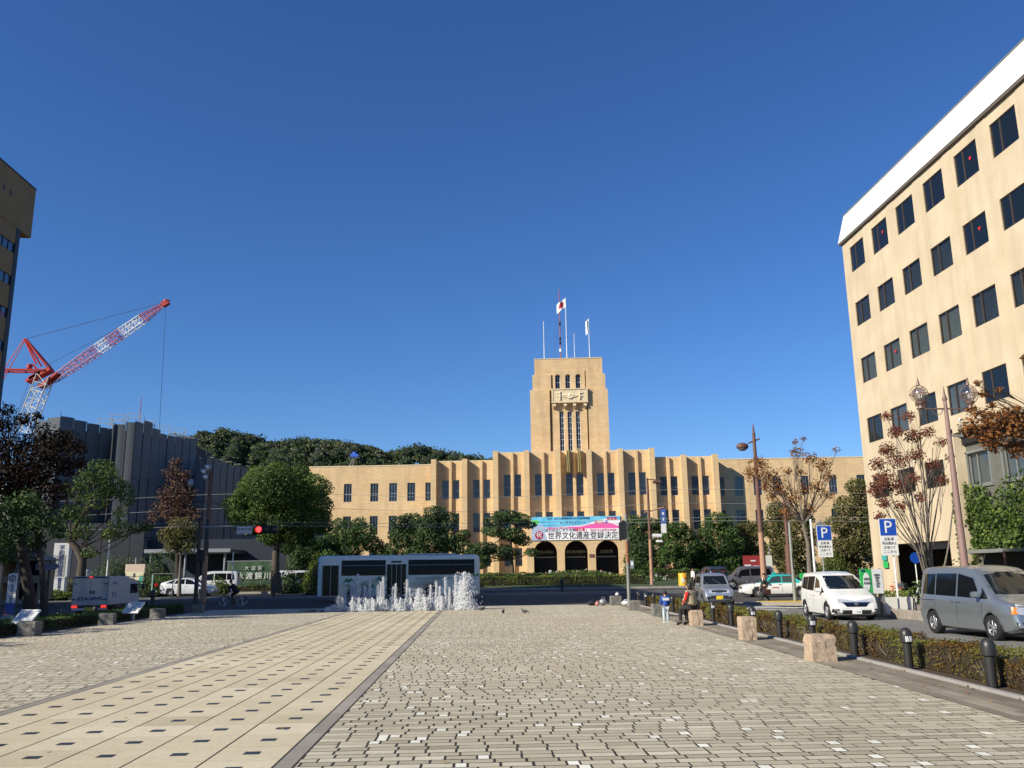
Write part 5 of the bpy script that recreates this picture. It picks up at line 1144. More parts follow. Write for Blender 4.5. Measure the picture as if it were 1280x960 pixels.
# small silver four wheel drive
suv = dict(L=3.9, W=1.56, H=1.7, wr=.33, wx=(-1.2, 1.25), clr=.27, tumble=.17,
    top=[(-1.95, .8), (-1.93, 1.1), (-1.85, 1.5), (-1.75, 1.66), (-1.6, 1.7), (.0, 1.71), (.25, 1.66), (.4, 1.56), (.85, 1.1), (1.0, 1.05), (1.7, .98), (1.88, .88), (1.94, .6), (1.95, .4)],
    belt=[(-1.95, 1.05), (1.95, .92)], ws=(.82, .34), rw=(-1.9, -1.8), rwz=(1.12, 1.52),
    sg=[[(-1.6, 1.13), (-1.0, 1.12), (-1.0, 1.55), (-1.55, 1.55)], [(-.95, 1.12), (-.3, 1.1), (-.3, 1.56), (-.95, 1.56)], [(-.22, 1.1), (.55, 1.07), (.28, 1.5), (-.22, 1.56)]],
    handles=[(-.75, .98), (-.05, .98)], seams=[-.98, -.26, .6], mirror=(.55, 1.15),
    hl=[(3, .78, .74), (3, .42, .72), (3, .44, .9), (3, .78, .92)], hld=.25, tlamp=[(-3, .6, .9), (-3, .85, .9), (-3, .85, 1.2), (-3, .65, 1.2)],
    front=[('grille', [(-.36, .78), (.36, .78), (.38, .88), (-.38, .88)], M['black']), ('air_intake', [(-.5, .46), (.5, .46), (.42, .62), (-.42, .62)], M['black']), ('lower_intake', [(-.6, .33), (.6, .33), (.6, .38), (-.6, .38)], M['black'])],
    pz=.52, plate=mat('plate_yellow', (.8, .55, .02), .5), ptext='・・66')
r, bvh, put = car('silver_offroader', 'small silver off roader with yellow number plate and roof rack', 'car', (12.25, 46.3, -.12), -R(90)-R(6), suv, silver2)
for s_ in (-1, 1): q = MB(); q.lathe([(.09, 0), (.09, .03)], M['black'], (0, 0, 0), 12); o = q.build('fog_lamp', r, (1.94, s_*.55, .5)); o.rotation_euler = (0, pi/2, 0); q = MB(); q.tube([(-1.5, s_*.62, 1.71), (-1.4, s_*.6, 1.78), (.0, s_*.6, 1.78), (.15, s_*.62, 1.7)], .02, M['black'], 5); q.build('roof_rail', r)
# taxi
taxi = dict(L=4.69, W=1.69, H=1.51, wr=.31, wx=(-1.33, 1.35), clr=.2, tumble=.28,
    top=[(-2.34, .65), (-2.33, .92), (-2.2, .98), (-1.45, 1.02), (-1.0, 1.36), (-.8, 1.44), (-.5, 1.47), (.2, 1.46), (.45, 1.38), (1.0, .98), (1.2, .94), (2.1, .84), (2.3, .74), (2.34, .5)],
    belt=[(-2.34, .88), (0, .9), (2.34, .78)], ws=(.98, .4), rw=(-1.5, -1.0), rwz=(1.06, 1.33),
    sg=[[(-1.15, .97), (-.25, .96), (-.25, 1.38), (-.85, 1.36)], [(-.17, .96), (.75, .93), (.38, 1.32), (-.17, 1.38)]],
    handles=[(-.95, .84), (-.05, .84)], seams=[-1.1, -.2, .85], mirror=(.8, .98), hm=M['chrome'],
    hl=[(3, .8, .58), (3, .45, .58), (3, .45, .72), (3, .8, .72)], hld=.2, tlamp=[(-3, .45, .65), (-3, .84, .65), (-3, .84, .82), (-3, .45, .82)],
    front=[('grille', [(-.42, .58), (.42, .58), (.42, .7), (-.42, .7)], M['black'])], pz=.42, rpz=.45, sideglass=mat('clear_dark_glass', (.03, .05, .055), .08, spec=.7))
r, bvh, put = car('taxi', 'white taxi with turquoise roof crossing behind the walking man', 'taxi', (19.6, 58.2, -.03), R(180)-R(6), taxi, whitep, roofpaint=teal)
q = MB(); q.box((.1, 0, 1.55), (.18, .42, .14), teal, bev=.04).box((.1, 0, 1.48), (.1, .3, .05), M['black']); q.build('roof_sign', r)
put('door_emblem', [(.0, 3, .6), (.45, 3, .6), (.45, 3, .66), (.0, 3, .66)], (0, -1, 0), M['red'], .006, n=2, k=1); put('door_emblem', [(.0, -3, .6), (.45, -3, .6), (.45, -3, .66), (.0, -3, .66)], (0, 1, 0), M['red'], .006, n=2, k=1)
for s_ in (-1, 1): q = MB(); q.tube([(1.7, s_*.75, .85), (1.72, s_*.82, .98)], .012, M['black'], 4).box((1.72, s_*.85, 1.0), (.08, .14, .09), M['chrome'], bev=.02); q.build('fender_mirror', r)
# white hatchback
hb = dict(L=4.46, W=1.74, H=1.49, wr=.31, wx=(-1.3, 1.38), clr=.17, tumble=.3,
    top=[(-2.23, .7), (-2.2, .98), (-2.1, 1.12), (-1.6, 1.26), (-.9, 1.42), (-.2, 1.49), (.15, 1.47), (.5, 1.36), (1.35, .97), (1.55, .92), (2.0, .8), (2.17, .65), (2.23, .45)],
    belt=[(-2.23, 1.05), (-1.2, 1.0), (1.0, .9), (2.23, .72)], ws=(1.3, .3), rw=(-2.1, -1.3), rwz=(1.02, 1.12),
    sg=[[(-1.75, 1.07), (-1.15, 1.04), (-.95, 1.32), (-1.2, 1.27)], [(-1.05, 1.03), (-.2, .99), (-.2, 1.4), (-.85, 1.33)], [(-.12, .99), (.85, .94), (.42, 1.28), (-.12, 1.4)], [(.92, .94), (1.15, .93), (.8, 1.06), (.78, 1.02)]],
    handles=[(-.95, .86), (-.02, .86)], seams=[-1.0, -.16, .95], mirror=(.82, 1.0),
    hl=[(3, 1.0, .6), (3, .5, .55), (3, .5, .68), (3, 1.0, .8)], hld=.5, tlamp=[(-3, .6, .8), (-3, .95, .8), (-3, .95, 1.05), (-3, .7, 1.05)],
    front=[('grille', [(-.4, .3), (.4, .3), (.5, .45), (-.5, .45)], M['black'])], pz=.4, rpz=.7)
car('white_hatchback', 'white hatchback car driving along the far side of the street at left', 'car', (-24.15, 76, .21), R(0), hb, paintmat('hatchback_white_paint', (.68, .71, .76), 0, .3))
car('grey_van', 'dark silver estate car partly hidden behind the taxi', 'car', (23.4, 77, .2), R(176), van, greyp)
car('white_van', 'white boxy van half hidden by a shrub left of the green sheet', 'van', at(271, 734, 84)[:2]+(.34,) if 0 else (-24.3, 83.4, .4), R(183), van, vwhite)
mb_ = dict(van); mb_['L'] = 4.6
car('white_van', 'white minibus behind the shrub left of the cone shaped tree', 'van', (-18.0, 88.6, .4), R(186), van, vwhite)
car('white_car', 'white car with a roof sign mostly hidden by the round tree trunk', 'car', (-21.3, 92.5, .45), R(182), van, vwhite)
car('dark_van', 'dark blue van in shade behind the small silver off roader', 'van', (19.6, 74, .2), R(88), van, paintmat('navy_paint', (.03, .04, .07), .2, .35))

# ------------------------------------------------------------------ bus
bus = thing('bus', 'long silver blue city bus with green palm tree prints passing left', 'bus', (-5.35, 61.05, .02), R(180+6.8))
bp_ = mat('bus_silver_blue', (.66, .74, .7), .5, 0, n=(2, .06)); bgl = mat('bus_dark_glass', (.012, .016, .014), .15, spec=.12); L, W, Hh = 10.75, 2.4, 3.0
S = []
for x in [-L/2, -L/2+.03, -L/2+.1, -L/2+.3, -3, 0, 3, L/2-.4, L/2-.15, L/2-.04, L/2]:
    e = 0 if abs(x) < L/2-.31 else (abs(x)-(L/2-.31))/.31; hw = W/2-.12*e**3; zt = Hh-.16*e**3; zs = .34
    S.append((x, [(0, zs), (hw-.08, zs), (hw, zs+.08), (hw, 1.1), (hw, 2.0), (hw-.03, 2.6), (hw-.06, zt-.2), (hw-.16, zt-.05), (hw-.4, zt), (0, zt+.02)]))
me = loftbody(S, bp_).mesh('body', R(40)); bo = bpy.data.objects.new('body', me); COL.objects.link(bo)
cut = MB()
for wx in (-2.1, 2.95):
    for s_ in (-1, 1): cut.T = Matrix.Translation((wx, s_*(W/2-.05), .48)) @ Matrix.Rotation(pi/2, 4, 'X'); cut.lathe([(.62, -.3), (.62, .3)], M['black'], n=28)
cobj = bpy.data.objects.new('cut', cut.mesh('cut')); COL.objects.link(cobj); md = bo.modifiers.new('b', 'BOOLEAN'); md.object = cobj; md.operation = 'DIFFERENCE'
dg = bpy.context.evaluated_depsgraph_get(); nm = bpy.data.meshes.new_from_object(bo.evaluated_get(dg)); bo.modifiers.clear(); bo.data = nm; bpy.data.objects.remove(cobj); bo.parent = bus
bvh = BVHTree.FromPolygons([v.co for v in me.vertices], [tuple(p.vertices) for p in me.polygons])
def bput(nm_, P, D, m, off=.01, n=4, k=3, par=None): return patch(bvh, P, D, m, off, n, k).build(nm_, par or bus)
for wx in (-2.1, 2.95):
    for s_ in (-1, 1): wheel(bus, (wx, s_*(W/2-.16), .48), .48, .28, s_)
def side(s_, x0, x1, z0, z1): return ([(x1, 3, z0), (x0, 3, z0), (x0, 3, z1), (x1, 3, z1)], (0, -1, 0)) if s_ > 0 else ([(x0, -3, z0), (x1, -3, z0), (x1, -3, z1), (x0, -3, z1)], (0, 1, 0))
for s_ in (1, -1):
    for x0, x1 in ((.95, 3.85), (-5.0, -.55)):        # front is +x
        bput('window_band', *side(s_, x0, x1, 1.68, 2.68), bgl, .008, 10)
        n = 3 if x1-x0 > 3.5 else 2
        for k in range(n):
            a = x0+.06+(x1-x0-.06)*k/n; c = x0+(x1-x0-.06)*(k+1)/n; bput('window', *side(s_, a, c, 1.75, 2.62), bgl, .014)
            bput('window_bar', *side(s_, a, c, 2.32, 2.345), M['grey'], .018, 4, 1)
    if s_ > 0:
        for x0, x1 in ((4.0, 5.1),):
            bput('door', *side(1, x0, x1, .42, 2.36), bgl, .01, 4)
            for a, c in ((x0+.06, (x0+x1)/2-.03), ((x0+x1)/2+.03, x1-.06)): bput('door_glass', *side(1, a, c, .6, 2.25), bgl, .016, 3)
            for a in (x0, (x0+x1)/2-.03, x1-.05): bput('door_frame', *side(1, a, a+.05, .42, 2.36), M['galv'], .022, 1, 4)
        x0, x1 = -.42, .88; bput('door', *side(1, x0, x1, .42, 2.4), bgl, .01, 4)
        for k in range(4): a = x0+.05+k*.32; bput('door_glass', *side(1, a, a+.24, .6, 2.32), bgl, .016, 2)
        for k in range(5): a = x0+k*.32-.01; bput('door_frame', *side(1, a, a+.045, .42, 2.4), M['galv'], .022, 1, 4)
        bput('destination_plate', *side(1, -.1, .6, 2.5, 2.62), M['black'], .012)
    else: bput('window_band', *side(-1, -.5, .9, 1.68, 2.68), bgl, .012)
    bput('skirt_line', *side(s_, -5.2, 5.1, .62, .635), M['grey'], .006, 30, 1)
bput('windscreen', [(6, -1.08, 1.25), (6, 1.08, 1.25), (6, 1.02, 2.6), (6, -1.02, 2.6)], (-1, 0, 0), bgl, .015, 6, 4)
for s_ in (-1, 1): bput('headlamp', [(6, s_*.98-.14, .62), (6, s_*.98+.1, .62), (6, s_*.98+.1, .8), (6, s_*.98-.14, .8)], (-1, 0, 0), M['lens'], .015); bput('tail_lamp', [(-6, s_*1.0+.1, .8), (-6, s_*1.0-.1, .8), (-6, s_*1.0-.1, 1.2), (-6, s_*1.0+.1, 1.2)], (1, 0, 0), M['red'], .015)
q = MB(); q.box((-2.2, 0, 3.06), (3.2, 1.5, .06), bp_, bev=.05); q.build('roof_unit', bus)
for s_ in (-1, 1): q = MB(); q.tube([(L/2-.1, s_*1.15, 2.5), (L/2+.25, s_*1.3, 2.4), (L/2+.25, s_*1.3, 2.1)], .02, M['black'], 5).box((L/2+.25, s_*1.3, 1.9), (.1, .2, .4), M['black'], bev=.03); q.build('wing_mirror', bus)
grn = mat('palm_print_green', (.02, .22, .1), .5)
for px_, pz_, sc_ in ((3.35, 1.35, 1.25), (1.25, 1.45, 1.1), (1.95, .95, 1.15), (-5.05, 1.65, .9)):
    q = MB(); y = W/2+.012
    for k in range(7):
        a = pi*(.02+k*.16); l = .34*sc_
        for t in range(3):
            t0, t1 = t/3, (t+1)/3; f = lambda t: (px_+cos(a)*l*t, y, pz_+sin(a)*l*t-.35*l*t*t*1.6); w_ = .06*sc_*(1-t0*.7)
            p0, p1 = Vector(f(t0)), Vector(f(t1)); q.add([p0+Vector((0, 0, w_)), p1+Vector((0, 0, w_*.6)), p1-Vector((0, 0, w_*.6)), p0-Vector((0, 0, w_))], [(0, 1, 2, 3)], grn)
    q.box((px_, y-.004, pz_-.16*sc_), (.05*sc_, .008, .36*sc_), grn); q.build('palm_print', bus)
o = text('Kagoshima City Transportation', .2, mat('bus_lettering', (.02, .2, .15), .5), bus, (-2.3, W/2+.015, 1.47), ext=.002); o.rotation_euler = (0, 0, pi)
for x, z in ((2.0, 2.05), (1.5, 2.0), (-1.5, 2.05), (-3.2, 2.0), (2.7, 2.02)):
    pass

# small box truck on the left road
tr = thing('box_truck', 'small white box truck seen from behind in the shade at left', 'truck', (-17.85, 43.9, -.12), R(90)); tr.scale = (1.15, 1.16, 1.02)
tw = paintmat('truck_white', (.42, .46, .52), 0, .45)
q = MB(); q.box((-.62, 0, 1.27), (2.05, 1.42, 1.28), tw, bev=.025); q.build('cargo_box', tr)
q = MB(); q.prism([(.42, .45), (1.7, .45), (1.7, .95), (1.45, 1.6), (1.3, 1.72), (.42, 1.72)], -.69, .69, tw); q.build('cab', tr)
q = MB(); q.prism([(.6, 1.1), (1.5, 1.1), (1.33, 1.55), (.6, 1.55)], -.7, .7, M['glass']); q.build('cab_window', tr)
q = MB(); q.b2(-1.6, 1.6, -.45, .45, .42, .62, M['black']).b2(-1.66, -1.58, -.68, .68, .4, .52, tw); q.build('chassis', tr)
for wx in (-1.0, 1.05):
    for s_ in (-1, 1): wheel(tr, (wx, s_*.6, .27), .27, .16, s_)
q = MB(); q.b2(-1.662, -1.655, -.7, .7, .63, 1.9, M['grey']).b2(-1.672, -1.66, -.67, -.01, .66, 1.82, tw).b2(-1.672, -1.66, .01, .67, .66, 1.82, tw); q.build('rear_door', tr)
q = MB(); q.b2(-1.68, -1.665, -.66, .66, 1.84, 1.88, M['navy']); q.build('door_header', tr)
for s_ in (-1, 1):
    for z in (.86, 1.55): q = MB(); q.prism([(s_*.66, z), (s_*.66, z+.06), (s_*.46, z+.035), (s_*.46, z+.025)], -1.69, -1.67, M['navy'], 'x'); q.build('hinge', tr)
    q = MB(); q.box((-1.68, s_*.57, .58), (.05, .2, .1), mat('lit_tail_lamp', (.5, .01, .01), .3, emit=((1, .05, .03), .8)), bev=.01); q.build('tail_lamp', tr)
q = MB(); q.box((-1.685, 0, 1.87), (.03, .14, .05), MC['lit_tail_lamp']); q.build('brake_lamp', tr)
q = MB(); q.box((-1.685, 0, .47), (.02, .33, .165), mat('plate_yellow_dim', (.6, .5, .05), .5)); q.build('number_plate', tr)
q = MB()
for k, (y, z, w_, h_) in enumerate([(.42, .92, .05, .16), (.34, .98, .1, .04), (.28, .9, .04, .14), (.14, .96, .14, .04), (.1, .9, .16, .035), (-.06, .92, .04, .16), (-.12, .92, .1, .05), (-.2, .95, .05, .12), (-.3, .92, .12, .05), (-.36, .95, .04, .13), (-.45, .9, .1, .04), (-.45, .98, .1, .04), (-.08, 1.2, .2, .03), (-.08, 1.26, .2, .03), (-.08, 1.14, .2, .03), (-.16, 1.2, .03, .15), (0, 1.2, .03, .15)]): q.box((-1.682, y, z), (.012, w_, h_), M['navy'])
q.build('rear_lettering', tr, kind='stuff')
q = MB()
for x, z, w_, h_ in [(-1.2, 1.1, .05, .2), (-1.2, 1.16, .12, .04), (-1.2, 1.04, .12, .04), (-.95, 1.1, .05, .24), (-1.25, 1.6, .05, .13), (-1.1, 1.6, .06, .13), (-.95, 1.6, .05, .13)]: q.box((x, -.716, z), (w_, .012, h_), M['navy'])
q.build('side_lettering', tr, kind='stuff')
q = MB(); q.b2(-.8, .1, -.715, -.69, .38, .42, M['galv']).b2(-.8, .1, -.715, -.69, .55, .58, M['galv']); q.build('side_guard', tr)
q = MB(); q.tube([(1.35, -.7, 1.5), (1.45, -.9, 1.5)], .015, M['black'], 4).box((1.45, -.92, 1.4), (.05, .12, .25), M['black'], bev=.01); q.build('wing_mirror', tr)

# ------------------------------------------------------------------ street furniture
GB = 'black bollards in the low hedge along the right edge of the plaza'
bm_ = mat('bollard_black', (.028, .027, .027), .42, n=(20, .2)); refl = mat('reflective_strip', (.7, .7, .7), .4)
bb = MB(); bb.lathe([(.075, -.1), (.075, .42), (.105, .44), (.108, .56), (.1, .6), (.082, .645), (.045, .68), (.0, .69)], bm_, n=20)
rs = MB()
for a in (-2.05, -1.8, -1.45, -1.2): rs.box((.112*cos(a), .112*sin(a), .5), (.004, .02, .09), refl, rz=a)
kb = [('post', bb.mesh('post'))]; rsm = rs.mesh('reflector')
names = ['nearest black bollard in the right hand hedge, at the edge of the photo', 'second black bollard from the right edge in front of the silver van', 'third black bollard, before the gap behind the nearest big stone block']
for k in range(15):
    y = 13.1+2.52*k; x = kx(y)+.3 if k > 2 else (7.5, 7.5, 7.62)[k]
    lab = names[k] if k < 3 else ['black bollard standing just behind the biggest granite block', 'black bollard in front of the white minivan, right of the middle granite block', 'black bollard beyond the middle granite block', 'black bollard between the granite block with the seated woman and the middle block', 'black bollard just right of the seated woman', 'black bollard just behind the seated woman', 'black bollard left of the seated woman', 'black bollard right of the child', 'black bollard left of the child', 'black bollard behind the grey granite block left of the child', 'second farthest black bollard by the traffic pole', 'farthest black bollard of the right hand row'][k-3]
    t = thing('bollard', lab, 'bollard', (x, y, 0), group=GB); obj('post', kb[0][1], t)
    if k % 2 == 1: o = obj('reflector', rsm, t)
for lab, p in (('lone black bollard on the far footway before the kerb hedge', at(703, 745, 74)), ('black bollard on the far footway under the round tree', at(342, 748, 72)), ('black bollard at the road side between the box truck and the white hatchback', at(190, 760, 56))):
    t = thing('bollard', lab, 'bollard', (p.x, p.y, zg(p.y))); o = obj('post', kb[0][1], t); o.scale = (1.6, 1.6, 1.5)
for k in range(7):
    y = 27+3.0*k; t = thing('bollard', ['nearest', 'second', 'third', 'fourth', 'fifth', 'sixth', 'farthest'][k]+' dark bollard poking out of the shaded left hedge', 'bollard', (-16.3, y, -.1), group='dark bollards behind the left hedge'); obj('post', kb[0][1], t)
# granite blocks
def rough_block(w_, d_, h, m, seed):
    rr = random.Random(seed); b = bmesh.new(); bmesh.ops.create_cube(b, size=1); bmesh.ops.subdivide_edges(b, edges=b.edges[:], cuts=7, use_grid_fill=True)
    from mathutils import noise
    for v in b.verts:
        c = v.co.copy(); a = Vector((c.x*w_, c.y*d_, (c.z+.5)*h)); n = Vector((c.x, c.y, 0)); side_ = max(abs(c.x), abs(c.y)) > .49
        k = noise.noise(a*7+Vector((seed*9, 0, 0)))*.03+noise.noise(a*21)*.02
        if side_: a += n.normalized()*k*.9
        if c.z > .49: a.z += noise.noise(a*5)*.006
        if side_ and c.z > .49: a -= n*.03
        v.co = a
    me = bpy.data.meshes.new('block'); b.to_mesh(me); b.free(); me.materials.append(m); return me
gr = mat('pinkish_granite', (.5, .37, .26), .9, n=(28, .35), bump=1.0, bs=45, c2=(.36, .27, .2)); gr2 = mat('grey_granite', (.22, .21, .19), .9, n=(24, .4), bump=1.0, bs=45)
blk = [(6.55, 17.2, .46, .46, .5, gr, 'biggest pinkish granite block, nearest on the right side of the plaza'), (6.78, 22.6, .36, .4, .58, gr, 'tall narrow pinkish granite block, second nearest at right'),
       (6.98, 28.7, .36, .4, .5, gr, 'pinkish granite block the woman is sitting on'), (7.05, 35.1, .46, .45, .48, gr2, 'grey granite block just left of the child'), (7.1, 40.6, .5, .45, .46, gr2, 'grey granite block at the foot of the traffic pole'),
       (7.25, 47.2, .55, .45, .5, gr2, 'farthest grey granite block on the right, with bags beside it'),
       (-13.95, 28.7, .56, .45, .46, gr2, 'nearest granite block in shade by the left hedge'), (-14.1, 34.9, .54, .45, .44, gr2, 'second granite block in shade by the left hedge'), (-13.95, 39.8, .52, .45, .42, gr2, 'third granite block in shade by the left hedge'), (-13.9, 45.3, .52, .5, .42, gr2, 'farthest granite block in shade by the left hedge')]
for i, (x, y, w_, d_, h, m, lab) in enumerate(blk): obj('granite_block', rough_block(w_, d_, h, m, i+3), None, (x, y, -.015), .1*sin(i*3), lab, 'stone block', 'granite blocks along the plaza edges')
# bags on the ground
def bag(lab, p, s_, m, cat='bag'):
    q = MB(); q.ell((0, 0, s_[2]*.5), (s_[0]/2, s_[1]/2, s_[2]/2), m, 10, 6, jit=.12).tube([(-s_[0]*.25, 0, s_[2]*.8), (-s_[0]*.15, 0, s_[2]*1.25), (s_[0]*.15, 0, s_[2]*1.25), (s_[0]*.25, 0, s_[2]*.8)], .015, m, 4); return q.build('bag', None, p, label=lab, cat=cat)
bag('dark bag with a pink panel left of the farthest granite block', (6.0, 47.3, 0), (.55, .3, .26), M['black']); bag('pink bag beside the dark bag on the plaza', (6.25, 47.0, 0), (.22, .2, .2), mat('pink_cloth', (.6, .25, .22), .9)); bag('white crumpled bag right of the farthest granite block', (7.75, 46.9, 0), (.5, .3, .24), mat('white_cloth', (.7, .7, .72), .9)); bag('small white bag on top of the farthest granite block', (7.35, 47.2, .49), (.2, .18, .14), MC['white_cloth']); bag('grey bag between the pink bag and the farthest block', (6.6, 47.3, 0), (.4, .3, .34), M['grey'])
# information boards at left
for lab, x, y, rz_ in (('white tilted information board, nearest at the left edge', -14.75, 30.0, -.25), ('white tilted information board beside the box truck', -14.25, 37.8, -.25)):
    t = thing('information_board', lab, 'sign board', (x, y, 0), rz_); q = MB(); q.box((0, 0, .25), (.1, .1, .5), M['grey']); q.build('post', t)
    q = MB(); q.box((0, 0, .52), (.72, .62, .05), M['white'], rx=.75); q.build('panel', t)
    q = MB(); 
    for k in range(6): q.box((0, -.2*.73+k*.06-.03, .52-.2*.68+k*.056+.03), (.52, .012, .004), M['grey'], rx=.75)
    q.build('printed_lines', t, kind='stuff')
# traffic cones
cone = MB(); orr = mat('cone_orange', (.75, .09, .03), .6); cone.lathe([(.15, .03), (.12, .2)], orr, n=16).lathe([(.12, .2), (.085, .38)], M['white'], n=16).lathe([(.085, .38), (.03, .7), (.0, .7)], orr, n=16).box((0, 0, .015), (.38, .38, .03), orr)
cone = cone.mesh('traffic_cone')
for lab, x, y in (('orange traffic cone right of the dark tree trunk', -17.6, 37.2), ('orange traffic cone at the far left edge behind the hedge', -19.3, 37.6)): obj('traffic_cone', cone, None, (x, y, -.12), 0, lab, 'cone', 'orange traffic cones').scale = (1.2, 1.2, 1.2)
# upright banner on the dark trunk
t = thing('upright_banner', 'narrow white upright banner with blue foot in front of the dark trunk', 'banner', (-18.0, 35.3, -.1), 0)
q = MB(); q.b2(-.17, .17, 0, .03, .95, 2.05, mat('shaded_white_sheet', (.6, .6, .62), .7)).b2(-.17, .17, 0, .03, .55, .95, mat('banner_blue_foot', (.04, .08, .3), .6)); q.build('sheet', t)
q = MB(); q.tube([(0, .05, 0), (0, .05, 2.1)], .025, M['grey'], 6); q.build('pole', t)
q = MB()
for k in range(20):
    a = 2*pi*k/20; q.box((.11*cos(a), -.012, 1.87+.11*sin(a)), (.03, .02, .03), M['ink'])
q.box((0, -.01, 1.87), (.03, .02, .15), M['ink']); q.build('round_emblem', t)
q = MB()
for k in range(7): q.box((.02, -.01, 1.62-k*.1), (.12, .015, .02), M['ink']).box((.02, -.01, 1.58-k*.1), (.03, .015, .05), M['ink'])
q.build('lettering', t, kind='stuff')
q = MB(); q.b2(-.22, .22, -.02, .04, .15, .5, M['galv']); q.build('foot_plate', t)
obj('timber_shed', MB().b2(-1.3, 1.3, 0, .1, 0, .3, M['galv']).b2(-1.3, -1.15, 0, 2, .3, 2.9, mat('tan_board', (.3, .25, .17), .8)).b2(1.15, 1.3, 0, 2, .3, 2.9, MC['tan_board']).b2(-1.3, 1.3, 1.9, 2, .3, 2.9, M['dark']).b2(-1.15, 1.15, 0, .1, 1.4, 1.9, MC['tan_board']).prism([(-1.6, 2.9), (0, 3.6), (1.6, 2.9)], -.2, 2.2, MC['tan_board']).mesh('timber_shed'), None, at(24, 742, 62)*1.0, 0, 'small tan notice shed behind the upright banner', 'shed').location.z = .1
# monument pillar
t = thing('monument_pillar', 'tall white pillar sign with blue characters and low white wall', 'monument', (-33.2, 72, .3), R(4)); wp2 = mat('monument_white', (.62, .63, .64), .7)
q = MB(); q.b2(-.52, .5, 0, .6, 0, 3.3, wp2).b2(-.52, .62, 0, .6, 1.6, 4.25, wp2); q.build('pillar', t)
q = MB(); q.b2(-1.5, -.54, .05, .6, .15, 1.75, wp2); q.build('side_wall', t)
for i, c_ in enumerate('平和都市宣言'): text(c_, .46, M['navy'], t, (.08, -.012, 3.85-i*.4))
for i, c_ in enumerate('鹿児島市'): text(c_, .3, M['navy'], t, (.12, -.012, 1.4-i*.28))
# boards and cabinets on the far left pavement
t = thing('poster_board', 'cream and green map board on legs behind the box truck', 'sign board', (-28.4, 75, .3)); q = MB(); q.b2(-.72, .72, 0, .06, .7, 1.95, mat('cream_board', (.7, .66, .45), .6)); q.build('panel', t)
q = MB(); q.prism([(-.7, .72), (-.7, 1.3), (-.4, 1.1), (0, .9), (.2, .72)], -.012, 0, mat('teal_print', (.05, .35, .32), .6)).prism([(.3, .75), (.4, 1.5), (.6, 1.7), (.68, 1.6), (.68, .75)], -.012, 0, MC['teal_print']).b2(-.1, .05, -.012, 0, 1.5, 1.85, M['navy']); q.build('map_print', t)
q = MB(); q.tube([(-.6, .1, 0), (-.6, .1, .8)], .04, M['grey'], 6).tube([(.6, .1, 0), (.6, .1, .8)], .04, M['grey'], 6); q.build('leg', t, kind='stuff')
t = thing('beige_sign', 'plain beige board above the map board, half in shade', 'sign board', (-30.3, 80, .4)); q = MB(); q.b2(-.85, .85, 0, .08, 1.75, 2.55, mat('beige_board', (.6, .48, .38), .8)); q.build('panel', t); q = MB(); q.tube([(0, .1, 0), (0, .1, 3.1)], .06, M['grey'], 6); q.build('post', t)
t = thing('utility_cabinet', 'pale blue cabinet behind the top of the box truck', 'cabinet', (-29.8, 68.5, .12)); q = MB(); q.box((0, .3, 1.15), (.55, .5, 2.3), mat('pale_blue_paint', (.5, .56, .6), .6), bev=.03); q.build('case', t); q = MB(); q.box((0, .05, 1.2), (.45, .02, 2.0), MC['pale_blue_paint']); q.build('door', t)
t = thing('white_pole', 'plain white pole rising behind the box truck', 'pole', (-28.6, 70, .15)); q = MB(); q.tube([(0, 0, 0), (0, 0, 4.6)], [.07, .06], M['white'], 8); q.build('shaft', t)
t = thing('board_frame', 'green and grey open metal frame beside the map board', 'frame', (-25.2, 72.5, .3), .1); q = MB(); q.tube([(-.8, 0, 0), (-.8, 0, 1.75), (.8, 0, 1.75), (.8, 0, 0)], .045, M['galv'], 6).b2(-.8, -.4, -.02, .02, .3, .45, mat('mint_paint', (.3, .5, .42), .6)).b2(-.83, -.74, -.05, .05, .3, 1.7, MC['mint_paint']); q.build('frame', t); q = MB(); q.lathe([(.16, -.01), (.16, .01)], M['red'], (0, 0, 0), 16); o = q.build('red_disc', t, (-.45, -.06, .9)); o.rotation_euler = (pi/2, 0, 0)
# green sheet and white cross post
t = thing('site_sheet', 'dark green construction sheet with white characters beside the canopy', 'sheet', (-21.6, 86.5, .42)); gsh = mat('dark_green_sheet', (.04, .09, .045), .7, n=(1.5, .3)); q = MB(); vs = []
for i in range(13):
    for k in range(5): vs.append((-2.4+i*.4, .06*sin(i*1.9+k*.8), .25+k*.62))
q.add(vs, [(i*5+k, (i+1)*5+k, (i+1)*5+k+1, i*5+k+1) for i in range(12) for k in range(4)], gsh, True); q.build('sheet', t)
q = MB(); q.tube([(-2.5, .1, 2.78), (2.5, .1, 2.78)], .05, M['galv'], 6).tube([(-2.4, .1, 0), (-2.4, .1, 2.8)], .05, M['galv'], 6).tube([(2.4, .1, 0), (2.4, .1, 2.8)], .05, M['galv'], 6); q.build('frame', t, kind='stuff')
for i, c_ in enumerate('水渡錦川'): text(c_, .72, M['white'], t, (-1.15+i*.86, -.12, 1.35))
for i, c_ in enumerate('大迫原'): text(c_, .42, M['white'], t, (-.55+i*.62, -.12, 2.1))
t = thing('cross_post', 'slim white post with a short cross bar in front of the green sheet', 'post', (-19.6, 72, .15)); q = MB(); q.tube([(0, 0, 0), (0, 0, 3.5)], .045, M['white'], 8); q.build('shaft', t); q = MB(); q.tube([(-.55, 0, 2.75), (.25, 0, 2.75)], .035, M['white'], 6); q.build('cross_bar', t)
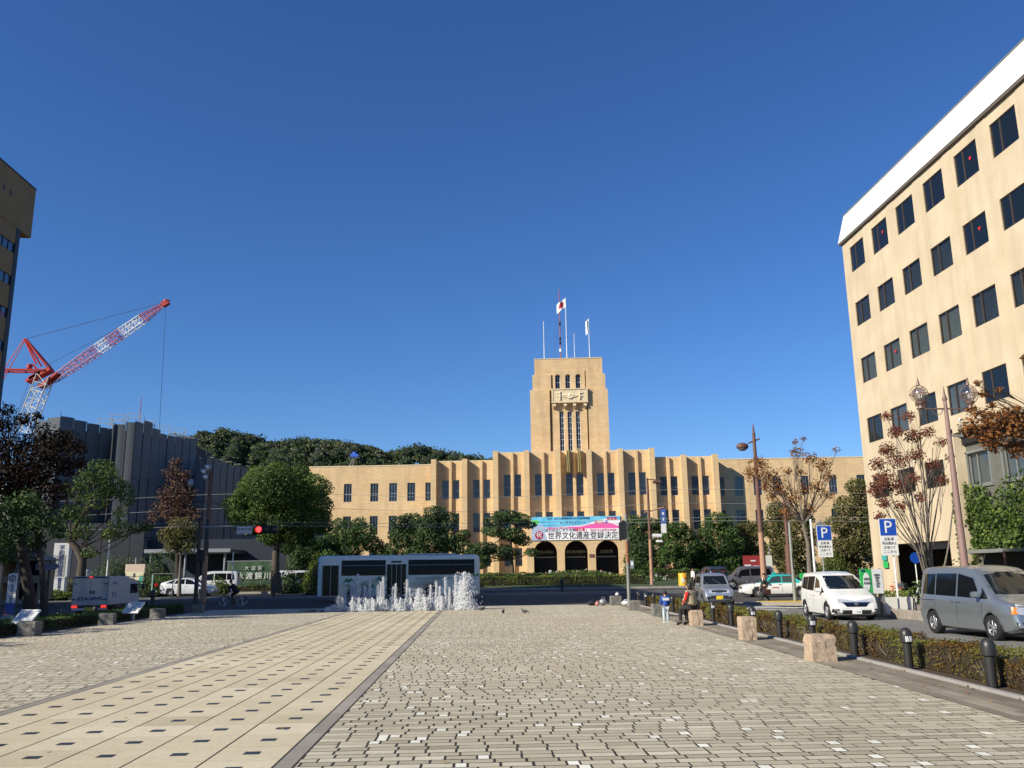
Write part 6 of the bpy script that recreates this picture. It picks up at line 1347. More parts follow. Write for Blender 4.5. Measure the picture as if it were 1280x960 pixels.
# light poles and signals
def shaft(t, h, r0__, r1, segs, m0, n=10):
    """segs: [(z from, material)]"""
    zs = [z for z, _ in segs]+[h]
    for (a, m), c in zip(segs, zs[1:]):
        q = MB(); q.tube([(0, 0, a), (0, 0, c)], [lerp(r0__, r1, a/h), lerp(r0__, r1, c/h)], m, n); q.build('shaft', t)
t = thing('street_light', 'brown street light with clustered white lamps before the sheeted building', 'street light', (-18.75, 62, .05)); shaft(t, 9.0, .2, .1, [(0, M['salmon']), (3.1, M['darkpole'] if 'darkpole' in M else M['black']), (5.6, M['brown'])], None)
q = MB(); q.tube([(0, 0, 8.9), (-.5, 0, 9.1)], .05, M['galv'], 6); q.build('arm', t); q = MB()
for dx, dz in ((-.45, 9.0), (-.2, 9.3), (-.3, 8.6)): q.box((dx, 0, dz), (.42, .4, .26), M['galv'], bev=.06).ell((dx, -.1, dz-.06), (.17, .17, .16), M['white'])
q.build('lamp_cluster', t, kind='stuff')
t = thing('traffic_signal', 'dark post with a long arm carrying the red traffic light', 'traffic light', (-16.15, 52, -.05))
q = MB(); q.tube([(0, 0, 0), (0, 0, 5.0)], [.13, .09], mat('dark_brown_paint', (.05, .035, .03), .6), 10); q.build('post', t); q = MB(); q.tube([(0, 0, 4.62), (3.4, 0, 4.62)], [.06, .045], M['galv'], 8); q.build('arm', t)
q = MB(); q.box((3.85, 0, 4.45), (1.3, .2, .46), M['black'], bev=.06); hd_ = q.build('signal_head', t)
for i in range(3):
    lm = mat('lit_red_signal', (.6, .02, .02), .3, emit=((1, .03, .03), 3.5)) if i == 0 else mat('unlit_lens', (.03, .035, .03), .3); q = MB(); q.T = Matrix.Translation((3.42+i*.43, -.12, 4.45)) @ Matrix.Rotation(pi/2, 4, 'X'); q.lathe([(.165, 0), (.165, .03), (.1, .05)], lm, n=18); q.build('lens', hd_); q = MB(); q.T = Matrix.Translation((3.42+i*.43, -.12, 4.45)) @ Matrix.Rotation(pi/2, 4, 'X'); q.lathe([(.19, 0), (.19, .18)], M['black'], n=18, cap=False); q.build('hood', hd_)
q = MB(); q.b2(2.15, 3.0, -.06, 0, 4.2, 4.62, M['white']); pl = q.build('name_plate', t); text('市役所前', .21, M['navy'], pl, (2.575, -.07, 4.46)); text('Shiyakusho-mae', .1, M['navy'], pl, (2.575, -.07, 4.28))
q = MB(); q.box((.25, 0, 3.0), (.3, .28, .7), M['black'], bev=.03); ph_ = q.build('pedestrian_signal', t)
t = thing('pole', 'orange rusty pole at the far left edge of the photo', 'pole', (-32.6, 60, 0)); q = MB(); q.tube([(0, 0, 0), (0, 0, 9)], [.22, .15], mat('orange_pole', (.38, .13, .06), .7, n=(4, .3)), 10); q.build('shaft', t)
t = thing('street_sign', 'blue arrow sign on a dark post near the monument', 'sign', (-19.8, 42, -.1)); q = MB(); q.tube([(0, 0, 0), (0, 0, 2.7)], .05, M['black'], 8); q.build('post', t); q = MB(); q.prism([(-.6, 2.25), (.3, 2.25), (.5, 2.4), (.3, 2.55), (-.6, 2.55)], -.07, -.05, mat('pale_blue_sign', (.12, .16, .26), .5)); q.build('arrow_plate', t)
# centre and right poles
t = thing('signal_pole', 'rusty grey traffic pole right of the arches with dark signal boxes', 'pole', (7.75, 45.9, -.02)); shaft(t, 4.7, .09, .07, [(0, M['galv']), (1.6, M['galv']), (2.2, mat('rusty_paint', (.4, .16, .08), .8, n=(9, .5))), (3.3, M['galv'])], None)
for dx, z in ((-.14, 3.9), (-.3, 3.8)): q = MB(); q.box((dx, 0, z), (.14, .26, .95), M['black'], bev=.04); h_ = q.build('signal_head', t)
q = MB(); q.tube([(-.36, 0, 4.2), (0, 0, 4.2)], .03, M['black'], 6).tube([(-.36, 0, 3.4), (0, 0, 3.4)], .03, M['black'], 6); q.build('bracket', t)
q = MB(); q.box((.22, 0, 2.1), (.18, .2, .45), M['grey'], bev=.02).box((.22, -.11, 2.15), (.12, .01, .2), M['white']); q.build('control_box', t)
t = thing('banner_pole', 'brown street light with a small blue banner right of the arches', 'street light', (16.83, 86, .4)); shaft(t, 10.4, .19, .1, [(0, M['salmon']), (4.4, M['brown'])], None, 8)
q = MB(); q.tube([(-.1, 0, 10.3), (1.0, 0, 10.2)], .05, M['brown'], 6).box((.95, 0, 10.0), (.8, .4, .3), M['brown'], bev=.1); q.build('lamp_head', t)
q = MB(); q.tube([(-.5, 0, 7.0), (1.5, 0, 7.5)], .07, M['salmon'], 6); q.build('banner_arm', t); q = MB(); q.b2(1.15, 1.65, -.03, .03, 5.9, 7.35, mat('blue_banner', (.05, .12, .4), .6)).b2(1.15, 1.65, -.034, .034, 5.0, 5.9, M['white']); bn = q.build('street_banner', t); q = MB(); q.box((1.4, -.045, 6.9), (.2, .01, .25), M['white']).box((1.4, -.045, 6.35), (.14, .01, .3), M['white']); q.build('emblem', bn, kind='stuff')
q = MB(); q.box((.7, 0, 4.75), (.9, .3, .35), M['white'], bev=.05).tube([(0, 0, 4.8), (.6, 0, 4.8)], .04, M['white'], 6).box((.9, 0, 4.2), (.6, .3, .25), M['white'], bev=.08); q.build('camera', t, kind='stuff')
t = thing('street_light', 'tallest brown and pink street light with a dark lamp at the top left', 'street light', (21.36, 66, .1)); shaft(t, 12.0, .24, .12, [(0, M['salmon']), (4.4, M['brown'])], None)
q = MB(); q.lathe([(.1, 0), (.06, .5), (0, .8)], M['brown'], (0, 0, 12), 8); q.build('finial', t); q = MB(); q.tube([(.45, 0, 11.55), (-.5, 0, 11.2)], .06, M['brown'], 6); q.build('arm', t); q = MB(); q.ell((-.95, 0, 10.95), (.48, .34, .3), mat('lamp_brown', (.12, .06, .05), .5), 12, 8).ell((-.95, 0, 10.84), (.38, .28, .24), M['grey'], 12, 8); q.build('lamp_head', t)
t = thing('street_light', 'reddish brown pole with a thick base right of the thin grey pole', 'pole', (23.35, 66, .1)); q = MB(); q.tube([(0, 0, 0), (0, 0, 3.4)], [.3, .26], M['brown'], 8); q.build('base', t); q = MB(); q.tube([(0, 0, 3.4), (0, 0, 7.2)], [.15, .12], M['brown'], 8).ell((0, 0, 7.3), (.25, .25, .25), M['brown']); q.build('shaft', t)
t = thing('grey_pole', 'thin grey steel pole standing on the yellow paving island', 'pole', (17.15, 48.0, -.02)); q = MB(); q.tube([(0, 0, 0), (0, 0, 4.3)], [.1, .075], M['galv'], 10); q.build('shaft', t); q = MB(); q.box((-.12, 0, 3.6), (.2, .06, .06), M['galv']).box((.02, -.09, 2.2), (.06, .04, .9), M['black']); q.build('fittings', t, kind='stuff')
# parking signs
def psign(lab, x, y, postx, posth, sz, w_, last):
    t = thing('parking_sign', lab, 'road sign', (x, y, 0), 0, 'blue parking signs on white posts'); q = MB(); q.tube([(postx, .06, 0), (postx, .06, posth)], .035 if posth < 3.5 else .05, M['white'], 10); q.build('post', t)
    q = MB(); q.box((0, 0, sz+w_/2), (w_, .02, w_), M['white']).box((0, -.012, sz+w_/2), (w_*.94, .008, w_*.94), M['blue']); bl_ = q.build('blue_panel', t); text('P', w_*1.0, M['white'], bl_, (0, -.02, sz+w_*.48), ext=.003)
    q = MB(); hh = w_*1.08; q.box((0, 0, sz-hh/2-.01), (w_*.98, .02, hh), M['white']); wp_ = q.build('white_panel', t)
    for i, ln in enumerate(('自転車', '等放置禁止', '区域です', last)): text(ln, w_*(.2 if i in (0, 3) else .17), M['ink'], wp_, (0, -.013, sz-hh*(.17+i*.22)), ext=.002)
psign('blue parking sign beside a thick white post, left of the white minivan roof', 15.88, 40.0, -.55, 3.98, 3.0, .68, 'ここまで')
psign('blue parking sign on a white post at the corner of the office block', 16.05, 34.0, .15, 2.95, 2.95, .68, 'ここから')
t = thing('round_sign_back', 'grey backs of two round signs behind the thick white post', 'road sign', (17.3, 44, 0)); q = MB(); q.tube([(0, 0, 0), (0, 0, 4.2)], .05, M['galv'], 8); q.build('post', t)
for z in (3.75, 2.95): q = MB(); q.T = Matrix.Translation((0, -.08, z)) @ Matrix.Rotation(pi/2, 4, 'X'); q.lathe([(.32, 0), (.32, .02)], M['galv'], n=20); q.build('disc', t)
# green and white cycle-park board
t = thing('notice_board', 'green and white notice board with an oval behind the white minivan', 'sign board', (14.8, 33.0, 0), R(6)); t.scale = (.56, 1, .86)
q = MB(); q.b2(-.86, -.05, 0, .05, .95, 1.98, M['green']); a_ = q.build('green_panel', t); q = MB(); q.prism([(-.45+.24*cos(2*pi*k/24), 1.42+.4*sin(2*pi*k/24)) for k in range(24)], -.012, 0, M['white']); q.build('white_oval', a_)
text('歩道駐車', .12, M['grey'], a_, (-.45, -.02, 1.55)); text('禁止区域', .12, M['grey'], a_, (-.45, -.02, 1.38)); text('駐輪場', .09, M['navy'], a_, (-.66, -.01, 1.9))
q = MB(); q.b2(-.03, .72, 0, .05, .93, 1.97, M['white']); a_ = q.build('white_panel', t)
for k in range(5): text(('利用案内', '自転車', '原付', '二輪車', '無料')[k], .1, M['grey'], a_, (.3, -.012, 1.72-k*.12))
q = MB(); 
for x in (-.6, .62): q.b2(x, x+.1, .06, .14, 0, 2.0, M['galv'])
q.b2(.62, .8, .05, .3, 0, 1.95, M['grey']); q.build('leg', t, kind='stuff')
t = thing('small_sign', 'small green pictogram sign on the office block column', 'sign', (24.94, 53.9, 0), -R(90)); q = MB(); q.b2(.0, .6, -.06, -.03, 2.2, 2.6, MC['teal_print']).b2(.1, .7, -.06, -.03, 1.75, 2.15, M['green']); q.build('panel', t)
# bike stands, planters, kerb
for k in range(5):
    x, y = 16.0+.28*k, 32.6+.0*k; t = obj('bicycle_stand', MB().tube([(0, 0, 0), (-.16, 0, .25), (-.2, 0, .6), (-.05, 0, .82), (.1, 0, .6), (.05, 0, .2), (.2, 0, 0)], .022, M['black'], 6).mesh('bicycle_stand'), None, (x, y, 0), .3, 'black hoop bicycle stand, number %s from the left behind the notice board' % ('one', 'two', 'three', 'four', 'five')[k], 'bicycle stand', 'black hoop bicycle stands')
pw = mat('white_planter', (.72, .7, .66), .7, n=(3, .1))
for k, (x, y, w_) in enumerate(((16.35, 34.6, 1.5), (18.2, 34.4, 1.5))):
    t = thing('planter', ('long white planter behind the bicycle stands', 'white planter with yellow green plants left of the silver van')[k], 'planter', (x, y, 0)); q = MB(); q.prism([(-w_/2+.06, 0), (w_/2-.06, 0), (w_/2, .62), (-w_/2, .62)], -.2, .25, pw); q.build('tub', t)
    n = 420; P = np.stack([RNG.uniform(-w_/2, w_/2, n), RNG.uniform(-.2, .25, n), .6+RNG.random(n)*.26], 1); V, Fq, v = leafcloud(P, .1, vv=np.full(n, .8)); obj('plants', fastmesh('plants', V, Fq, [LGREEN], v), t)
t = thing('stone_kerb', 'raised rough stone kerb behind the silver van', 'kerb', (15.45, 29.6, -.1))
for k in range(7): q = MB(); q.box((.02, k*.62-.6, .17), (.2, .6, .34), mat('kerb_stone', (.34, .29, .25), .9, n=(7, .4), bump=.6), bev=.02); q.build('stone', t)
t = thing('stone_arch', 'brown rough stone arch bench beside the rear of the silver van', 'stone', (17.6, 32.2, 0)); q = MB(); q.tube([(-.36, 0, 0), (-.38, 0, .35), (-.25, 0, .66), (.1, 0, .76), (.4, 0, .6), (.45, 0, 0)], [.14, .14, .13, .12, .12, .12], mat('brown_stone', (.17, .11, .09), .9, n=(14, .4), bump=1), 9); q.build('arch', t)
for lab, x, y, m in (('white and chrome bicycle parked in the office entrance', 20.6, 41, M['white']), ('bicycle with an orange seat by the entrance column', 19.2, 40.6, orr)):
    t = thing('bicycle', lab, 'bicycle', (x, y, 0), .5); 
    for wx in (-.52, .52):
        q = MB(); n = 20; q.tube([(wx+.32*cos(2*pi*k/n), 0, .33+.32*sin(2*pi*k/n)) for k in range(n+1)], .018, M['dark'], 5, cap=False)
        for k in range(6): a = pi*k/6; q.tube([(wx-.31*cos(a), 0, .33-.31*sin(a)), (wx+.31*cos(a), 0, .33+.31*sin(a))], .004, M['chrome'], 3)
        q.build('wheel', t)
    q = MB(); q.tube([(-.52, 0, .33), (-.15, 0, .8), (.4, 0, .85), (.52, 0, .33)], .02, m, 6).tube([(-.15, 0, .8), (-.05, 0, .33), (.38, 0, .75)], .02, m, 6).tube([(-.52, 0, .33), (-.05, 0, .33)], .015, m, 6).tube([(.4, 0, .85), (.38, 0, 1.05), (.3, .25, 1.08)], .015, M['chrome'], 6).tube([(.38, 0, 1.05), (.3, -.25, 1.08)], .015, M['chrome'], 6); q.build('frame', t)
    q = MB(); q.ell((-.18, 0, .9), (.14, .08, .04), M['black'] if m != orr else orr); q.build('saddle', t); q = MB(); q.box((.6, 0, .9), (.3, .34, .24), M['chrome']); q.build('basket', t)
t = thing('blue_disc_sign', 'round blue road sign in the dark office entrance', 'road sign', (25.7, 51.4, 0)); q = MB(); q.tube([(0, 0, 0), (0, 0, 2.6)], .035, M['white'], 8); q.build('post', t); q = MB(); q.T = Matrix.Translation((0, -.06, 2.3)) @ Matrix.Rotation(pi/2, 4, 'X'); q.lathe([(.32, 0), (.32, .02)], M['blue'], n=24); q.build('disc', t)
# big globe lamp
t = thing('globe_street_light', 'tall brown street light with two caged glass globes in front of the office block', 'street light', (16.55, 29.7, 0)); bz = mat('bronze_lamp', (.2, .13, .11), .5, .3)
q = MB(); q.lathe([(.17, 0), (.17, 1.4), (.2, 1.42), (.2, 1.55), (.14, 1.6)], M['brown'], n=8); q.build('base', t); q = MB(); q.tube([(0, 0, 1.6), (0, 0, 5.4), (0, 0, 7.5)], [.13, .09, .06], mat('pinkish_brown_pole', (.27, .17, .15), .6, n=(5, .2)), 10); q.build('shaft', t); q = MB(); q.lathe([(.08, 7.5), (.09, 7.55), (.05, 7.7), (0, 8.05)], bz, n=8); q.build('finial', t)
q = MB(); q.tube([(-1.05, 0, 7.2), (1.05, 0, 7.2)], .03, bz, 6); 
for k in range(10):
    a = pi+pi*k/10; a2 = pi+pi*(k+1)/10; q.tube([(-.32+.2*cos(a), 0, 7.18+.2*sin(a)), (-.32+.2*cos(a2), 0, 7.18+.2*sin(a2))], .015, bz, 4)
q.build('cross_arm', t)
gg = bpy.data.materials.new('globe_glass'); gg.use_nodes = True; tt = gg.node_tree; tt.nodes.remove(tt.nodes['Principled BSDF']); a1 = tt.nodes.new('ShaderNodeBsdfTransparent'); a1.inputs[0].default_value = (.8, .76, .74, 1); a2 = tt.nodes.new('ShaderNodeBsdfGlossy'); a2.inputs['Roughness'].default_value = .08; a3 = tt.nodes.new('ShaderNodeMixShader'); a3.inputs[0].default_value = .3; tt.links.new(a1.outputs[0], a3.inputs[1]); tt.links.new(a2.outputs[0], a3.inputs[2]); tt.links.new(a3.outputs[0], tt.nodes['Material Output'].inputs[0])
for gx in (-.9, .9):
    q = MB(); c = Vector((gx, 0, 7.72))
    for a0 in (0, pi/2): q.tube([(c.x+.33*sin(2*pi*k/20)*cos(a0), .33*sin(2*pi*k/20)*sin(a0), c.z+.33*cos(2*pi*k/20)) for k in range(21)], .014, bz, 4, cap=False)
    q.tube([(c.x+.33*cos(2*pi*k/20), .33*sin(2*pi*k/20), c.z) for k in range(21)], .014, bz, 4, cap=False); q.lathe([(.09, -.5), (.07, -.4), (.15, -.34), (.16, -.26)], bz, c, 10).lathe([(.06, .33), (.05, .4), (0, .66)], bz, c, 8); cg = q.build('globe_cage', t)
    q = MB(); q.ell(c, (.26, .26, .26), gg, 16, 12); q.build('globe', cg); q = MB(); q.ell(c-Vector((0, 0, .1)), (.06, .06, .12), M['white'], 8, 6); q.build('bulb', cg)
q = MB(); q.tube([(0, 0, 6.25), (.45, -.1, 6.2)], .04, M['galv'], 6).tube([(.4, -.1, 6.2), (.4, -.1, 6.75)], .015, M['galv'], 5).ell((.4, -.1, 6.78), (.06, .06, .06), M['white'], 8, 6).box((.4, -.1, 6.38), (.16, .12, .06), M['black']); q.build('sensor_bracket', t, kind='stuff')
# yellow bin, sign with red panel, lantern, planter pots
t = thing('yellow_drum', 'yellow cylindrical bin on the far footway under the clipped trees', 'bin', (18.6, 80.5, .36)); q = MB(); q.lathe([(.42, 0), (.42, 1.15), (.36, 1.2), (.3, 1.2)], mat('bin_yellow', (.75, .42, .02), .5, n=(4, .2)), n=18); q.build('drum', t); q = MB(); q.box((-.1, -.43, .55), (.25, .02, .4), M['white']).box((.1, -.42, .75), (.15, .02, .15), M['red']); q.build('label', t, kind='stuff')
t = obj('stone_pedestal', MB().box((0, 0, .45), (.8, .6, .9), mat('brown_pedestal', (.15, .1, .08), .8, n=(5, .3)), bev=.05).mesh('stone_pedestal'), None, (19.9, 81, .36), 0, 'brown stone block right of the yellow bin', 'block')
t = thing('red_sign_board', 'red and white sign board behind the taxi', 'sign board', (26.6, 84, .35)); q = MB(); q.b2(-1.3, .3, 0, .1, 1.3, 2.75, mat('maroon_board', (.3, .03, .03), .6)); q.build('red_panel', t); q = MB(); q.b2(.32, 1.5, 0, .1, 1.2, 2.75, mat('offwhite_board', (.65, .65, .55), .6)).b2(-1.2, -.6, -.02, 0, 1.35, 1.9, M['white']).b2(-.4, .25, -.02, 0, 1.4, 1.8, M['white']).b2(-.6, -.1, -.02, 0, 2.2, 2.32, M['white']); q.build('white_panel', t, kind='stuff'); q = MB(); q.b2(-1.2, -1.1, .1, .2, 0, 2.7, M['grey']).b2(1.3, 1.4, .1, .2, 0, 3.6, M['grey']); q.build('leg', t, kind='stuff')
t = thing('green_bench', 'green bench under the olive trees at right', 'bench', (32.0, 84, .4)); q = MB(); q.b2(-1.2, 1.2, 0, .5, .5, .6, M['green']).b2(-1.2, 1.2, .45, .5, .6, 1.0, M['green']); q.build('seat', t); q = MB(); q.b2(-1.1, -1, 0, .5, 0, .5, M['grey']).b2(1, 1.1, 0, .5, 0, .5, M['grey']); q.build('leg', t, kind='stuff')
t = thing('roofed_lantern', 'small tiled roof lantern on a post above the rear of the bus', 'lantern', fp(-14.9, -14, zg(98))); t.location.z = zg(97); q = MB(); q.tube([(0, 0, 0), (0, 0, 4.6)], .12, M['brown'], 8); q.build('post', t); q = MB(); q.box((0, 0, 5.0), (.7, .6, .8), M['brown'], bev=.04).box((0, -.31, 5.0), (.4, .02, .5), M['white']); q.build('lamp_box', t); q = MB(); q.prism([(-1.2, 5.1), (-.9, 5.35), (.2, 6.2), (1.1, 6.2), (.9, 5.9), (-.9, 5.0)], -.7, .7, M['grey']); q.build('roof', t)
t = thing('flower_pot', 'white pot with a round dark plant at the right arch', 'pot', fp(6.7, -2.4, 1.2)); q = MB(); q.lathe([(.28, 0), (.4, .75), (.34, .75)], M['white'], n=14); q.build('pot', t); P, d = ellpts((0, 0, 1.15), (.5, .5, .5), 700, .7); V, Fq, v = leafcloud(P, .12, d); obj('plant', fastmesh('plant', V, Fq, [MAROON], v), t)
t = thing('hand_rail', 'low white rail at the foot of the left arch', 'rail', fp(-4.6, -3.6, .95)); q = MB(); q.b2(-1.3, 1.3, -.05, .05, .2, .4, M['white']).b2(1.15, 1.45, -.1, .1, 0, 1.1, M['white']); q.build('rail', t)
# overhead wires
wires = thing('overhead_wires', 'thin overhead tram wires crossing the whole street', 'wires', (0, 70, 5.6)); 
for y, z, sag in ((-1.2, .1, .15), (1.9, .0, .15), (11, 2.0, .3), (11, 3.3, .3)):
    q = MB(); q.tube([(x, y, z-sag*cos((x)/20*pi)) for x in range(-110, 111, 5)], .018, mat('wire_grey', (.3, .3, .3), .6), 4); q.build('wire', wires)
# ------------------------------------------------------------------ fountain
def watermat():
    m = bpy.data.materials.new('water_spray'); m.use_nodes = True; t = m.node_tree; b = t.nodes['Principled BSDF']; b.inputs['Base Color'].default_value = (.95, .96, .97, 1); b.inputs['Roughness'].default_value = .5
    tl = t.nodes.new('ShaderNodeBsdfTranslucent'); tl.inputs[0].default_value = (.95, .96, .98, 1); tr_ = t.nodes.new('ShaderNodeBsdfTransparent'); m1 = t.nodes.new('ShaderNodeMixShader'); m1.inputs[0].default_value = .5; m2 = t.nodes.new('ShaderNodeMixShader'); m2.inputs[0].default_value = .45
    t.links.new(b.outputs[0], m1.inputs[1]); t.links.new(tl.outputs[0], m1.inputs[2]); t.links.new(m1.outputs[0], m2.inputs[1]); t.links.new(tr_.outputs[0], m2.inputs[2]); t.links.new(m2.outputs[0], t.nodes['Material Output'].inputs[0]); return m
WATER = watermat(); fo = thing('fountain', 'row of white ground fountain jets in front of the bus', 'fountain', (-4, 44.6, 0))
OCT = np.array([[1, 0, 0], [0, 1, 0], [-1, 0, 0], [0, -1, 0], [0, 0, 1], [0, 0, -1]]); OF = np.array([[0, 1, 4], [1, 2, 4], [2, 3, 4], [3, 0, 4], [1, 0, 5], [2, 1, 5], [3, 2, 5], [0, 3, 5]])
def jet(x, y, h, w_, n, dense=1.0, label=None):
    n = int(n*3.2); dense *= .52
    t = RNG.random(n)**(1.15 if w_ < .2 else 1.5); prof = w_*((.12+.88*(1-t)**1.25) if w_ > .3 else (.35+.65*(1-t)**.7)); a = RNG.uniform(0, 2*pi, n); q = RNG.random(n)**.7
    st = np.round(RNG.random(n)*5)/5*2*pi; prof = prof*(.8+.3*np.sin(t*9+st)); 
    P = np.stack([x+np.cos(a)*prof*q+.05*h*np.sin(st)*(t-.5), y+np.sin(a)*prof*q, t*h+.02+RNG.normal(0, .02, n)], 1)
    s_ = (.018+.03*RNG.random(n)**2)*(1.25-t*.55)*dense; el = 1.3+2.6*RNG.random(n)
    k_ = RNG.random(n) < .12; P[k_, 0] += RNG.normal(0, .05+w_*.35, k_.sum()); P[k_, 1] += RNG.normal(0, .05+w_*.3, k_.sum()); P[:, 2] = np.maximum(P[:, 2], .02)
    V = P[:, None]+OCT[None]*np.stack([s_, s_, s_*el], 1)[:, None]; Fq = (np.arange(n)[:, None, None]*6+OF[None]).reshape(-1, 3)
    obj('water_jet', fastmesh('water_jet', V.reshape(-1, 3), Fq, [WATER], None, None, True), fo, label=label)
fx = lambda px, Y: (380+px/5.333-598)/1115*Y+.03
for px_, tp in [(165, 640), (180, 632), (200, 622), (215, 620), (243, 565), (265, 575), (292, 630), (322, 630), (337, 570), (370, 575), (393, 620), (425, 575), (433, 590), (462, 577), (478, 590), (495, 580), (512, 575), (528, 577), (552, 590), (594, 625), (622, 590), (650, 580), (662, 595), (680, 585), (695, 628), (716, 580), (800, 560), (815, 580), (832, 575), (858, 580), (895, 580), (908, 590), (920, 570), (945, 575)]:
    h = (657-tp)/5.333/25.3; jet(fx(px_, 44.1)+4, -.5+random.uniform(-.3, .3), h, .07+.03*h, int(170+230*h))
for px_, tp in [(285, 500), (320, 462), (345, 480), (365, 415), (380, 490), (410, 495), (440, 430), (500, 490), (520, 470), (535, 435), (580, 570), (595, 500), (615, 480), (685, 455), (705, 512), (845, 492), (880, 470), (905, 500), (940, 445), (970, 510), (1010, 430)]:
    h = (640-tp)/5.333/24; jet(fx(px_, 46.6)+4, 2.0+random.uniform(-.3, .4), h, .1, int(150+190*h), .85)
jet(fx(765, 44.2)+4, -.4, 1.0, .36, 1500, 1.1, 'wide low burst of spray in the middle of the row'); jet(fx(785, 44.2)+4, -.4, .65, .34, 800)
jet(fx(1070, 44.4)+4, -.2, 1.75, .42, 3600, 1.3, 'tallest and widest white plume at the right end'); jet(fx(1050, 44.4)+4, -.2, 1.3, .36, 1200, 1.1); jet(fx(1085, 44.4)+4, -.2, .9, .6, 1100, 1.0); jet(fx(1040, 44.6)+4, .3, 1.4, .16, 300, .8)
q = MB(); n = 40; q.add([(-.3+(4.6+.4*sin(k*3.1))*cos(2*pi*k/n), 1+(2.1+.25*sin(k*2.3))*sin(2*pi*k/n), .006) for k in range(n)], [tuple(range(n))], mat('wet_film', (.1, .095, .09), .12, spec=.6)); 
q.build('wet_patch', fo)

# ------------------------------------------------------------------ people
SKIN = mat('skin', (.5, .3, .2), .6)
def skinned(name, J, bones, m, parent, sub=2):
    """J: {joint: (pos, radius)}; bones: chains of joint names; first joint of first chain is the root"""
    ks = list(J); me = bpy.data.meshes.new(name); ed = [(ks.index(a), ks.index(b_)) for ch_ in bones for a, b_ in zip(ch_[:-1], ch_[1:])]
    me.from_pydata([J[k][0] for k in ks], ed, []); o = bpy.data.objects.new(name, me); COL.objects.link(o)
    md = o.modifiers.new('s', 'SKIN'); sv = me.skin_vertices[0].data
    for i, k in enumerate(ks): r = J[k][1]; sv[i].radius = (r, r) if not hasattr(r, '__len__') else r; sv[i].use_root = (k == bones[0][0])
    md.use_smooth_shade = True; s2 = o.modifiers.new('u', 'SUBSURF'); s2.levels = sub; s2.render_levels = sub
    dg = bpy.context.evaluated_depsgraph_get(); nm = bpy.data.meshes.new_from_object(o.evaluated_get(dg)); nm.materials.clear(); nm.materials.append(m); nm.name = name
    for p in nm.polygons: p.material_index = 0; p.use_smooth = True
    bpy.data.objects.remove(o); return obj(name, nm, parent)
def person(label, loc, rz, h, pose, top, legs, hair, shoe, bulk=1, long_hair=0):
    """front is local +x, left is +y; pose gives joints in units of the standing height"""
    root = thing('person', label, 'person', loc, rz); J = dict(pelvis=(0, 0, .53), belly=(0, 0, .62), chest=(0, 0, .73), neck=(0, 0, .83), nape=(0, 0, .865), head=(.005, 0, .925), crown=(0, 0, .965),
        shL=(0, .105, .8), elL=(-.01, .125, .63), wrL=(.03, .125, .48), shR=(0, -.105, .8), elR=(-.01, -.125, .63), wrR=(.03, -.125, .48),
        hipL=(0, .05, .51), knL=(.01, .055, .28), anL=(0, .055, .045), toL=(.085, .06, .015), hipR=(0, -.05, .51), knR=(.01, -.055, .28), anR=(0, -.055, .045), toR=(.085, -.06, .015)); J.update(pose)
    Rr = dict(pelvis=(.075, .06), belly=(.078, .058), chest=(.085, .062), neck=.032, nape=.034, head=(.05, .058), crown=.038, shL=.035, elL=.025, wrL=.016, shR=.035, elR=.025, wrR=.016, hipL=.052, knL=.036, anL=.024, toL=.02, hipR=.052, knR=.036, anR=.024, toR=.02)
    B = {k: (Vector(v)*h, tuple(x*h for x in Rr[k]) if hasattr(Rr[k], '__len__') else Rr[k]*h) for k, v in J.items()}
    bones = [['pelvis', 'belly', 'chest', 'neck', 'nape', 'head', 'crown'], ['chest', 'shL', 'elL', 'wrL'], ['chest', 'shR', 'elR', 'wrR'], ['pelvis', 'hipL', 'knL', 'anL', 'toL'], ['pelvis', 'hipR', 'knR', 'anR', 'toR']]
    for s_ in 'LR':      # hand: palm, four fingers of different length, thumb
        w_, e_ = B['wr'+s_][0], B['el'+s_][0]; d = (w_-e_).normalized(); sd = d.cross(Vector((1, 0, 0))); sd = sd.normalized() if sd.length > .1 else Vector((0, 1, 0)); pl = w_+d*.045*h; B['pa'+s_] = (pl, .02*h); bones.append(['wr'+s_, 'pa'+s_])
        fwd_ = sd.cross(d).normalized()
        for i, (of, ln) in enumerate(((-.016, .04), (-.005, .047), (.006, .044), (.016, .034))): 
            B['f%s%d' % (s_, i)] = (pl+fwd_*of*h+d*ln*.5*h, .0055*h); B['g%s%d' % (s_, i)] = (pl+fwd_*of*h+d*ln*.9*h+sd*.012*h, .0048*h); bones.append(['pa'+s_, 'f%s%d' % (s_, i), 'g%s%d' % (s_, i)])
        B['t'+s_] = (w_+d*.04*h-fwd_*.028*h, .007*h); bones.append(['wr'+s_, 't'+s_])
    skinned('body', B, bones, SKIN, root)
    f = lambda k, r: (B[k][0], tuple(x*r for x in B[k][1]) if hasattr(B[k][1], '__len__') else B[k][1]*r)
    T = {k: f(k, 1.2*bulk) for k in ('pelvis', 'belly', 'chest')}; T['neck'] = (B['neck'][0]-Vector((0, 0, .012*h)), .04*h)
    for s_ in 'LR': T['sh'+s_] = f('sh'+s_, 1.3*bulk); T['el'+s_] = f('el'+s_, 1.45*bulk); T['wr'+s_] = (B['wr'+s_][0], .024*h)
    skinned('jacket', T, [['chest', 'belly', 'pelvis'], ['chest', 'neck'], ['chest', 'shL', 'elL', 'wrL'], ['chest', 'shR', 'elR', 'wrR']], top, root)
    T = {'pelvis': f('pelvis', 1.12)}
    for s_ in 'LR': T['hip'+s_] = f('hip'+s_, 1.15); T['kn'+s_] = f('kn'+s_, 1.25); T['an'+s_] = (B['an'+s_][0]+Vector((0, 0, .01*h)), .033*h)
    skinned('trousers', T, [['pelvis', 'hipL', 'knL', 'anL'], ['pelvis', 'hipR', 'knR', 'anR']], legs, root)
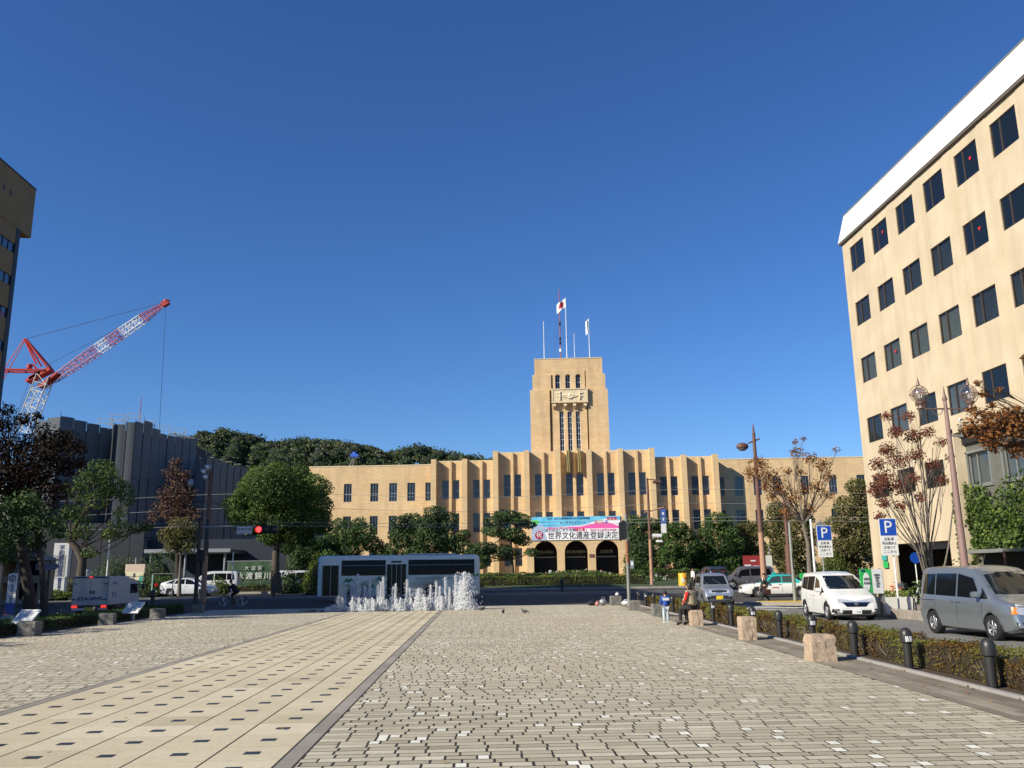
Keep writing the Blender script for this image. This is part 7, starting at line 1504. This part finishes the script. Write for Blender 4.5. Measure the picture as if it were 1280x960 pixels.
    for s_ in 'LR':
        a, t_ = B['an'+s_][0], B['to'+s_][0]; q = MB(); m_ = (a+t_)/2; q.tube([a+Vector((0, 0, -.005*h))+(a-t_).normalized()*.02*h, m_, t_+(t_-a).normalized()*.015*h], [.028*h, .03*h, .018*h], shoe, 8); q.build('shoe', root)
    hd_ = B['head'][0]; cr_ = B['crown'][0]; q = MB(); fdir = Vector((1, 0, 0)); q.ell(hd_.lerp(cr_, .5)+Vector((-.012*h, 0, .006*h)), (.058*h, .052*h, .056*h), hair, 12, 8, jit=.04)
    if long_hair: q.ell(hd_+Vector((-.035*h, 0, -.02*h)), (.042*h, .052*h, .06*h*long_hair), hair, 10, 7, jit=.05)
    q.build('hair', root)
    for s_ in (-1, 1): q = MB(); q.ell(hd_+Vector((.05*h, s_*.018*h, 0)), (.006*h, .008*h, .005*h), M['ink'], 6, 4); q.build('eye', root); q = MB(); q.ell(hd_+Vector((0, s_*.053*h, -.005*h)), (.012*h, .006*h, .018*h), SKIN, 6, 5); q.build('ear', root)
    q = MB(); q.ell(hd_+Vector((.056*h, 0, -.015*h)), (.012*h, .008*h, .014*h), SKIN, 6, 5); q.build('nose', root)
    q = MB(); q.ell(hd_+Vector((.05*h, 0, -.035*h)), (.006*h, .016*h, .004*h), mat('lips', (.4, .15, .12), .6), 6, 4); q.build('mouth', root)
    return root, B
hairm = mat('black_hair', (.012, .01, .01), .5); suit = mat('black_suit', (.014, .014, .017), .8); blk_ = mat('black_trousers', (.02, .018, .02), .85); shoe = mat('dark_shoe', (.02, .015, .012), .4)
# walking businessman, heading left
r, B = person('man in a black suit walking left with a briefcase', (16.55, 51.2, -.12), R(188), 1.66, dict(knL=(.1, .055, .3), anL=(.17, .055, .06), toL=(.25, .06, .04), hipL=(.02, .05, .51), knR=(-.03, -.055, .28), anR=(-.18, -.055, .08), toR=(-.12, -.06, .02), elL=(-.07, .13, .64), wrL=(-.03, .13, .5), elR=(.02, -.14, .64), wrR=(.09, -.13, .52)), suit, suit, hairm, shoe)
q = MB(); q.box(B['wrL'][0]+Vector((.0, .02, -.22)), (.4, .09, .28), mat('brown_case', (.06, .025, .02), .5), bev=.02); q.build('briefcase', None, None, label='dark brown briefcase carried by the walking man', cat='briefcase').matrix_world = r.matrix_basis
q = MB(); q.ell(B['chest'][0]+Vector((.055, 0, .03)), (.055, .05, .16), M['white']); q.build('shirt_front', r)
# standing man in white shirt
person('man in a white shirt standing under the clipped trees', (18.55, 76.5, .23), R(200), 1.75, {}, mat('white_shirt', (.72, .72, .72), .8), blk_, hairm, shoe)
# child seen from behind
r, B = person('small child in a blue jacket and camouflage trousers seen from behind', (6.33, 30.2, 0), R(95), 1.08, dict(pelvis=(0, 0, .48), hipL=(0, .05, .46), hipR=(0, -.05, .46), knL=(.01, .06, .25), knR=(.01, -.06, .25), head=(.005, 0, .905), crown=(0, 0, .95), nape=(0, 0, .84), neck=(0, 0, .8), elL=(.02, .14, .63), wrL=(.09, .12, .55), elR=(.02, -.14, .63), wrR=(.09, -.12, .55)),
           mat('blue_jacket', (.015, .08, .4), .7, n=(6, .3)), mat('camouflage', (.12, .25, .35), .8, n=(14, 0), c2=(.75, .78, .8)), hairm, mat('white_shoe', (.7, .7, .68), .6), bulk=1.2)
for o in r.children:
    if o.name.startswith('hair'): o.scale = (1.3, 1.3, 1.2); o.location = (0, 0, -.2)
q = MB(); q.box(B['chest'][0]+Vector((-.088, 0, .0)), (.02, .22, .09), M['white'], bev=.008); q.build('back_panel', r)
# seated woman
vest = mat('beige_vest', (.42, .34, .22), .9, n=(25, .3)); redc = mat('red_sleeve', (.55, .02, .02), .8)
r, B = person('woman in a beige and red jacket sitting on a granite block, seen from behind', (6.9, 28.75, 0), R(128), 1.58, dict(pelvis=(0, 0, .385), belly=(-.01, 0, .47), chest=(.01, 0, .585), neck=(.04, 0, .68), nape=(.05, 0, .71), head=(.075, 0, .775), crown=(.075, 0, .815), shL=(.015, .12, .655), shR=(.015, -.12, .655), elL=(.03, .165, .53), wrL=(.13, .12, .45), elR=(.03, -.165, .53), wrR=(.13, -.12, .45),
    hipL=(.03, .06, .365), knL=(.25, .075, .33), anL=(.26, .08, .06), toL=(.34, .09, .02), hipR=(.03, -.06, .365), knR=(.24, -.065, .32), anR=(.2, -.06, .06), toR=(.28, -.06, .02)), vest, blk_, hairm, shoe, bulk=1.3, long_hair=1.7)
q = MB(); q.tube([B['shL'][0]+Vector((-.02, .02, .01)), B['elL'][0]+Vector((-.01, .01, 0)), B['wrL'][0]], [.07, .058, .042], redc, 10); q.build('red_sleeve', r)
# cyclist
t = thing('bicycle', 'dark bicycle ridden along the road edge at left', 'bicycle', (-14.45, 53.6, -.02), R(180)); T0 = t
for wx in (-.52, .52):
    q = MB(); n = 24; q.tube([(wx+.32*cos(2*pi*k/n), 0, .33+.32*sin(2*pi*k/n)) for k in range(n+1)], .022, M['dark'], 6, cap=False); q.tube([(wx+.29*cos(2*pi*k/n), 0, .33+.29*sin(2*pi*k/n)) for k in range(n+1)], .01, M['chrome'], 4, cap=False)
    for k in range(8): a = pi*k/8; q.tube([(wx-.29*cos(a), 0, .33-.29*sin(a)), (wx+.29*cos(a), 0, .33+.29*sin(a))], .004, M['chrome'], 3)
    q.build('wheel', t)
q = MB(); q.tube([(-.52, 0, .33), (-.18, 0, .78), (.4, 0, .86), (.52, 0, .33)], .022, M['black'], 6).tube([(-.18, 0, .78), (-.05, 0, .33), (.38, 0, .72)], .022, M['black'], 6).tube([(-.52, 0, .33), (-.05, 0, .33)], .015, M['black'], 6).tube([(.4, 0, .86), (.38, 0, 1.02), (.3, .25, 1.06)], .015, M['black'], 6).tube([(.38, 0, 1.02), (.3, -.25, 1.06)], .015, M['black'], 6); q.build('frame', t)
q = MB(); q.ell((-.2, 0, .88), (.14, .09, .04), M['black']); q.build('saddle', t); q = MB(); q.tube([(-.05, -.12, .22), (-.05, .12, .44)], .015, M['grey'], 5); q.build('pedals', t)
person('cyclist in dark clothes leaning forward on the bicycle', (-14.45, 53.6, -.02), R(180), 1.68, dict(pelvis=(-.12, 0, .555), belly=(-.08, 0, .62), chest=(.0, 0, .71), neck=(.07, 0, .79), nape=(.09, 0, .82), head=(.12, 0, .87), crown=(.12, 0, .91), shL=(.02, .11, .765), elL=(.08, .15, .68), wrL=(.16, .15, .645), shR=(.02, -.11, .765), elR=(.08, -.15, .68), wrR=(.16, -.15, .645),
    hipL=(-.1, .05, .54), knL=(.06, .06, .42), anL=(-.02, .06, .2), toL=(.06, .06, .18), hipR=(-.1, -.05, .54), knR=(.08, -.06, .36), anR=(-.03, -.06, .13), toR=(.05, -.06, .1)), suit, suit, hairm, shoe)
# pigeons pecking on the plaza
for k, (px_, py_) in enumerate(((602, 766), (629, 776), (656, 776))):
    p = at(px_, py_, 38.5 if k else 42); t = thing('pigeon', ('grey pigeon near the end of the cream paving band', 'left one of two dark pigeons on the plaza', 'right one of two dark pigeons on the plaza')[k], 'pigeon', (p.x, p.y, 0), k*1.3); pg = mat('pigeon_grey', (.05, .05, .06), .7)
    q = MB(); q.ell((0, 0, .12), (.13, .065, .07), pg, 10, 7).ell((.13, 0, .2), (.035, .03, .035), pg, 8, 6).tube([(.08, 0, .14), (.13, 0, .2)], [.045, .03], pg, 8).tube([(-.1, 0, .12), (-.22, 0, .1)], [.04, .015], pg, 6); q.build('body', t); q = MB(); q.tube([(.02, .02, .06), (.02, .02, 0)], .006, M['red'], 4); q.build('leg', t); q = MB(); q.tube([(.02, -.02, .06), (.02, -.02, 0)], .006, M['red'], 4); q.build('leg', t)
bpy.context.view_layer.update()
